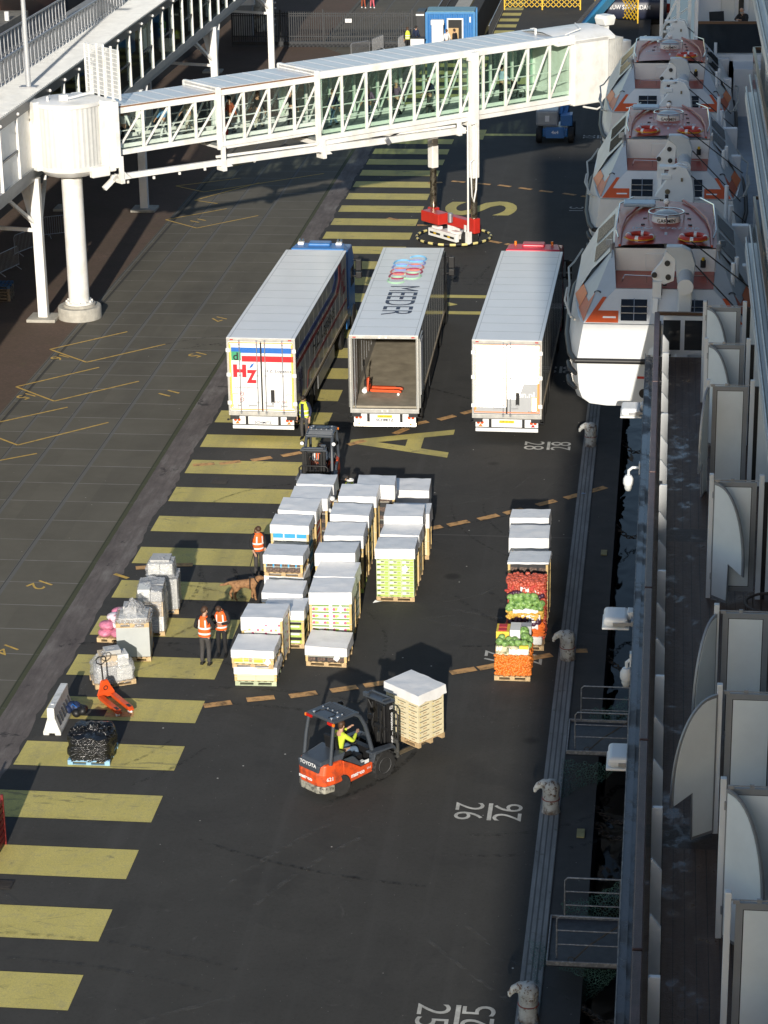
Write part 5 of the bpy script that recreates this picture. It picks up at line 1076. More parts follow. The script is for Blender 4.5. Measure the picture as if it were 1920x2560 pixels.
# middle row
stack('low twisted pallet of dark cartons at the front of the middle row',-9.5,63.52,.62,'dark',4,2,rz=R(-3),cov=.3,covr=.26,sheet=(.3,.32),seed=13)
stack('tall pallet of white vegetable boxes with pink and green dots behind the low one',-9.55,65.1,1.7,'leek',2,7,w=1.24,cov=.38,sheet=(.28,1.2),seed=14)
stack('middle row pallet third from the front, mostly hidden behind the dotted boxes',-9.68,66.3,1.74,'leek',2,6,cov=.4,seed=15)
stack('middle row pallet with a strap down its right corner, fourth from the front',-9.76,67.55,1.96,'plain',2,7,cov=.42,seed=16)
stack('middle row pallet fifth from the front with a lime foot',-9.74,69.3,1.92,'dark',2,6,cov=.42,pm=mat('pallet_lime',(.45,.55,.12),.7,var=.2),seed=17)
stack('middle row pallet showing a band of bright green crates under its cover',-9.72,70.85,2.02,'green',2,6,cov=.42,seed=18)
stack('middle row pallet right in front of the man in the black cap',-9.73,72.55,2.06,'plain',2,6,cov=.38,seed=19)
stack('farthest pallet of the middle row with a crooked cover, at its right end',-9.3,73.85,1.97,'dark',2,6,rz=R(3),cov=.5,seed=20)
# right row of three
stack('pallet of lime green boxes stacked three wide at the front of the right row',-8.02,68.7,1.72,'lime',3,9,cov=.34,sheet=(.3,1.12),corner=False,seed=21)
stack('right row pallet directly behind the lime boxes',-8.1,70.05,1.68,'plain',2,6,cov=.4,seed=22)
stack('right row pallet third from the front with a creased cover',-8.1,71.2,1.9,'dark',2,6,cov=.42,seed=23)
stack('right row pallet second from the back, its cover bulging to the right',-7.98,72.35,1.55,'plain',2,6,cov=.5,seed=24)
stack('farthest pallet of the right row, low with white boxes',-8.33,76.1,1.05,'white',2,3,cov=.62,seed=25)
# by the quay edge
stack('white-covered pallet of dark fruit trays behind the red onion sacks',-3.85,67.25,1.95,'dark',4,7,cov=.06,seed=26)
stack('covered pallet with blue and white boxes, second from the back by the quay rail',-3.95,69.55,1.9,'mix',4,8,cov=.5,seed=27)
stack('farthest covered pallet in the row beside the quay rail',-4.0,71.55,1.82,'plain',2,6,d=.8,cov=.55,covr=.42,seed=28)
# ---------------- vegetable pallets ----------------
def sacks(t,name,x0,x1,y0,y1,z0,z1,r,m,m2,n,seed):
    rr=random.Random(seed); b=MB(); b.bb(x0+.03,x1-.03,y0+.03,y1-.03,z0,z1-.03,1)
    for k in range(n):
        f=rr.random()
        if f<.5: p=(rr.uniform(x0,x1),y0+rr.uniform(-.02,.03),rr.uniform(z0+.02,z1))
        elif f<.8: p=(rr.uniform(x0,x1),rr.uniform(y0,y1),z1+rr.uniform(-.03,.03))
        else: p=(x1+rr.uniform(-.03,.02),rr.uniform(y0,y1),rr.uniform(z0+.02,z1))
        s=r*rr.uniform(.8,1.2); b.ball(p,(s*1.1,s,s*.95),7,5,0)
    o=b.build(name,[m,m2],t,smooth=60); o['kind']='stuff'; return o
ONR=mat('onion_red',(.50,.10,.06),.4,var=.35,scale=14); ONO=mat('onion_orange',(.72,.20,.03),.4,var=.25,scale=14); NETR=mat('sack_red',(.45,.05,.04),.6,var=.3,scale=20); NETO=mat('sack_orange',(.6,.16,.03),.6,var=.25,scale=20); POT=mat('potato_yellow',(.66,.40,.07),.5,var=.2,scale=14); CABB=mat('cabbage_green',(.20,.33,.10),.4,var=.35,scale=9,dirt=(.07,.16,.04),dirtamt=.6); PURP=mat('cabbage_purple',(.06,.02,.045),.4,var=.3); CARR=mat('carrot_orange',(.75,.16,.02),.5,var=.15)
def cabbage(t,p,r,rr):
    b=MB(); b.ball(p,(r,r,r*.9),10,8,rot=M4.Rotation(rr.random()*3,4,'X'))
    for k in range(3): b.ball((p[0]+rr.uniform(-.3,.3)*r,p[1]-.25*r,p[2]+rr.uniform(-.3,.3)*r),(r*.85,r*.85,r*.8),9,6,rot=M4.Rotation(rr.random()*3,4,'Y'))
    b.build('cabbage',CABB,t,smooth=60)
def film_patch(t,x0,x1,y,z0,z1,seed,nm='film_patch'):
    rr=random.Random(seed); n=8; b=MB()
    L=[(x0+(x1-x0)*i/n,y+rr.uniform(-.01,.01),z0+rr.uniform(-.03,.03)) for i in range(n+1)]; U=[(x0+(x1-x0)*i/n,y+rr.uniform(-.01,.02),z1+rr.uniform(-.04,.04)) for i in range(n+1)]
    b.add(L+U,[(i,i+1,n+2+i,n+1+i) for i in range(n)]); b.build(nm,mat('white_film',(.75,.75,.75),.15,var=.1,scale=15),t)
v=thing('vegetable_pallet','nearest vegetable pallet, orange onion sacks at the bottom and cabbages above','pallet load',(-4.02,62.95,0)); pallet_part(v,1.04,1.1)
sacks(v,'onion_sacks',-.5,.5,.02,1.05,.15,.78,.042,ONO,NETO,620,1)
b=MB(); b.bb(-.48,.48,.05,1.0,.78,1.06,0); b.build('vegetable_boxes',mat('veg_boxes',(.4,.36,.25),.5,var=.6,scale=9,dirt=(.05,.09,.02),dirtamt=.35),v)
film_patch(v,-.1,.46,.01,.83,1.0,3); film_patch(v,-.46,-.3,.0,.95,1.05,4)
MB().bb(.2,.46,.0,.3,1.0,1.1).build('yellow_box',CYE,v)
b=MB(); b.bb(-.5,-.12,.45,1.05,1.06,1.34,0); b.bb(-.44,-.2,.5,.72,1.34,1.355,1); b.bb(-.44,-.2,.78,1.0,1.34,1.355,1); b.build('yellow_crate',[CYE,CRD],v)
MB().bb(-.1,.2,.4,1.0,1.1,1.42).build('white_carton',CWH,v,bevel=.01); MB().bb(.2,.5,.75,1.05,1.06,1.4).build('grey_box',mat('box_grey',(.4,.41,.43),.5,var=.1),v)
rr=random.Random(5)
for p,r in (((-.38,.18,1.14),.12),((-.2,.12,1.12),.11),((-.02,.15,1.13),.1),((.15,.14,1.14),.12),((.33,.18,1.12),.12),((.36,.42,1.2),.14),((.3,.65,1.3),.15),((-.33,.35,1.2),.11),((.05,.32,1.16),.11),((-.12,.3,1.17),.1),((.47,.2,1.06),.1),((.46,.5,1.1),.12)): cabbage(v,p,r,rr)
v=thing('vegetable_pallet','tall vegetable pallet of red onion sacks, cabbages and carrots next to the quay rail','pallet load',(-3.8,65.2,0)); pallet_part(v,1.15,1.1)
MB().bb(-.05,.52,.02,.5,.15,.42).build('white_sack',mat('sack_white',(.72,.72,.7),.6,var=.08,bump=.3,bscale=9),v,bevel=.06,seg=3)
sacks(v,'onion_sacks',-.56,.56,.35,1.08,.2,2.0,.05,ONR,NETR,900,2)
b=MB(); rr=random.Random(8)
for k in range(150): 
    x,z=rr.uniform(.0,.54),rr.uniform(.45,.85); b.bar((x-.08,.05+rr.uniform(-.03,.03),z),(x+.08,.05+rr.uniform(-.03,.03),z+rr.uniform(-.03,.03)),.03,.03)
b.bb(0,.54,.08,.4,.42,.88); o=b.build('carrot_sacks',CARR,v); o['kind']='stuff'
sacks(v,'potato_sacks',-.54,.5,.02,.4,.98,1.22,.05,POT,mat('potato_sack',(.4,.25,.05),.6,var=.2),170,3)
b=MB(); 
for k in range(18): b.ball((rr.uniform(-.5,.52),rr.uniform(.0,.1),rr.uniform(.84,1.02)),.1,9,6)
for k in range(14): b.ball((-.5+k*.077,.3,1.62+.1*math.sin(k*.5)),.08,8,6)
o=b.build('purple_vegetables',PURP,v,smooth=60)
film_patch(v,-.1,.46,-.02,.98,1.14,6); film_patch(v,-.35,.4,-.05,1.22,1.34,7); film_patch(v,.05,.4,-.05,.72,.95,8); film_patch(v,-.15,.1,.33,1.72,1.86,9); film_patch(v,.25,.4,.33,1.7,1.8,10)
for k in range(17):
    a=k%6; row=k//6; cabbage(v,(-.44+a*.175+.06*(row%2),.14+.05*row+rr.uniform(-.04,.04),1.32+row*.15+rr.uniform(-.03,.03)),rr.uniform(.1,.14),rr)
for x in (.55,-.55):
    MB().ball((x,.3,1.78),(.08,.06,.04),8,6).build('sack_tie',NETR,v)
# ---------------- film wrapped loads ----------------
WRAP=None
def wrapmat(name,col,alpha,rough=.12):
    m=bpy.data.materials.new(name); m.use_nodes=True; nt=m.node_tree; N=nt.nodes; L=nt.links; b=N['Principled BSDF']; b.inputs['Base Color'].default_value=(*col,1); b.inputs['Roughness'].default_value=rough; b.inputs['Specular IOR Level'].default_value=.8
    tc=N.new('ShaderNodeTexCoord'); mp=N.new('ShaderNodeMapping'); mp.inputs['Scale'].default_value=(1,1,2.5); L.new(tc.outputs['Object'],mp.inputs[0]); n=N.new('ShaderNodeTexNoise'); n.inputs['Scale'].default_value=6; n.inputs['Detail'].default_value=6; n.inputs['Distortion'].default_value=1.5; L.new(mp.outputs[0],n.inputs[0])
    bp=N.new('ShaderNodeBump'); bp.inputs['Strength'].default_value=.9; bp.inputs['Distance'].default_value=.06; L.new(n.outputs[0],bp.inputs['Height']); L.new(bp.outputs[0],b.inputs['Normal'])
    if alpha<1:
        t=N.new('ShaderNodeBsdfTransparent'); mx=N.new('ShaderNodeMixShader'); r=N.new('ShaderNodeValToRGB'); r.color_ramp.elements[0].position=.35; r.color_ramp.elements[0].color=(alpha*.5,)*3+(1,); r.color_ramp.elements[1].position=.65; r.color_ramp.elements[1].color=(min(1,alpha*1.5),)*3+(1,); L.new(n.outputs[0],r.inputs[0]); L.new(r.outputs[0],mx.inputs[0]); L.new(t.outputs[0],mx.inputs[1]); L.new(b.outputs[0],mx.inputs[2]); L.new(mx.outputs[0],N['Material Output'].inputs[0])
    return m
CLW=wrapmat('clear_stretch_film',(.62,.63,.65),.42); BKW=wrapmat('black_stretch_film',(.008,.008,.009),1,.16)
def wrap(t,w,d,z0,z1,m,seed,taper=.85,peak=.0,amp=.03,nm='stretch_film'):
    rr=random.Random(seed); rings=[]; N=28; nz=9
    for k in range(nz+4):
        if k<nz: f=k/(nz-1); z=z0+(z1-z0)*f; sc_=1-(1-taper)*max(0,(f-.6)/.4)**2
        else: f=(k-nz+1)/4; sc_=taper*(1-f*.999); z=z1+peak*f
        ring=[]
        for j in range(N):
            a=2*PI*j/N; c,s=math.cos(a),math.sin(a); q=max(abs(c),abs(s)); u=(abs(c)**8+abs(s)**8)**(1/8)
            ring.append((c/u*w/2*sc_+rr.uniform(-amp,amp)*(k<nz+3),d/2+s/u*d/2*sc_+rr.uniform(-amp,amp)*(k<nz+3),z+rr.uniform(-amp,amp)*(1 if 0<k<nz+3 else 0)*(1.6 if k>=nz-1 else .4)))
        rings.append(ring)
    return MB().loft(rings).build(nm,m,t,smooth=50)
def boxes(t,L):
    for (x0,x1,y0,y1,z0,z1,m) in L: MB().bb(x0,x1,y0,y1,z0,z1).build('carton',m,t,bevel=.01)
def at(label,px,py,rz=0,name='wrapped_pallet'): p=G(px*D_,py*D_); return thing(name,label,'wrapped load',p,rz)
CGY=mat('carton_grey',(.46,.46,.45),.6,var=.1,scale=3); CTN=mat('carton_tan',(.58,.47,.33),.7,var=.1)
t=thing('wrapped_pallet','clear-wrapped heap of cartons on a wooden pallet turned askew behind the pallet jack','wrapped load',(-15.4,61.62,0),R(26)); pallet_part(t,1.2,.8)
boxes(t,[(-.5,.05,.05,.7,.15,.6,CGY),(.06,.52,.05,.7,.15,.55,CWH),(-.35,.1,.1,.7,.61,.92,CTN),(.12,.45,.15,.6,.56,.9,CWH),(-.2,.25,.2,.6,.93,1.05,CGY)]); wrap(t,1.2,.82,.08,.85,CLW,3,.62,.22,.035)
t=thing('wrapped_pallet','low pallet of pink and white bags left of the grey crate','bag load',(-16.3,64.75,0),R(-4)); pallet_part(t,.8,1.1)
BAGP=mat('bag_pink',(.6,.2,.3),.5,var=.45,scale=6,bump=.4,bscale=8); BAGW=mat('bag_print',(.62,.58,.62),.4,var=.3,scale=8,dirt=(.45,.08,.15),dirtamt=.25)
for k,(x,y,z,m) in enumerate(((-.18,.25,.25,BAGP),(.2,.25,.25,BAGP),(-.17,.65,.27,BAGW),(.19,.7,.27,BAGP),(-.15,.3,.45,BAGP),(.18,.4,.46,BAGW),(0,.8,.48,BAGW),(.05,.55,.63,BAGW),(.1,.9,.66,BAGP))):
    b=MB(); b.ball((x,y,z),(.24,.28,.13),12,8,rot=M4.Rotation(.2*k,4,'Z')); b.build('bag',m,t,smooth=60)
t=thing('wrapped_pallet','grey crate with red lettering on its side and crumpled clear film heaped on top','wrapped load',(-15.25,63.4,0),R(8)); pallet_part(t,1.0,1.15)
MB().bb(-.49,.49,.02,1.12,.15,1.1).build('crate_body',mat('crate_grey',(.46,.48,.47),.45,var=.06,scale=1.5),t,bevel=.015)
text('YAP',(.492,.55,.75),(0,1,0),(0,0,1),REDP,t,w=.75,h=.3,bold=.03)
boxes(t,[(-.42,.42,.25,1.05,1.11,1.3,CWH),(-.3,.1,.55,1.0,1.31,1.55,CGY)])
pallet_part(t,.98,1.1,1.1,name='upper_pallet'); wrap(t,1.02,1.16,1.12,1.4,CLW,5,.6,.42,.05); b=MB()
rr=random.Random(4)
t=thing('wrapped_pallet','tall clear-wrapped stack of tan and white cartons behind the grey crate','wrapped load',(-15.15,65.35,0),R(6)); pallet_part(t,.85,1.25)
boxes(t,[(-.4,0,.03,.6,.15,.62,CTN),(.0,.4,.03,.6,.15,.62,CWH),(-.4,0,.03,.6,.63,1.1,CTN),(.0,.4,.03,.6,.63,1.1,CTN),(-.4,.4,.62,1.2,.15,1.1,CWH),(-.35,.02,.05,.6,1.11,1.5,CWH),(.04,.38,.05,.6,1.11,1.42,CGY),(-.38,.38,.65,1.2,1.11,1.45,CGY)]); wrap(t,.86,1.27,.1,1.46,CLW,6,.9,.06,.025)
t=thing('wrapped_pallet','film-wrapped grey box carrying a smaller wrapped package, at the back of the left group','wrapped load',(-15.15,67.1,0),R(5)); pallet_part(t,1.0,1.0)
boxes(t,[(-.48,.48,.03,.97,.15,1.15,CGY)]); wrap(t,1.02,1.02,.05,1.16,CLW,7,.98,.02,.02)
t=thing('wrapped_pallet','small film-wrapped package of white cartons on top of the rearmost grey box','wrapped load',(-15.2,67.1,1.2),R(3)); boxes(t,[(-.36,.0,.1,.8,.08,.42,CWH),(.02,.4,.1,.8,.08,.42,CWH),(-.3,.3,.2,.8,.43,.52,CGY)]); wrap(t,.9,.85,.02,.45,CLW,8,.8,.1,.02)
t=thing('wrapped_pallet','glossy black film-wrapped load on a pale blue pallet across a yellow stripe','wrapped load',(-15.0,56.5,0),R(1)); pallet_part(t,1.15,1.15,0,mat('pallet_blue',(.25,.45,.62),.6,var=.15)); wrap(t,1.17,1.17,.1,.78,BKW,12,.95,.05,.03,'black_film')
for k,(x,y) in enumerate(((-.35,.4),(.05,.65),(.4,.45))): wrap(t,.44,.42,.72,.86,BKW,20+k,.75,.06,.04,'black_bundle').location=(x,y-.2,0)
# ---------------- barrier, bag, crate, litter ----------------
t=thing('plastic_barrier','white plastic road barrier with a grooved side standing at the end of a yellow stripe','barrier',(-16.45,58.25,0),R(1))
b=MB(); pr=[(-.25,0),(-.08,0),(-.08,.06),(.08,.06),(.08,0),(.25,0),(.25,.1),(.2,.22),(.11,.5),(.1,.82),(-.1,.82),(-.11,.5),(-.2,.22),(-.25,.1)]; b.prism(pr,(0,0,0),(1,0,0),(0,0,1),(0,1.72,0)); b.build('barrier_body',mat('barrier_plastic',(.72,.72,.7),.45,var=.06,dirt=(.5,.49,.45),dirtamt=.3),t,bevel=.02)
b=MB()
for k in range(6): b.prism([(0,0),(.09,-.28),(.1,-.28),(.012,0)],(.115,.14+k*.26,.52),(1,0,0),(0,0,1),(0,.13,0)); 
b.build('groove',mat('groove_dark',(.12,.12,.12),.6,var=.1),t); MB().cyl((0,.3,.815),(0,.3,.835),.05).build('filler_cap',PLW,t)
t=thing('work_bag','dark blue jacket and black bag dumped on the ground beside the white barrier','bag',G(190,1790),0)
b=MB()
rr=random.Random(2)
for k in range(7): b.ball((rr.uniform(-.22,.02),rr.uniform(-.1,.2),.16+rr.uniform(0,.15)),(.15,.14,.16),9,7,rot=M4.Rotation(rr.random()*3,4,'X'))
b.build('jacket',mat('jacket_blue',(.015,.03,.09),.6,var=.3),t,smooth=50)
b=MB()
for k in range(8): b.ball((rr.uniform(.0,.24),rr.uniform(-.15,.1),.12+rr.uniform(0,.12)),(.14,.13,.12),9,7,rot=M4.Rotation(rr.random()*3,4,'Y'))
b.build('bag_body',BLACK,t,smooth=50)
b=MB(); b.tube([(-.12,-.08,.3),(-.05,-.1,.42),(.05,-.06,.3)],.015,6); b.build('bag_strap',BLU_,t)
t=thing('red_crate','dark red slatted steel crate cut off by the left edge of the view','crate',(-16.06,50.7,0),R(-1))
b=MB()
for k in range(7): b.bb(-1.0,.0,.0,1.25,.14+k*.17,.25+k*.17)
b.build('slats',mat('crate_red',(.16,.012,.012),.5,var=.25,scale=4),t)
b=MB()
for y in (0,1.2):
    for x in (-1.0,-.05): b.bb(x,x+.06,y,y+.06,0,1.4)
b.build('corner_upright',mat('crate_red',(.3,.02,.018)),t)
for px,py,lb in ((940,1506,'scrap of white paper on the asphalt left of the lime green boxes'),(1458,1236,'pale blue plastic scrap lying beside the quay rail')):
    p=G(px,py,.02); b=MB(); b.quad((-.1,-.05,0),(.02,-.07,.03),(.12,.05,.01),(-.03,.08,.05)); b.quad((.12,.05,.01),(.25,.0,.04),(.2,.1,.0),(.05,.12,.02)); tag(b.build('paper_scrap',PLW if px<1000 else mat('plastic_blue',(.3,.4,.55),.4,var=.1),loc=p),lb,'litter')
# ---------------- bollards, trays, nets, chains ----------------
def f_boll(h):
    x,y,z=h.xyz(); c=h.ramp(h.noise(3,5),(.3,(.42,.43,.41)),(.7,(.6,.61,.59)))
    c=h.mix(h.ramp(h.math('ADD',h.noise(9,6,.75),h.math('MULTIPLY',z,.06)),(.575,0),(.63,.95)),c,(.12,.065,.035)); c=h.mix(h.ramp(h.math('ADD',h.math('MULTIPLY',z,1.3),h.noise(5,4)),(.5,.9),(.75,0)),c,(.09,.045,.02)); h.lk(h.b.inputs['Base Color'],c); h.b.inputs['Roughness'].default_value=.55
BOLL=W('bollard_paint',f_boll)
def bollard(px,py,lb):
    p=G(px,py); t=thing('bollard',lb,'bollard',(-2.5,p.y+.1,.03),0,'mooring bollards on the quay rail')
    b=MB(); b.lathe([(.29,0),(.27,.04),(.25,.1),(.25,.62),(.27,.72),(.26,.84),(.2,.94),(.1,.99),(0,1.0)],n=22); b.build('post',BOLL,t,smooth=45); t.scale=(.86,.86,.9)
    MB().tube([(-.08,0,.82),(-.24,0,.86),(-.38,0,.8),(-.47,0,.68),(-.48,0,.6)],[.17,.14,.1,.07,.045],12).build('horn',BOLL,t,smooth=60)
    MB().ball((.08,-.22,.66),(.09,.06,.17),10,8).build('lug',BOLL,t,smooth=60)
    b=MB(); b.tor((0,0,.42),.262,.014,20,5); b.build('cord',mat('red_cord',(.3,.06,.05),.7,var=.2),t)
for px,py,lb in ((1475,1118,'white mooring bollard farthest along the quay, below the nearest lifeboat'),(1418,1652,'rust-spotted mooring bollard beside the vegetable pallets'),(1376,2035,'mooring bollard with a rusty foot between the two steel trays'),(1316,2555,'mooring bollard cut by the bottom edge of the view')): bollard(px,py,lb)
TRM=mat('tray_steel',(.05,.055,.065),.5,.3,var=.25,scale=5,bump=.3,bscale=60); TRR=mat('tray_rail',(.13,.13,.135),.5,.3,var=.5,scale=12,dirt=(.4,.4,.4),dirtamt=.2)
def net_mat():
    m=bpy.data.materials.new('green_net'); m.use_nodes=True; nt=m.node_tree; N=nt.nodes; L=nt.links; b=N['Principled BSDF']; b.inputs['Base Color'].default_value=(.06,.14,.12,1); b.inputs['Roughness'].default_value=.8
    tc=N.new('ShaderNodeTexCoord'); v_=N.new('ShaderNodeTexVoronoi'); v_.feature='DISTANCE_TO_EDGE'; v_.inputs['Scale'].default_value=15; L.new(tc.outputs['Object'],v_.inputs[0]); c=N.new('ShaderNodeMath'); c.operation='LESS_THAN'; c.inputs[1].default_value=.05; L.new(v_.outputs['Distance'],c.inputs[0])
    t=N.new('ShaderNodeBsdfTransparent'); mx=N.new('ShaderNodeMixShader'); L.new(c.outputs[0],mx.inputs[0]); L.new(t.outputs[0],mx.inputs[1]); L.new(b.outputs[0],mx.inputs[2]); L.new(mx.outputs[0],N['Material Output'].inputs[0]); return m
NET=net_mat()
def net(name_lb,A,B,C,Dd,sag):
    n=14; b=MB(); A,B,C,Dd=map(V,(A,B,C,Dd)); P=[]
    for j in range(n+1):
        for i in range(n+1):
            u,v_=i/n,j/n; p=A.lerp(B,u).lerp(Dd.lerp(C,u),v_); p.z-=sag*math.sin(PI*u)*(.6+.4*math.sin(PI*v_))+.06*math.sin(i*2.3+j*1.7); P.append(p)
    b.add(P,[(j*(n+1)+i,j*(n+1)+i+1,(j+1)*(n+1)+i+1,(j+1)*(n+1)+i) for j in range(n) for i in range(n)]); tag(b.build('cargo_net',NET),name_lb,'net')
def tray(q,lb,zt=.75):
    P=[G(*p,zt) for p in q]; x0=P[0].x; x1=-.35; y0=P[0].y; y1=P[2].y
    t=thing('steel_tray',lb,'platform',((x0+x1)/2,y0,zt)); w=x1-x0; d=y1-y0
    MB().bb(-w/2,w/2,0,d,-.1,0).build('tray_floor',TRM,t,bevel=.05,seg=3)
    b=MB(); b.bb(-w/2,w/2,-.02,.02,-.04,.07); b.bb(-w/2,-w/2+.04,0,d,-.04,.07); b.bb(-w/2,w/2,d-.03,d+.01,-.04,.07); b.build('tray_lip',TRR,t,bevel=.01)
    for yy,x_ in ((d-.02,.32),(.25,.22)):
        b=MB(); xa=-w/2+x_; b.tube([(xa,yy,0),(xa,yy,.98),(xa+.06,yy,1.05),(w/2,yy,1.05)],.02,6)
        for z in (.35,.7): b.cyl((xa,yy,z),(w/2,yy,z),.016,n=6)
        b.cyl((w/2-.25,yy,0),(w/2-.25,yy,1.05),.02,n=6); b.build('guard_rail',TRR,t,smooth=50)
    b=MB(); b.tube([(-w/2+.6,.1,.05),(0,.4,.25),(w/2,.9,.7)],.02,6); b.tor((-w/2+.55,.1,.06),.07,.012,12,5,rot=M4.Rotation(PI/2,4,'X')); b.build('stay_rope',mat('old_rope',(.07,.06,.05),.8,var=.3),t)
    return t
tray([(1415,1881),(1570,1888),(1420,1802),(1570,1802)],'farther steel tray with guard rails hung over the quay edge')
tray([(1365,2408),(1553,2415),(1373,2293),(1553,2293)],'nearer steel tray with guard rails hung over the quay edge')
net('green net drooping between the farther tray and the bollard below it',G(1405,1895,.7),G(1570,1900,.7),G(1480,1975,-.4),G(1400,1990,.2),.2)
net('green net spread from the nearer tray down over the quay rail',G(1320,2340,.2),G(1550,2430,.6),G(1500,2480,-.6),G(1345,2525,.05),.3)
net('dark net hanging below the railing of the farther tray',G(1480,1770,.6),G(1568,1740,1.2),G(1568,1815,.5),G(1470,1800,.3),.25)
net('dark net hanging behind the railing of the nearer tray',G(1400,2255,.4),G(1553,2200,1.3),G(1553,2290,.4),G(1420,2295,.3),.25)
CHN=mat('rusty_chain',(.12,.10,.085),.6,.4,var=.4,scale=12)
for k,(px,py) in enumerate(((1548,1118),(1545,1330),(1540,1660),(1510,2040),(1500,2080),(1475,2540))):
    p=G(px,py,-.6); b=MB(); n=13
    for i in range(n):
        u=i/(n-1); q=V((-1.38+u*1.1,p.y+.15*math.sin(u*3),-.35-.5*math.sin(PI*u))); b.tor(q,.055,.016,10,5,rot=M4.Rotation(PI/2*(i%2),4,'X')@M4.Scale(1.6,4,(1,0,0)))
    tag(b.build('fender_chain',CHN),('chain below the nearest lifeboat between quay and ship','chain over the water level with the farthest covered pallets','chain over the water above the farther tray','first of two chains over the water beside the rusty-footed bollard','second chain over the water below the rusty-footed bollard','chain over the water at the bottom edge of the view')[k],'chain','fender chains between quay and ship')
for k,(px,py) in enumerate(((1510,1383),(1452,2085))):
    p=G(px,py,.01); tag(MB().bb(-.1,.1,-.22,.22,0,.04).build('yellow_plate',mat('faded_yellow',(.3,.27,.12),.7,var=.2),loc=p,bevel=.01),('faded yellow plate on the quay margin beyond the vegetable pallets','faded yellow plate on the quay margin above the nearer tray')[k],'marker plate')
# ---------------- people ----------------
SKIN=mat('skin',(.50,.29,.19),.55,var=.08); SKIND=mat('skin_dark',(.14,.07,.045),.55,var=.08)
HAIRD=mat('hair_dark',(.018,.012,.009),.6,var=.3,scale=30); HAIRB=mat('hair_brown',(.07,.035,.018),.6,var=.3,scale=30); HAIRG=mat('hair_grey',(.4,.38,.35),.6,var=.2)
def cloth(n,c): return mat('cloth_'+n,c,.85,var=.2,scale=6,bump=.25,bscale=12)
CK=cloth('black',(.014,.014,.016)); CN=cloth('navy',(.012,.02,.055)); CGRY=cloth('charcoal',(.055,.052,.052)); CW=cloth('white',(.72,.72,.70)); CJ=cloth('denim',(.11,.17,.26)); CBLU=cloth('sky_blue',(.14,.3,.52)); CPK=cloth('pink',(.6,.12,.15)); CRDX=cloth('rust',(.3,.07,.03)); CMAG=cloth('magenta',(.35,.03,.18)); CBE=cloth('beige',(.5,.45,.36)); CPUR=cloth('mauve',(.16,.1,.17)); CLB=cloth('pale_blue',(.4,.52,.68))
VO=mat('vest_orange',(.85,.13,.015),.7,var=.1,scale=8); VY=mat('vest_yellow',(.62,.75,.06),.7,var=.1,scale=8); VR=mat('vest_stripe',(.8,.8,.78),.35,var=.05); SHOE=mat('shoe_black',(.012,.012,.012),.5,var=.2)
def skin_mesh(name,chains,m,parent,sub=1):
    "one continuous skin grown over a joint tree; chains: lists of (key, position, radius)"
    vs=[];idx={};ed=[];rad=[]
    for ch in chains:
        pv=None
        for k,p,r in ch:
            if k not in idx: idx[k]=len(vs); vs.append(V(p)); rad.append(r if isinstance(r,tuple) else (r,r))
            if pv is not None: ed.append((pv,idx[k]))
            pv=idx[k]
    me=bpy.data.meshes.new(name); me.from_pydata(vs,ed,[]); o=bpy.data.objects.new(name,me); COL.objects.link(o)
    sm=o.modifiers.new('skin','SKIN'); sm.use_smooth_shade=True; ss=o.modifiers.new('sub','SUBSURF'); ss.levels=sub; ss.render_levels=sub
    for i,s in enumerate(me.skin_vertices[0].data): s.radius=rad[i]; s.use_root=(i==0)
    dg=bpy.context.evaluated_depsgraph_get(); dg.update(); nm=bpy.data.meshes.new_from_object(o.evaluated_get(dg))
    bpy.data.objects.remove(o); bpy.data.meshes.remove(me); nm.materials.clear(); nm.materials.append(m)
    for p in nm.polygons: p.use_smooth=True; p.material_index=0
    r=bpy.data.objects.new(name,nm); COL.objects.link(r); r.parent=parent; return r
BASE=dict(pel=(0,0,.95),spi=(0,0,1.15),che=(0,.01,1.36),nec=(0,.0,1.5),hea=(0,.03,1.63),shL=(-.19,0,1.42),elL=(-.25,-.03,1.14),wrL=(-.25,.08,.9),shR=(.19,0,1.42),elR=(.25,-.03,1.14),wrR=(.25,.08,.9),hiL=(-.09,0,.9),knL=(-.1,.03,.5),anL=(-.11,-.02,.09),hiR=(.09,0,.9),knR=(.1,.03,.5),anR=(.11,-.02,.09))
SIT=dict(pel=(0,-.05,.5),spi=(0,-.06,.7),che=(0,-.0,.92),nec=(0,.03,1.06),hea=(0,.07,1.19),shL=(-.2,0,.98),elL=(-.24,.12,.75),wrL=(-.14,.36,.8),shR=(.2,0,.98),elR=(.24,.14,.75),wrR=(.14,.4,.78),hiL=(-.1,0,.5),knL=(-.14,.42,.5),anL=(-.14,.5,.1),hiR=(.1,0,.5),knR=(.14,.42,.5),anR=(.14,.52,.1))
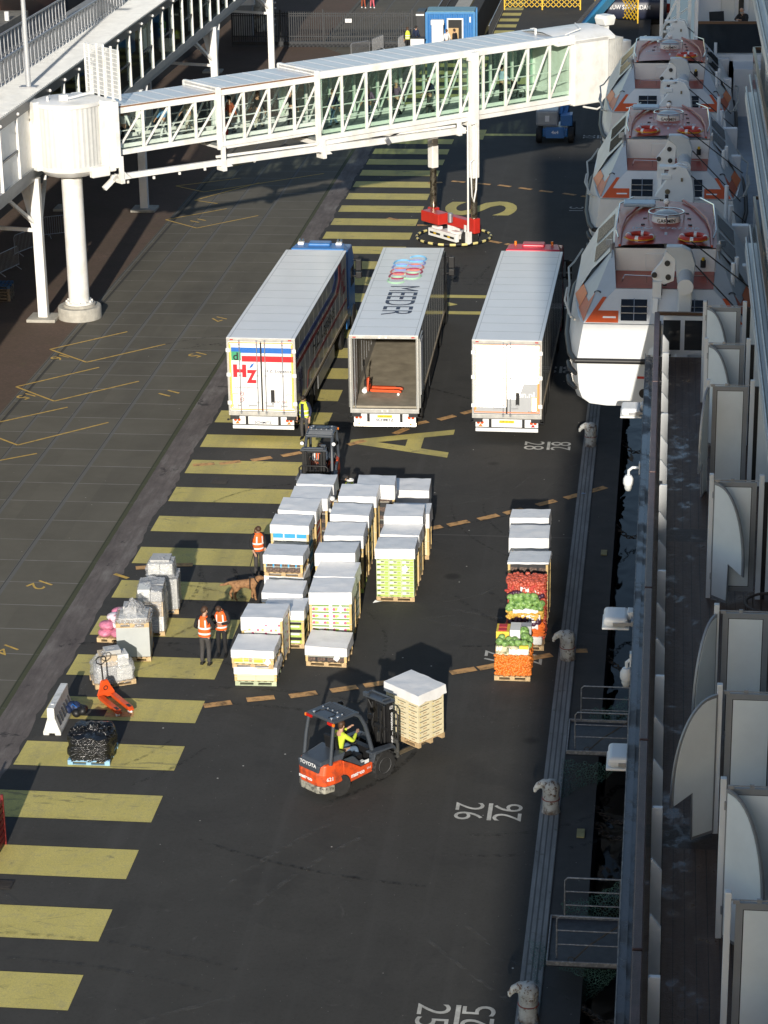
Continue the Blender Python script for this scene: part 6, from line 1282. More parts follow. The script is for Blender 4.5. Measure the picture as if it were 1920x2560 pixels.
def person(label,loc,rz,top=CK,legs=CK,hair=HAIRD,vest=None,skin=None,pose=None,base=BASE,cap=None,hood=None,longhair=False,s=1.0,scarf=None,shoes=SHOE,group=None,bald=False,open_vest=None):
    skin=skin or SKIN; P=dict(base); P.update(pose or {}); P={k:V(v) for k,v in P.items()}
    t=thing('person',label,'person',loc,rz,group); t.scale=(s,s,s)
    hd=P['hea']; nk=P['nec']; up=(hd-nk).normalized(); fw=V((0,1,0))
    if 'face' in P: fw=P['face'].normalized()
    rt=fw.cross(up).normalized(); fw=up.cross(rt).normalized()
    ch=[[('pel',P['pel'],(.11,.08)),('spi',P['spi'],(.1,.075)),('che',P['che'],(.12,.08)),('nec',nk,.055),('jaw',hd-up*.06+fw*.02,(.058,.062)),('hea',hd+up*.02,(.075,.088)),('top',hd+up*.1,(.055,.062))]]
    for S in 'LR':
        el,wr=P['el'+S],P['wr'+S]; d=(wr-el).normalized(); side=d.cross(V((0,0,1))); side=side.normalized() if side.length>.05 else V((1,0,0))
        pal=wr+d*.07
        ch.append([('che',P['che'],.1),('sh'+S,P['sh'+S],.055),('el'+S,el,.04),('wr'+S,wr,.027),('pal'+S,pal,(.036,.02))])
        for i in range(4):
            o=side*((i-1.5)*.019); ln=(.075,.085,.08,.06)[i]; dn=V((0,0,-.012))
            ch.append([('pal'+S,pal,.03),('f%s%da'%(S,i),pal+o+d*.045,.0095),('f%s%db'%(S,i),pal+o*1.1+d*(.045+ln*.5)+dn,.0085),('f%s%dc'%(S,i),pal+o*1.1+d*(.04+ln)+dn*3,.007)])
        ch.append([('wr'+S,wr,.027),('t%sa'%S,wr+d*.04+side*.04,.011),('t%sb'%S,wr+d*.08+side*.055,.009)])
        ch.append([('pel',P['pel'],.12),('hi'+S,P['hi'+S],.085),('kn'+S,P['kn'+S],.055),('an'+S,P['an'+S],.036)])
    skin_mesh('body',ch,skin,t)
    # face
    b=MB(); fc=hd-up*.0+fw*.078
    for sgn in (-1,1): b.ball(fc+rt*(.03*sgn)+up*.02,.011,8,6)
    b.build('eyes',mat('eye_dark',(.02,.015,.012),.3,var=0),t)
    b=MB(); b.ball(fc+up*-.005+fw*.012,(.013,.018,.02),8,6)
    for sgn in (-1,1): b.ball(hd+rt*(.082*sgn),(.012,.02,.03),8,6)
    b.build('nose_and_ears',skin,t,smooth=60); b=MB(); b.ball(fc-up*.05-fw*.005,(.022,.008,.006),8,5); b.build('mouth',mat('lip',(.33,.12,.1),.5,var=0),t)
    # clothing
    c=[[('pel',P['pel'],(.165,.125)),('spi',P['spi'],(.15,.115)),('che',P['che'],(.175,.125)),('n2',nk-up*.03,.075)]]
    for S in 'LR': c.append([('che',P['che'],.12),('sh'+S,P['sh'+S],.075),('el'+S,P['el'+S],.058),('wr'+S,P['wr'+S].lerp(P['el'+S],.06),.042)])
    skin_mesh('jacket',c,top,t)
    c=[[('pel',P['pel'],(.155,.12)),('h0',P['pel']-V((0,0,.04)),(.15,.12))]]
    for S in 'LR': c.append([('h0',P['pel'],.13),('hi'+S,P['hi'+S]-V((0,0,.03)),.1),('kn'+S,P['kn'+S],.072),('an'+S,P['an'+S]+V((0,0,.0)),.058)])
    skin_mesh('trousers',c,legs,t)
    for S in 'LR':
        a=P['an'+S]; k=P['kn'+S]; b=MB(); b.loft([[(a.x+u*.045,a.y+v-.05,a.z-.085+w_) for u,v,w_ in ((-1,0,0),(1,0,0),(1.05,.2,0),(0,.27,0),(-1.05,.2,0))],[(a.x+u*.045,a.y+v-.05,a.z-.085+w_) for u,v,w_ in ((-1,0,.09),(1,0,.09),(.9,.15,.07),(0,.24,.04),(-.9,.15,.07))]]); b.build('shoe',shoes,t,bevel=.012)
    if cap is not None:
        b=MB(); R0=M4.Identity(4); b.ball(hd+up*.075,(.1,.112,.085),14,9); b.box(hd+up*.07+fw*.14,(.14,.12,.014)); b.build('cap',cap,t,smooth=50)
        b=MB(); b.ball(hd-fw*.03+up*.02,(.088,.09,.09),12,8); b.build('hair',hair,t,smooth=60)
    elif not bald:
        b=MB(); b.ball(hd+up*.055-fw*.022,(.093,.104,.095),14,9); b.ball(hd-fw*.05+up*.0,(.083,.06,.085),12,8)
        if longhair:
            b.ball(hd-fw*.07-up*.12,(.1,.06,.14),12,8); b.ball(hd-fw*.1-up*.24,(.07,.05,.1),10,7)
        b.build('hair',hair,t,smooth=60)
    else:
        b=MB(); b.ball(hd-fw*.05-up*.02,(.087,.06,.06),12,8); b.ball(hd+fw*.05-up*.08,(.06,.05,.05),10,7); b.build('hair',HAIRG,t,smooth=60)
    if hood: b=MB(); b.tor(nk-fw*.05+up*.02,.09,.045,16,8); b.build('hood',hood,t,smooth=60)
    if vest:
        ax=(P['che']-P['pel']); rings=[]; band=[]; sgy=1; axn=ax.normalized(); bx=(P['shR']-P['shL']).normalized(); by=axn.cross(bx).normalized()*-1 if False else bx.cross(axn)*-1
        by=axn.cross(bx)
        def ring(f,w_,d_,g=1):
            c0=P['pel']+ax*f; return [c0+bx*(w_*g*math.cos(2*PI*j/20))+by*(d_*g*math.sin(2*PI*j/20)) for j in range(20)]
        prof=[(-.12,.185,.15),(.1,.182,.147),(.4,.178,.145),(.7,.185,.15),(1.0,.195,.15),(1.22,.15,.13),(1.36,.09,.09)]
        b=MB(); b.loft([ring(*p) for p in prof],cap=False)
        b.build('safety_vest',vest,t,smooth=60)
        b=MB()
        for f in (.05,.45): b.loft([ring(f,.186,.152,1.03),ring(f+.13,.184,.15,1.03)],cap=False)
        if vest is VO:
            for sg in (-1,1):
                for fb in (-1,1):
                    b.quad(*[P['pel']+ax*f+bx*(sg*x_)+by*(fb*y_) for f,x_,y_ in ((.58,.08,.152),(.58,.125,.14),(1.15,.11,.135),(1.15,.07,.148))])
        b.build('reflective_stripe',VR,t,smooth=60)
        if open_vest:
            b=MB(); b.loft([[P['pel']+ax*f+bx*x_+by*y_ for x_,y_ in ((-.07,-.135),(-.07,-.16),(.07,-.16),(.07,-.135))] if False else [P['pel']+ax*f+bx*x_+by*y_*sgy for x_,y_ in ((-.075*q_,.1),(-.075*q_,.158*q2),(.075*q_,.158*q2),(.075*q_,.1))] for f,q_,q2 in ((-.14,1.1,1),(.45,.9,1),(1.0,.8,1.02),(1.22,.9,.9))]); b.build('jacket_front',open_vest,t)
    if scarf: b=MB(); b.tor(nk,.085,.04,14,7); b.build('scarf',scarf,t,smooth=60)
    return t
def face_to(a,b): return math.atan2(-(b.x-a.x),b.y-a.y)
WALK=dict(knL=(-.09,.16,.52),anL=(-.09,.26,.1),knR=(.09,.0,.48),anR=(.09,-.3,.14),wrL=(-.24,-.18,.92),elL=(-.26,-.1,1.14),wrR=(.24,.24,.96),elR=(.26,.02,1.14))
man=G(762,1098)
person('man in navy jacket and yellow vest standing by the blue cab truck, looking down',man,R(165),top=CN,legs=CGRY,vest=VY,hair=HAIRD,open_vest=CN,pose=dict(hea=(0,.06,1.6),elL=(-.27,-.02,1.15),wrL=(-.27,.1,.92)))
person('man in black cap, white hood and yellow vest behind the middle pallet row',V((-10.37,75.6,0)),R(75),top=CW,legs=CGRY,vest=VY,cap=CK,hood=CW,pose=dict(hea=(0,.1,1.6),wrR=(.22,.35,1.1),elR=(.26,.1,1.15)))
person('worker in white cap and white shirt leaning over a pallet of the left row',V((-11.05,73.35,0)),R(-75),top=CW,legs=CGRY,skin=SKIND,cap=CW,hair=HAIRD,pose=dict(spi=(0,.08,1.15),che=(0,.2,1.34),nec=(0,.27,1.47),hea=(0,.34,1.58),shL=(-.19,.2,1.4),shR=(.19,.2,1.4),elR=(.26,.4,1.2),wrR=(.2,.62,1.22),elL=(-.26,.35,1.18),wrL=(-.2,.55,1.1)))
hand=G(648,1440)
dogh=person('dog handler in orange vest with curly brown hair, holding the lead of the brown dog',hand,R(-150),top=CK,legs=CGRY,vest=VO,hair=HAIRB,longhair=True,pose=dict(hea=(0,.07,1.6),wrR=(.22,.16,.96),elR=(.27,.0,1.14),wrL=(-.2,.12,.95)))
o1=G(515,1662)
person('man in orange vest seen from behind, standing next to the woman in an orange vest',o1,R(-14),top=CK,legs=CGRY,vest=VO,hair=HAIRB,pose=dict(hea=(.0,.08,1.62),face=(.5,1,0),wrL=(-.2,.24,1.02),elL=(-.3,.02,1.12),elR=(.28,.05,1.14),wrR=(.12,.26,1.02)),s=1.04)
o2=G(556,1640)
person('woman in orange vest facing forward with head bowed over her folded hands',o2,R(178),top=CK,legs=CK,vest=VO,hair=HAIRB,pose=dict(hea=(.02,.1,1.56),wrL=(-.02,.24,1.14),elL=(-.28,.06,1.14),wrR=(.05,.24,1.16),elR=(.3,.08,1.16)),s=.98)
# dog
dg_=thing('dog','brown sheepdog with dark muzzle and harness beside its handler','dog',G(614,1500),R(8))
FUR=mat('dog_fur',(.24,.125,.055),.8,var=.3,scale=14,dirt=(.13,.06,.025),dirtamt=.35); DKF=mat('dog_dark_fur',(.03,.02,.015),.8,var=.3)
c=[[('rump',(-.34,0,.58),.135),('loin',(-.12,0,.585),.12),('rib',(.1,0,.55),.165),('wither',(.25,0,.6),.15),('nk',(.38,0,.7),.1),('hd',(.48,0,.77),.1),('muz',(.6,0,.72),.055),('nose',(.67,0,.7),.035)],
 [('rump',(-.34,0,.58),.135),('t1',(-.46,0,.6),.06),('t2',(-.62,.0,.55),.05),('t3',(-.8,.02,.52),.03)]]
for s_,k in ((.085,'a'),(-.085,'b')):
    dx=-.06 if k=='a' else .08
    c.append([('rump',(-.34,0,.58),.135),('st'+k,(-.3+dx*.5,s_,.4),.095),('hk'+k,(-.42+dx,s_,.22),.045),('hf'+k,(-.38+dx,s_,.06),.035),('ht'+k,(-.32+dx,s_,.025),.036)])
    c.append([('wither',(.25,0,.6),.15),('sh'+k,(.25,s_,.43),.075),('ca'+k,(.26+dx*.6,s_,.23),.045),('ff'+k,(.25+dx*.8,s_,.06),.035),('ft'+k,(.3+dx*.8,s_,.025),.036)])
skin_mesh('body',c,FUR,dg_)
b=MB()
for s_ in (-1,1): b.prism([(-.035,0),(.035,0),(.0,.1)],(.45,s_*.065-.01,.84),(1,0,0),(0,0,1),(0,.02,0))
b.ball((.62,0,.715),(.075,.06,.058),10,8); b.build('ears_and_muzzle',DKF,dg_,smooth=50)
b=MB(); b.tor((.16,0,.56),.185,.02,18,6,rot=M4.Rotation(PI/2,4,'Y')); b.tor((.36,0,.68),.13,.018,16,6,rot=M4.Rotation(R(60),4,'Y')); b.box((.25,0,.765),(.24,.06,.04)); b.build('harness',BLACK,dg_,smooth=50)
hw_=hand+V((-.1,-.1,.95)); dw=dg_.matrix_basis@V((.25,0,.78))
b=MB(); b.tube([hw_,(hw_+dw)/2+V((-.12,0,-.12)),dw],.012,6); tag(b.build('dog_lead',BLACK),'black lead running from the handler in orange to the brown dog','lead')
# ---------------- forklifts ----------------
FLO=mat('forklift_orange',(.68,.085,.018),.42,var=.1,scale=4,coat=.15,dirt=(.33,.06,.025),dirtamt=.35); FLG=mat('forklift_grey',(.055,.065,.08),.38,var=.1,scale=4,spec=.6); FLW=mat('forklift_wear',(.25,.24,.2),.6,.3,var=.6,scale=9,dirt=(.03,.03,.03),dirtamt=.4)
def forklift(label,x,y,rz,lettered,fork_z=.3):
    t=thing('forklift',label,'forklift',(x,y,0),rz,'orange forklifts')
    # local x forward, rear axle x=0, front axle x=1.52
    b=MB(); out=[(-.62,-.3),(-.5,-.5),(-.2,-.56),(.12,-.56),(.12,.56),(-.2,.56),(-.5,.5),(-.62,.3)]
    b.loft([[(px*1.0,py,.42) for px,py in out],[(px*1.02,py,.75) for px,py in out],[(px*.9+.0,py*.96,1.02) for px,py in out]]); cw=b.build('counterweight',FLO,t,bevel=.05,seg=3)
    b=MB(); b.loft([[(px*1.02,py*.98,.22) for px,py in out[:3]+out[5:]],[(px*1.0,py*.99,.42) for px,py in out[:3]+out[5:]]]); b.build('worn_bumper',FLW,t,bevel=.03)
    b=MB(); b.prism([(-.36,.8),(.36,.8),(.42,1.03),(-.42,1.03)],(-.625,0,0),(0,1,0),(0,0,1),(.08,0,0)); b.loft([[(-.6,-.4,.98),(.15,-.5,.98),(.15,.5,.98),(-.6,.4,.98)],[(-.5,-.36,1.1),(.3,-.46,1.16),(.3,.46,1.16),(-.5,.36,1.1)]]); b.build('rear_hood',FLG,t,bevel=.05,seg=3)
    for s in (-1,1):
        b=MB(); b.prism([(.1,.42),(.1,1.0),(.35,.86),(.75,.6),(1.15,.62),(1.15,.34),(.32,.3)],(0,s*.56,0),(1,0,0),(0,0,1),(0,-s*.12,0)); b.build('side_panel',FLO,t,bevel=.02)
        b=MB(); b.prism([(.15,1.0),(.5,.98),(.75,.72),(1.15,.72),(1.15,.64),(.75,.62),(.35,.87)],(0,s*.57,0),(1,0,0),(0,0,1),(0,-s*.1,0)); b.build('side_cowl',FLG,t,bevel=.02)
        b=MB(); b.lathe([(.15,-.12),(.36,-.13),(.4,-.08),(.4,.08),(.36,.13),(.15,.12)],(1.52,s*.52,.4),26,axis='y'); wq=b.build('front_wheel',TYRE,t,smooth=30)
        b=MB()
        for k in range(18): a=k*2*PI/18; b.box((1.52+.398*math.cos(a),s*.52,.4+.398*math.sin(a)),(.05,.24,.04),rot=M4.Rotation(-a-PI/2,4,'Y'))
        b.build('tread',TYRE,wq)
        b=MB(); b.lathe([(0,-.06),(.1,-.1),(.2,-.05),(.22,-.13),(.22,.13),(.2,.05),(.1,.1),(0,.06)],(1.52,s*.52,.4),20,axis='y'); b.build('rim',GREYP,wq,smooth=30)
        b=MB(); b.lathe([(.1,-.09),(.29,-.1),(.32,-.06),(.32,.06),(.29,.1),(.1,.09)],(0,0,0),24,axis='y'); wr_=b.build('rear_wheel',TYRE,t,smooth=30); wr_.location=(0.02,s*.46,.32); wr_.rotation_euler.z=R(-12 if lettered else 0)
        b=MB(); b.lathe([(0,-.05),(.16,-.08),(.16,.08),(0,.05)],(0,0,0),18,axis='y'); b.build('rim',GREYP,wr_,smooth=30)
        # guard posts
        b=MB(); b.tube([(-.3,s*.5,1.0),(-.22,s*.49,1.6),(-.12,s*.46,2.14)],[.055,.05,.05],8); b.tube([(1.25,s*.5,.7),(1.12,s*.49,1.2),(.98,s*.47,1.7),(.8,s*.46,2.02),(.6,s*.45,2.14)],[.06,.06,.06,.055,.05],8); b.build('guard_post',FLG,t,smooth=50)
        b=MB(); b.bar((1.0,s*.56,.92),(1.85,s*.6,.86),.24,.05); b.prism([(1.1,.6),(1.15,.88),(1.9,.86),(1.95,.7),(1.8,.84),(1.2,.82)],(0,s*.66,0),(1,0,0),(0,0,1),(0,-s*.22,0)); b.build('mudguard',FLG,t,bevel=.02)
        b=MB(); b.box((-.18,s*.4,2.1),(.06,.2,.08)); b.build('tail_lamp',REDL,t,bevel=.01); b=MB(); b.box((-.185,s*.52,2.1),(.06,.06,.08)); b.build('indicator',AMBER,t,bevel=.01)
    b=MB(); b.bb(.12,1.3,-.5,.5,.42,.64); b.bb(.2,.95,-.4,.4,.64,.86); b.build('floor_and_engine_cover',BLACK,t,bevel=.03)
    # overhead guard
    b=MB()
    b.bb(-.16,.66,-.5,-.43,2.1,2.18); b.bb(-.16,.66,.43,.5,2.1,2.18); b.bb(-.18,.3,-.44,.44,2.12,2.2)
    for k in range(6): b.bb(.32+k*.065,.355+k*.065,-.44,.44,2.12,2.17)
    b.bb(.66,.78,-.48,.48,2.06,2.14); b.build('overhead_guard',FLG,t,bevel=.015)
    b=MB()
    for x_,y_ in ((.28,-.36),(.28,-.18),(.28,0),(.28,.18),(.28,.36)): b.cyl((x_,y_,2.2),(x_,y_,2.22),.025,n=10)
    for x_,y_ in ((-.08,.32),(-.08,-.34),(.1,-.38)): b.cyl((x_,y_,2.2),(x_,y_,2.215),.04,n=12)
    b.build('guard_bolts',ALU,t)
    b=MB(); b.tube([(-.1,-.25,2.205),(.1,-.27,2.205),(.2,-.2,2.205),(.2,.2,2.205),(.1,.27,2.205),(-.1,.25,2.205)],.012,6); b.build('guard_rib',BLACK,t)
    # seat and controls
    b=MB(); b.bb(.25,.72,-.24,.24,.86,.98); b.build('seat',BLACK,t,bevel=.04,seg=3); b=MB(); b.box((.22,0,1.24),(.1,.46,.58),rot=M4.Rotation(R(-10),4,'Y')); b.build('backrest',BLACK,t,bevel=.04,seg=3)
    b=MB(); b.cyl((1.22,0,.64),(1.02,0,1.1),.035); b.tor((1.0,0,1.12),.16,.014,20,6,rot=M4.Rotation(R(-30),4,'Y')); b.bb(1.12,1.3,-.4,.4,.64,.95); b.build('steering_console',BLACK,t,bevel=.015)
    # mast
    b=MB()
    for s in (-1,1):
        b.bb(1.92,2.06,s*.36-.05,s*.36+.05,.12,2.0); b.bb(1.97,2.1,s*.27-.035,s*.27+.035,.18,1.96); b.cyl((1.93,s*.22,.2),(1.93,s*.22,1.85),.04,n=10)
    for z in (.35,1.2,1.95): b.bb(1.9,2.0,-.36,.36,z-.05,z+.05)
    for k in range(7): b.bb(2.02,2.04,-.2+k*.065,-.18+k*.065,.4,1.9)
    b.build('mast',BLACK,t,bevel=.01)
    b=MB(); b.loft([[(1.78,-.42,2.0),(2.1,-.46,2.0),(2.1,.46,2.0),(1.78,.42,2.0)],[(1.78,-.42,2.05),(2.1,-.46,2.05),(2.1,.46,2.05),(1.78,.42,2.05)]]); b.tube([(1.8,-.3,2.08),(2.05,-.34,2.08),(2.05,.34,2.08),(1.8,.3,2.08)],.03,6); b.box((1.78,.3,2.1),(.1,.16,.08)); b.build('mast_head',FLG,t,bevel=.015)
    b=MB(); z=fork_z+.1
    b.bb(2.1,2.18,-.52,.52,z,z+.12); b.bb(2.1,2.18,-.52,.52,z+.36,z+.48); b.bb(2.12,2.2,-.5,.5,z-.05,z+.42); b.build('carriage',mat('carriage_grey',(.1,.1,.095),.5,.3,var=.3,scale=8),t,bevel=.01)
    b=MB(); b.tube([(2.15,-.5,z+.4),(2.15,-.5,z+1.2),(2.15,-.42,z+1.28),(2.15,.42,z+1.28),(2.15,.5,z+1.2),(2.15,.5,z+.4)],.028,8)
    for k in range(9): b.cyl((2.15,-.4+k*.1,z+.45),(2.15,-.4+k*.1,z+1.27),.014,n=6)
    b.bb(2.13,2.17,-.5,.5,z+.85,z+.89); b.build('load_backrest',BLACK,t,smooth=50)
    for s in (-1,1): MB().prism([(2.18,z+.42),(2.24,z+.42),(2.24,fork_z+.05),(3.55,fork_z+.02),(3.55,fork_z),(2.18,fork_z)],(0,s*.28-.06,0),(1,0,0),(0,0,1),(0,.12,0)).build('fork',mat('fork_worn',(.16,.13,.09),.5,.4,var=.3,scale=6),t)
    b=MB(); b.tube([(1.95,.1,.4),(1.85,.25,.9),(1.9,.15,1.6),(1.85,.3,1.9)],.03,6); b.tube([(1.95,-.1,.4),(1.8,-.2,1.0),(1.88,-.15,1.7)],.025,6); b.build('hydraulic_hose',BLACK,t,smooth=50)
    for s in (-1,1): 
        b=MB(); b.cyl((1.05,s*.56,1.95),(1.12,s*.56,1.95),.075,n=14); b.build('work_lamp',BLACK,t); MB().cyl((1.12,s*.56,1.95),(1.13,s*.56,1.95),.065,n=14).build('lamp_glass',PLW,t)
    if lettered:
        WT=PLW
        text('TOYOTA',(-.585,0,1.0),(0,-1,0),(0.12,0,1),WT,t,w=.62,h=.1,bold=.02,lift=.05); text('mateco',(-.64,.08,.6),(0,-1,0),(.0,0,1),WT,t,w=.5,h=.1,bold=.05,lift=.02); text('621',(-.4,-.555,.66),(.93,-.36,0),(0,0,1),WT,t,w=.18,h=.11,bold=.02,lift=.03)
        text('mateco',(.6,-.562,.47),(1,0,.0),(0,0,1),WT,t,w=.48,h=.11,bold=.05,lift=.006); text('SAS',(1.0,-.562,.5),(1,0,.0),(0,0,1),WT,t,w=.14,h=.06,lift=.006)
        text('huur... mateco',(2.0,-.413,1.2),(0,0,1),(-1,0,0),WT,t,w=1.0,h=.09,bold=.03,lift=.006); text('621',(2.0,-.413,1.85),(1,0,0),(0,0,1),WT,t,w=.12,h=.1,bold=.02,lift=.006)
        MB().box((.75,-.5,.73),(.25,.1,.02)).build('instruction_plate',PLW,t); MB().bb(.85,1.0,-.575,-.57,.66,.76).build('sticker',PLW,t)
    return t
FA=math.atan2(1.2,.97)
fk=forklift('orange forklift lifting the cream boxed pallet in the open middle of the quay',-8.41,55.6,FA,True,.3)
f2=forklift('orange forklift with a raised empty mast parked behind the left pallet row, facing the camera',-11.8,79.3,R(-91),False,.1)
def seat_in(fl,label,**k):
    o=person(label,(0,0,0),0,base=SIT,**k); o.location=fl.matrix_basis@V((.52,0,.47)); o.rotation_euler=(0,0,fl.rotation_euler.z-PI/2); return o
seat_in(fk,'forklift driver in yellow jacket and jeans at the wheel of the loaded forklift',top=VY,legs=CJ,hair=HAIRB,pose=dict(elL=(-.26,.2,.82),wrL=(-.16,.44,.95),elR=(.26,.22,.78),wrR=(.1,.5,.88)))
seat_in(f2,'driver in orange vest sitting in the forklift parked behind the pallets',top=CW,legs=CGRY,hair=HAIRD,vest=VO)
ld=stack('white-covered stack of cream boxes raised on the forks of the forklift',0,0,1.55,'tray',3,9,w=1.25,d=1.0,cov=.27,seed=40,ny=2,group='cream boxes on the forks',corner=False)
ld.location=fk.matrix_basis@V((2.9,.1,.36)); ld.rotation_euler.z=FA-PI/2
del ld['group']
# ---------------- people on the bridge, in the gallery and on the ship ----------------
def onb(x,y=0,z=6.75): return jb.matrix_basis@V((x,y,z))
TO_R=R(44)+PI/2; 
DL=R(44)+PI/2   # facing the rotunda
for (x,y,z,lb,k) in ((2.6,-.3,7.4,'woman with dark hair and white top walking at the rotunda end of the bridge',dict(top=CW,legs=CK,hair=HAIRD,longhair=True)),
 (4.75,-.2,7.4,'grey-haired man in blue jacket and white trousers walking in the bridge',dict(top=CBLU,legs=CW,hair=HAIRG)),
 (6.4,.3,7.4,'walker in pale clothes behind the first bridge joint, beside the red suitcase',dict(top=CBE,legs=CBE,hair=HAIRB)),
 (8.5,.1,7.1,'walker in dark clothes pulling the red suitcase',dict(top=CRDX,legs=CGRY,hair=HAIRD)),
 (10.2,.3,7.1,'walker in dark coat in the middle tunnel of the bridge',dict(top=CK,legs=CBE,hair=HAIRB)),
 (11.7,-.2,7.1,'walker in black near the second bridge joint',dict(top=CK,legs=CK,hair=HAIRD)),
 (14.4,.2,6.68,'walker in navy behind tinted glass, first after the second joint',dict(top=CN,legs=CJ,hair=HAIRB)),
 (16.3,-.1,6.68,'walker in blue jeans and dark jacket behind tinted glass',dict(top=CPUR,legs=CJ,hair=HAIRG)),
 (18.2,.2,6.68,'walker in mauve jacket left of the lifting column',dict(top=CPUR,legs=CGRY,hair=HAIRG)),
 (19.8,-.3,6.68,'walker in dark blue just left of the white lifting column',dict(top=CN,legs=CGRY,hair=HAIRB))):
    person(lb,onb(x,y,z),R(44)+PI/2,pose=WALK,group='passengers walking through the boarding bridge',**k)
b=thing('suitcase','red suitcase on wheels rolling through the bridge','suitcase',onb(7.9,-.2,7.1),R(44))
MB().bb(-.14,.14,-.22,.22,.06,.7).build('shell',REDP,b,bevel=.05,seg=3); q=MB(); q.cyl((0,-.12,.7),(.1,-.12,1.0),.012,n=6); q.cyl((0,.12,.7),(.1,.12,1.0),.012,n=6); q.cyl((.1,-.12,1.0),(.1,.12,1.0),.016,n=6); q.build('pull_handle',BLACK,b)
for sx_ in (-.1,.1): MB().cyl((sx_,-.2,.035),(sx_,.2,.035),.035).build('wheel',BLACK,b)
person('attendant in black vest and pale blue shirt pushing the wheelchair',onb(24.6,0,6.68),R(44)-PI/2,top=CLB,legs=CK,hair=HAIRD,pose=dict(wrL=(-.2,.42,1.0),elL=(-.25,.15,1.15),wrR=(.2,.42,1.0),elR=(.25,.15,1.15)))
wc=thing('wheelchair','black folding wheelchair at the ship end of the bridge','wheelchair',onb(25.6,0,6.64),R(44))
for s in (-1,1):
    q=MB(); q.tor((0,s*.3,.3),.29,.02,26,6,rot=M4.Rotation(PI/2,4,'X')); 
    for k in range(8): q.cyl((0,s*.3,.3),(.28*math.cos(k*PI/4),s*.3,.3+.28*math.sin(k*PI/4)),.006,n=4)
    q.build('wheel',BLACK,wc); MB().cyl((.42,s*.22-.02,.09),(.42,s*.22+.02,.09),.09).build('caster',BLACK,wc)
    q=MB(); q.tube([(-.35,s*.24,.95),(-.2,s*.24,.9),(-.18,s*.24,.5),(.25,s*.24,.5),(.4,s*.22,.12)],.016,6); q.build('frame_tube',STEEL,wc,smooth=50)
MB().bb(-.18,.26,-.23,.23,.48,.53).build('seat',BLACK,wc,bevel=.01); MB().bb(-.21,-.17,-.23,.23,.53,.92).build('backrest',BLACK,wc,bevel=.01)
for y,lb,tp in ((119.2,'visitor in grey coat inside the gallery in front of a blue board',CBE),(120.3,'visitor in black coat inside the gallery beside the grey visitor',CK)):
    person(lb,gal(-28.3,y,7.46),R(30),top=tp,legs=CGRY,hair=HAIRD)
mq=thing('vest_stand','yellow safety vest on a stand behind the gallery window','vest stand',gal(-27.6,129.6,7.46))
q=MB(); q.lathe([(.15,.7),(.19,.85),(.2,1.1),(.22,1.3),(.1,1.42),(.05,1.5)],n=18); q.build('safety_vest',VY,mq,smooth=50); q=MB(); q.lathe([(.2,.9),(.205,1.0)],n=18,cap=False); q.build('reflective_stripe',VR,mq); q=MB(); q.cyl((0,0,0),(0,0,.7),.02); q.cyl((0,0,0),(0,0,.02),.16,n=16); q.build('stand_pole',BLACK,mq)
for y,x in ((118.0,-27.8),(125.0,-27.6)):
    q=thing('notice_board','white notice board by the %s gallery window'%('first' if y<120 else 'second'),'board',gal(x,y,7.46)); MB().bb(-.03,.03,-.35,.35,.5,1.7).build('panel',PLW,q); r_=MB(); r_.cyl((0,-.25,0),(0,-.25,.5),.02); r_.cyl((0,.25,0),(0,.25,.5),.02); r_.build('legs',STEEL,q)
person('bald man with a white beard in a dark jacket leaning at the forward ship rail',V((2.95,94.8,12.95)),R(140),top=CK,legs=CGRY,bald=True,pose=dict(spi=(0,.05,1.15),che=(0,.14,1.35),nec=(0,.18,1.48),hea=(0,.24,1.6),shL=(-.19,.13,1.4),shR=(.19,.13,1.4),elL=(-.26,.3,1.22),wrL=(-.1,.4,1.25),elR=(.26,.3,1.22),wrR=(.1,.4,1.25)))
ch=thing('deck_chair','dark deck chair on the forward balcony','chair',(2.0,96,12.95),R(20))
MB().bb(-.3,.3,-.3,.3,.4,.46).build('seat',BLACK,ch); MB().box((.0,.32,.85),(.6,.06,.9),rot=M4.Rotation(R(-12),4,'X')).build('backrest',BLACK,ch)
for sx_ in (-.27,.27):
    for sy in (-.27,.27): MB().cyl((sx_,sy,0),(sx_,sy,.4),.02,n=8).build('leg',BLACK,ch)
# round table on the verandah
tb_=thing('deck_table','dark round-backed chair half hidden behind a verandah partition','chair',(2.0,38.2,ZD))
q=MB(); q.tube([(-.45*math.cos(a),.45*math.sin(a),.8) for a in [i*PI/12-PI/2 for i in range(13)]],.025,6); q.build('back_rim',mat('rattan',(.07,.05,.04),.6,var=.2),tb_)
q=MB()
for i in range(9): a=i*PI/8-PI/2; q.cyl((-.45*math.cos(a),.45*math.sin(a),.8),(-.42*math.cos(a),.42*math.sin(a),.4),.012,n=5)
q.lathe([(.44,.38),(.44,.42),(0,.43)],n=20); q.build('seat',mat('rattan',(.07,.05,.04)),tb_)
# ---------------- far side: fence, containers, gates, hoarding ----------------
fe=thing('palisade_fence','dark steel palisade fence crossing the quay beyond the bridge','fence')
YF=175.4
q=MB(); x=-32.1
while x<-18.6: q.prism([(-.035,.18),(.035,.18),(.035,2.5),(0,2.66),(-.035,2.5)],(x,YF,0),(1,0,0),(0,0,1),(0,.04,0)); x+=.165
o=q.build('pickets',DARK,fe)
q=MB()
for z in (.75,2.25,2.42): q.bb(-32.1,-18.6,YF+.04,YF+.1,z,z+.07)
q.bb(-32.1,-18.6,YF-.05,YF+.2,.12,.42); q.build('fence_rail',DARK,fe)
for x in (-32.1,-28.5,-25.3,-18.7): MB().bb(x-.06,x+.06,YF+.02,YF+.14,0,2.75).build('fence_post',DARK,fe)
q=MB()
for k in range(30): q.tor((-27.8+k*.3,YF-.1,.14),.1,.03,10,5,rot=M4.Rotation(PI/2,4,'X'))
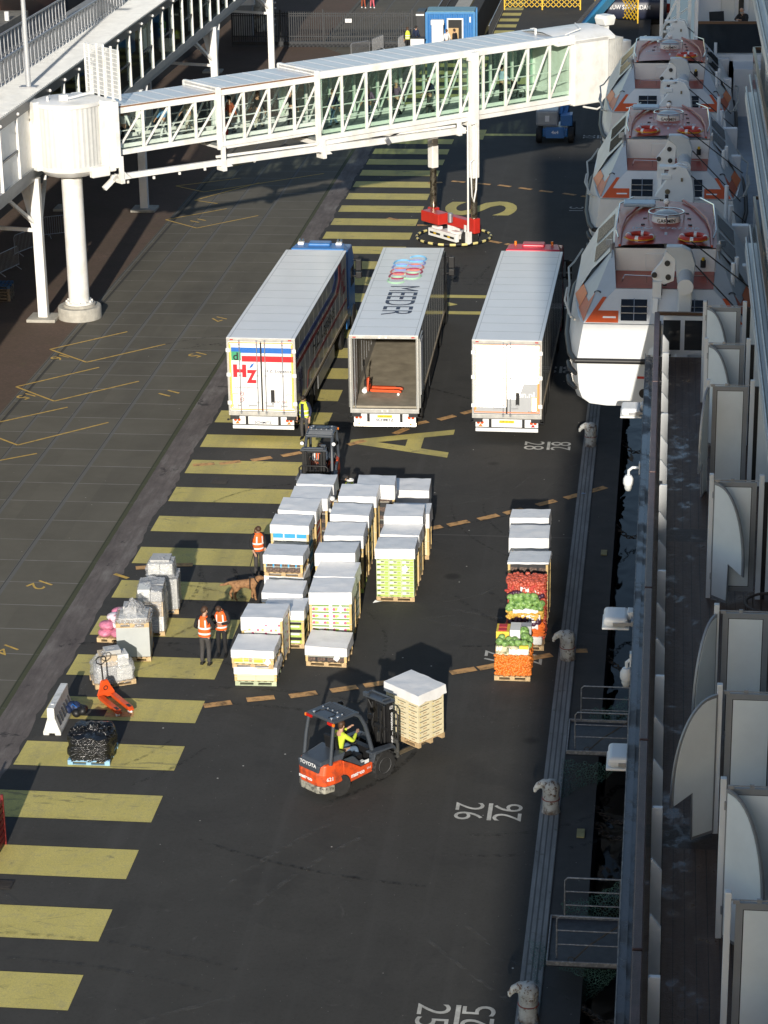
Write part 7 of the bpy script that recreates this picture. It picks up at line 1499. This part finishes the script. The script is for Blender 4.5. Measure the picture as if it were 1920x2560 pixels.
q.build('track_coils',DARK,fe)
sg=MB().bb(-.24,.24,-.03,0,-.14,.14).build('notice_sign',PLW,fe); sg.location=(-23.4,YF-.02,1.95); text('<O>',(0,-.03,0),(1,0,0),(0,0,1),BLACK,sg,w=.3,h=.14,lift=.006)
tk=thing('drainpipe_stack','weathered ribbed steel tank standing behind the palisade fence','tank',(-31.3,183.5,0)); 
q=MB(); q.lathe([(1.0+.05*(k%2),k*.28) for k in range(14)]+[(0,3.7)],n=28); q.build('ribbed_shell',mat('ribbed_steel',(.5,.49,.44),.5,.3,var=.3,scale=2,dirt=(.2,.15,.08),dirtamt=.3),tk,smooth=30)
q=MB()
for k in range(8): q.box((1.1,0,.4+k*.42),(.22,.2,.12)); q.box((-1.1,0,.4+k*.42),(.22,.2,.12))
q.build('clamp',ALU,tk,bevel=.03)
cb=thing('utility_cabinet','tall grey cabinet with a white top behind the left end of the fence','cabinet',(-32.2,180.5,0)); MB().bb(-.75,.75,0,.7,0,2.3).build('cabinet_body',mat('cabinet_grey',(.3,.31,.31),.5,var=.1),cb,bevel=.02); MB().bb(-.7,.9,.05,.65,2.3,3.4).build('cabinet_top',WHITE,cb,bevel=.02)
ic=thing('access_ramp','white handrailed ramp beside the gallery behind the fence','ramp',(-35,186,0)); q=MB(); q.bar((0,0,.5),(3.6,6,3.6),.2,.2); q.bar((0,0,1.5),(3.6,6,4.6),.08,.08); q.build('ramp_rail',BRG,ic)
for k in range(2): MB().bb(1+k*2-.15,1.3+k*2,3,3.3,0,4.5).build('ramp_post',BRG,ic)
def crowd(label,x,y,rz,ln=2.1):
    t=thing('crowd_barrier',label,'barrier',(x,y,0),rz,'steel crowd barriers')
    q=MB(); q.tube([(-ln/2,0,.15),(-ln/2,0,1.0),(-ln/2+.1,0,1.1),(ln/2-.1,0,1.1),(ln/2,0,1.0),(ln/2,0,.15)],.02,6); q.cyl((-ln/2,0,.2),(ln/2,0,.2),.018,n=6)
    q.build('outer_frame',STEEL,t,smooth=50)
    q=MB()
    for k in range(17): q.cyl((-ln/2+.12+k*(ln-.24)/16,0,.2),(-ln/2+.12+k*(ln-.24)/16,0,1.1),.009,n=5)
    q.build('bars',STEEL,t)
    for s in (-1,1): q=MB(); q.tube([(s*ln*.36,-.3,.02),(s*ln*.36,0,.2),(s*ln*.36,.3,.02)],.018,6); q.build('foot',STEEL,t)
crowd('crowd barrier facing the viewer behind the two workers',-18.3,177.2,R(4),3.0); crowd('crowd barrier edge-on beside the yellow vested worker',-19.3,174.2,R(80)); crowd('crowd barrier with a red tag in front of the fence',-21.0,173.4,R(74)); crowd('crowd barrier partly below the bridge roof line',-22.0,171.0,R(50),1.8)
crowd('crowd barrier in the shade under the gallery at the left edge',-31.2,108.5,R(75)); crowd('second crowd barrier in the shade under the gallery, farther back',-31.3,112.5,R(70)); crowd('crowd barrier lying beyond the shaded pair under the gallery',-30.3,116,R(30))
co=thing('site_container','blue office container with an open white-framed door by the water','container',(-15.85,175.0,0),R(1))
q=MB(); n=40; P=[]
for k in range(n): P.append((-1.72+3.44*k/(n-1),-.03 if (k//2)%2 else .0))
q.loft([[(x,y,0) for x,y in P]+[(1.72,2.4,0),(-1.72,2.4,0)],[(x,y,2.55) for x,y in P]+[(1.72,2.4,2.55),(-1.72,2.4,2.55)]]); q.build('container_wall',BLUEP,co)
q=MB()
for x_ in (-1.75,1.75): 
    for y_ in (0,2.4): q.bb(x_-.08,x_+.08,y_-.08,y_+.08,0,2.62)
q.bb(-1.8,1.8,-.07,.05,2.5,2.64); q.bb(-1.8,1.8,-.07,.05,0,.14); q.build('corner_frame',mat('frame_blue',(.04,.2,.45),.4,var=.1),co)
MB().bb(-1.75,1.75,-.02,2.42,2.62,2.68).build('container_roof',mat('roof_bluegreen',(.16,.32,.38),.5,var=.15),co)
q=MB(); q.bb(-.25,-.15,-.1,.02,0,2.15); q.bb(.85,.95,-.1,.02,0,2.15); q.bb(-.25,.95,-.1,.02,2.1,2.2); q.build('door_frame',WHITE,co); MB().bb(-.15,.85,-.06,-.03,0,2.1).build('doorway_dark',SLOT,co); MB().bb(-.15,.6,-.08,-.06,.4,1.5).build('doorway_board',mat('ply_board',(.5,.33,.15),.6,var=.1),co); MB().bb(1.4,1.5,-.07,-.05,1.9,2.3).build('notice',PLW,co)
d2=thing('dark_cabin','dark cabin wall beside the blue container','cabin',(-18.2,176.2,0)); MB().bb(-.25,.35,0,1.8,0,2.5).build('cabin_wall',DARK,d2); MB().bb(-.3,.3,-.03,0,2.2,2.32).build('label_plate',PLW,d2)
wb=thing('reception_desk','white reception desk with a dark top left of the blue container','desk',(-18.1,173.4,0)); MB().bb(-.5,.5,-.3,.3,0,1.0).build('desk_body',WHITE,wb,bevel=.02); MB().bb(-.55,.55,-.35,.35,1.0,1.06).build('desk_top',DARK,wb)
wt=thing('white_stand','tall white post box in front of the blue container door','post box',(-16.6,173.0,0)); MB().bb(-.42,.42,-.2,.2,0,2.0).build('stand_body',WHITE,wt,bevel=.05); MB().bb(-.48,.48,-.25,.25,2.0,2.4).build('stand_head',WHITE,wt,bevel=.06)
person('worker in yellow vest standing with his back turned by the crowd barriers',V((-18.85,173.6,0)),R(10),top=CK,legs=CK,vest=VY,hair=HAIRB)
person('worker in dark navy coat next to the yellow vested worker',V((-18.3,174.2,0)),R(-25),top=CN,legs=CN,hair=HAIRD)
person('person in white top in front of the container door',V((-15.9,172.6,0)),R(30),top=CW,legs=CGRY,hair=HAIRB); person('person in black jacket in front of the container door',V((-15.35,172.8,0)),R(60),top=CK,legs=CGRY,hair=HAIRD)
for px,lb,tp,lg in ((909,'walker in magenta coat and rust trousers cut off by the top edge',CMAG,CRDX),(931,'walker in pink trousers cut off by the top edge',CPK,CPK)):
    person(lb,G(px,21),R(20),top=tp,legs=lg,hair=HAIRB,shoes=PLW,pose=WALK)
# bank and rails along the inlet
GRS=mat('bank_grass',(.11,.10,.03),.9,var=.5,scale=2.5,bump=.6,bscale=6,dirt=(.16,.13,.07),dirtamt=.4)
q=MB(); n=40; A_=[];B_=[];C_=[]
for k in range(n): y=178+k*3; A_.append((-17.3,y,.12)); B_.append((-16.1,y,.14)); C_.append((-15.15+.1*random.uniform(-1,1),y,-2.8))
q.add(A_+B_,[(k,k+1,n+k+1,n+k) for k in range(n-1)],0); q.add(B_+C_,[(k,k+1,n+k+1,n+k) for k in range(n-1)],1)
tag(q.build('inlet_bank',[CONC,GRS]),kind='structure')
def steelfence(label,x0,y0,x1,y1,h=1.1,nm='steel_fence'):
    t=thing(nm,label,'fence'); q=MB(); a,b_=V((x0,y0,0)),V((x1,y1,0)); n=int((b_-a).length/.25)
    for k in range(n+1): p=a.lerp(b_,k/n); q.cyl(p,p+V((0,0,h)),.018,n=5)
    q.build('pickets',DARK,t); q=MB()
    for z in (.15,h): q.bar(a+V((0,0,z)),b_+V((0,0,z)),.05,.06)
    q.build('fence_rail',STEEL,t)
steelfence('steel fence on the landward side of the inlet bank',-18.0,179,-18.0,225); steelfence('steel fence on the seaward side of the narrow inlet',-13.25,178,-13.25,225,1.2)
def lattice(label,x0,y0,x1,y1,h,z=0,nm='lattice_gate'):
    t=thing(nm,label,'gate'); a,b_=V((x0,y0,z)),V((x1,y1,z)); d=(b_-a); n=int(d.length/.42); d/=n; q=MB()
    for k in range(-5,n+1):
        for sg in (1,-1):
            pts=[]
            s0,s1=k,k+h/.42
            lo,hi=max(s0,0),min(s1,n)
            if hi-lo<.05: continue
            f=lambda s_: (s_-s0)/(s1-s0)
            zz=(lambda s_: h*f(s_)) if sg==1 else (lambda s_: h*(1-f(s_)))
            q.bar(a+d*lo+V((0,0,.2+zz(lo))),a+d*hi+V((0,0,.2+zz(hi))),.03,.05)
    q.build('lattice',YEL,t); q=MB()
    for k in (0,n//2,n): p=a+d*k; q.bb(p.x-.05,p.x+.05,p.y-.05,p.y+.05,z,z+h+.3)
    q.bar(a+V((0,0,h+.2)),b_+V((0,0,h+.2)),.06,.08); q.build('gate_frame',YEL,t)
lattice('yellow folding lattice gate across the far end of the striped quay',-13.2,194.2,-7.1,194.2,1.7); lattice('yellow folding lattice beside the dark banner',-5.8,191.0,-2.4,187.2,1.7)
gw=thing('gangway','blue ship gangway with a black toothed rail sloping down at the far quay','gangway'); q=MB(); q.bar(G(1452,75,.3),G(1538,-20,2.2),.5,.7); q.build('gangway_beam',mat('gangway_blue',(.04,.28,.52),.4,var=.1),gw); q=MB(); A0,B0=G(1436,70,1.0),G(1512,-20,2.6)
for k in range(26): p=A0.lerp(B0,k/25); q.box(p,(.2,.16,.3))
q.bar(A0,B0,.1,.1); q.build('gangway_rail',DARK,gw)
bn=thing('ship_banner','dark navy ship name banner beyond the yellow lattice','banner',(-2.95,188.6,.12),R(-3)); q=MB(); q.loft([[(-2.75,.25*math.cos(a),.75+.75*math.sin(a)) for a in [i*PI/8 for i in range(16)]],[(2.75,.25*math.cos(a),.75+.75*math.sin(a)) for a in [i*PI/8 for i in range(16)]]]); q.build('banner_body',mat('banner_navy',(.02,.025,.05),.4,var=.2,scale=3),bn,smooth=40)
text('NIEUW STATENDAM',(-.25,-.255,.95),(1,0,0),(0,0,1),PLW,bn,w=3.5,h=.34,bold=.01,lift=.01)
for x in (-2.5,0,2.5): MB().bb(x-.05,x+.05,-.05,.05,-.12,.3).build('banner_leg',DARK,bn)
rib=thing('moored_barge','white and red hull edge of a moored boat beyond the banner','boat',(.2,190.5,-2.2)); q=MB(); q.loft([[(-4.5,0,0),(4,0,0),(4,3,0),(-4.5,3,0)],[(-5.0,-.3,3.2),(5,-.3,3.2),(5,3.4,3.2),(-5,3.4,3.2)]]); q.build('barge_hull',WHITE,rib,bevel=.1); MB().bb(-.6,.2,-.36,-.3,2.6,3.3).build('red_patch',REDP,rib); MB().bb(-5.1,5.1,-.5,-.28,1.7,2.3).build('rubbing_strake',BLACK,rib)
# boom lift under the bridge
bl=thing('boom_lift','blue and grey boom lift parked behind the bridge near the lifeboats','boom lift',(-6.55,141.6,0),R(0))
MB().bb(-.75,.75,-.9,1.4,.35,.85).build('chassis',BLUEP,bl,bevel=.06)
for s in (-1,1):
    for y in (-.75,1.3): q=MB(); q.lathe([(.2,-.17),(.42,-.17),(.46,-.1),(.46,.1),(.42,.17),(.2,.17)],(s*.95,y,.46),20,axis='x'); q.build('wheel',RUBBER,bl,smooth=30)
MB().bb(-1.15,.2,-.8,.9,.95,1.9).build('engine_hood',mat('lift_grey',(.32,.34,.36),.35,var=.1),bl,bevel=.15,seg=3)
q=MB(); q.bb(.3,1.0,-.6,.5,.95,1.6); q.bar((.5,-.4,1.2),(.75,3.5,2.6),.3,.35); q.bar((.3,-.1,1.5),(.5,3.0,2.9),.2,.25); q.build('boom',BLUEP,bl,bevel=.03)
MB().bb(-.55,.55,-1.02,-.88,.3,.95).build('tow_plate',BLUEP,bl,bevel=.02); text('4x4',(0,-1.02,.66),(1,0,0),(0,0,1),PLW,bl,w=.42,h=.2,bold=.03,lift=.006)
q=MB(); q.bb(-.6,-.35,-.82,-.8,1.25,1.6); q.build('data_plate',PLW,bl)
# shaded corner under the gallery
pp=thing('pallet_pile','pile of old wooden and blue pallets in the shade at the left edge','pallet pile',(-30.3,103.3,0),R(5))
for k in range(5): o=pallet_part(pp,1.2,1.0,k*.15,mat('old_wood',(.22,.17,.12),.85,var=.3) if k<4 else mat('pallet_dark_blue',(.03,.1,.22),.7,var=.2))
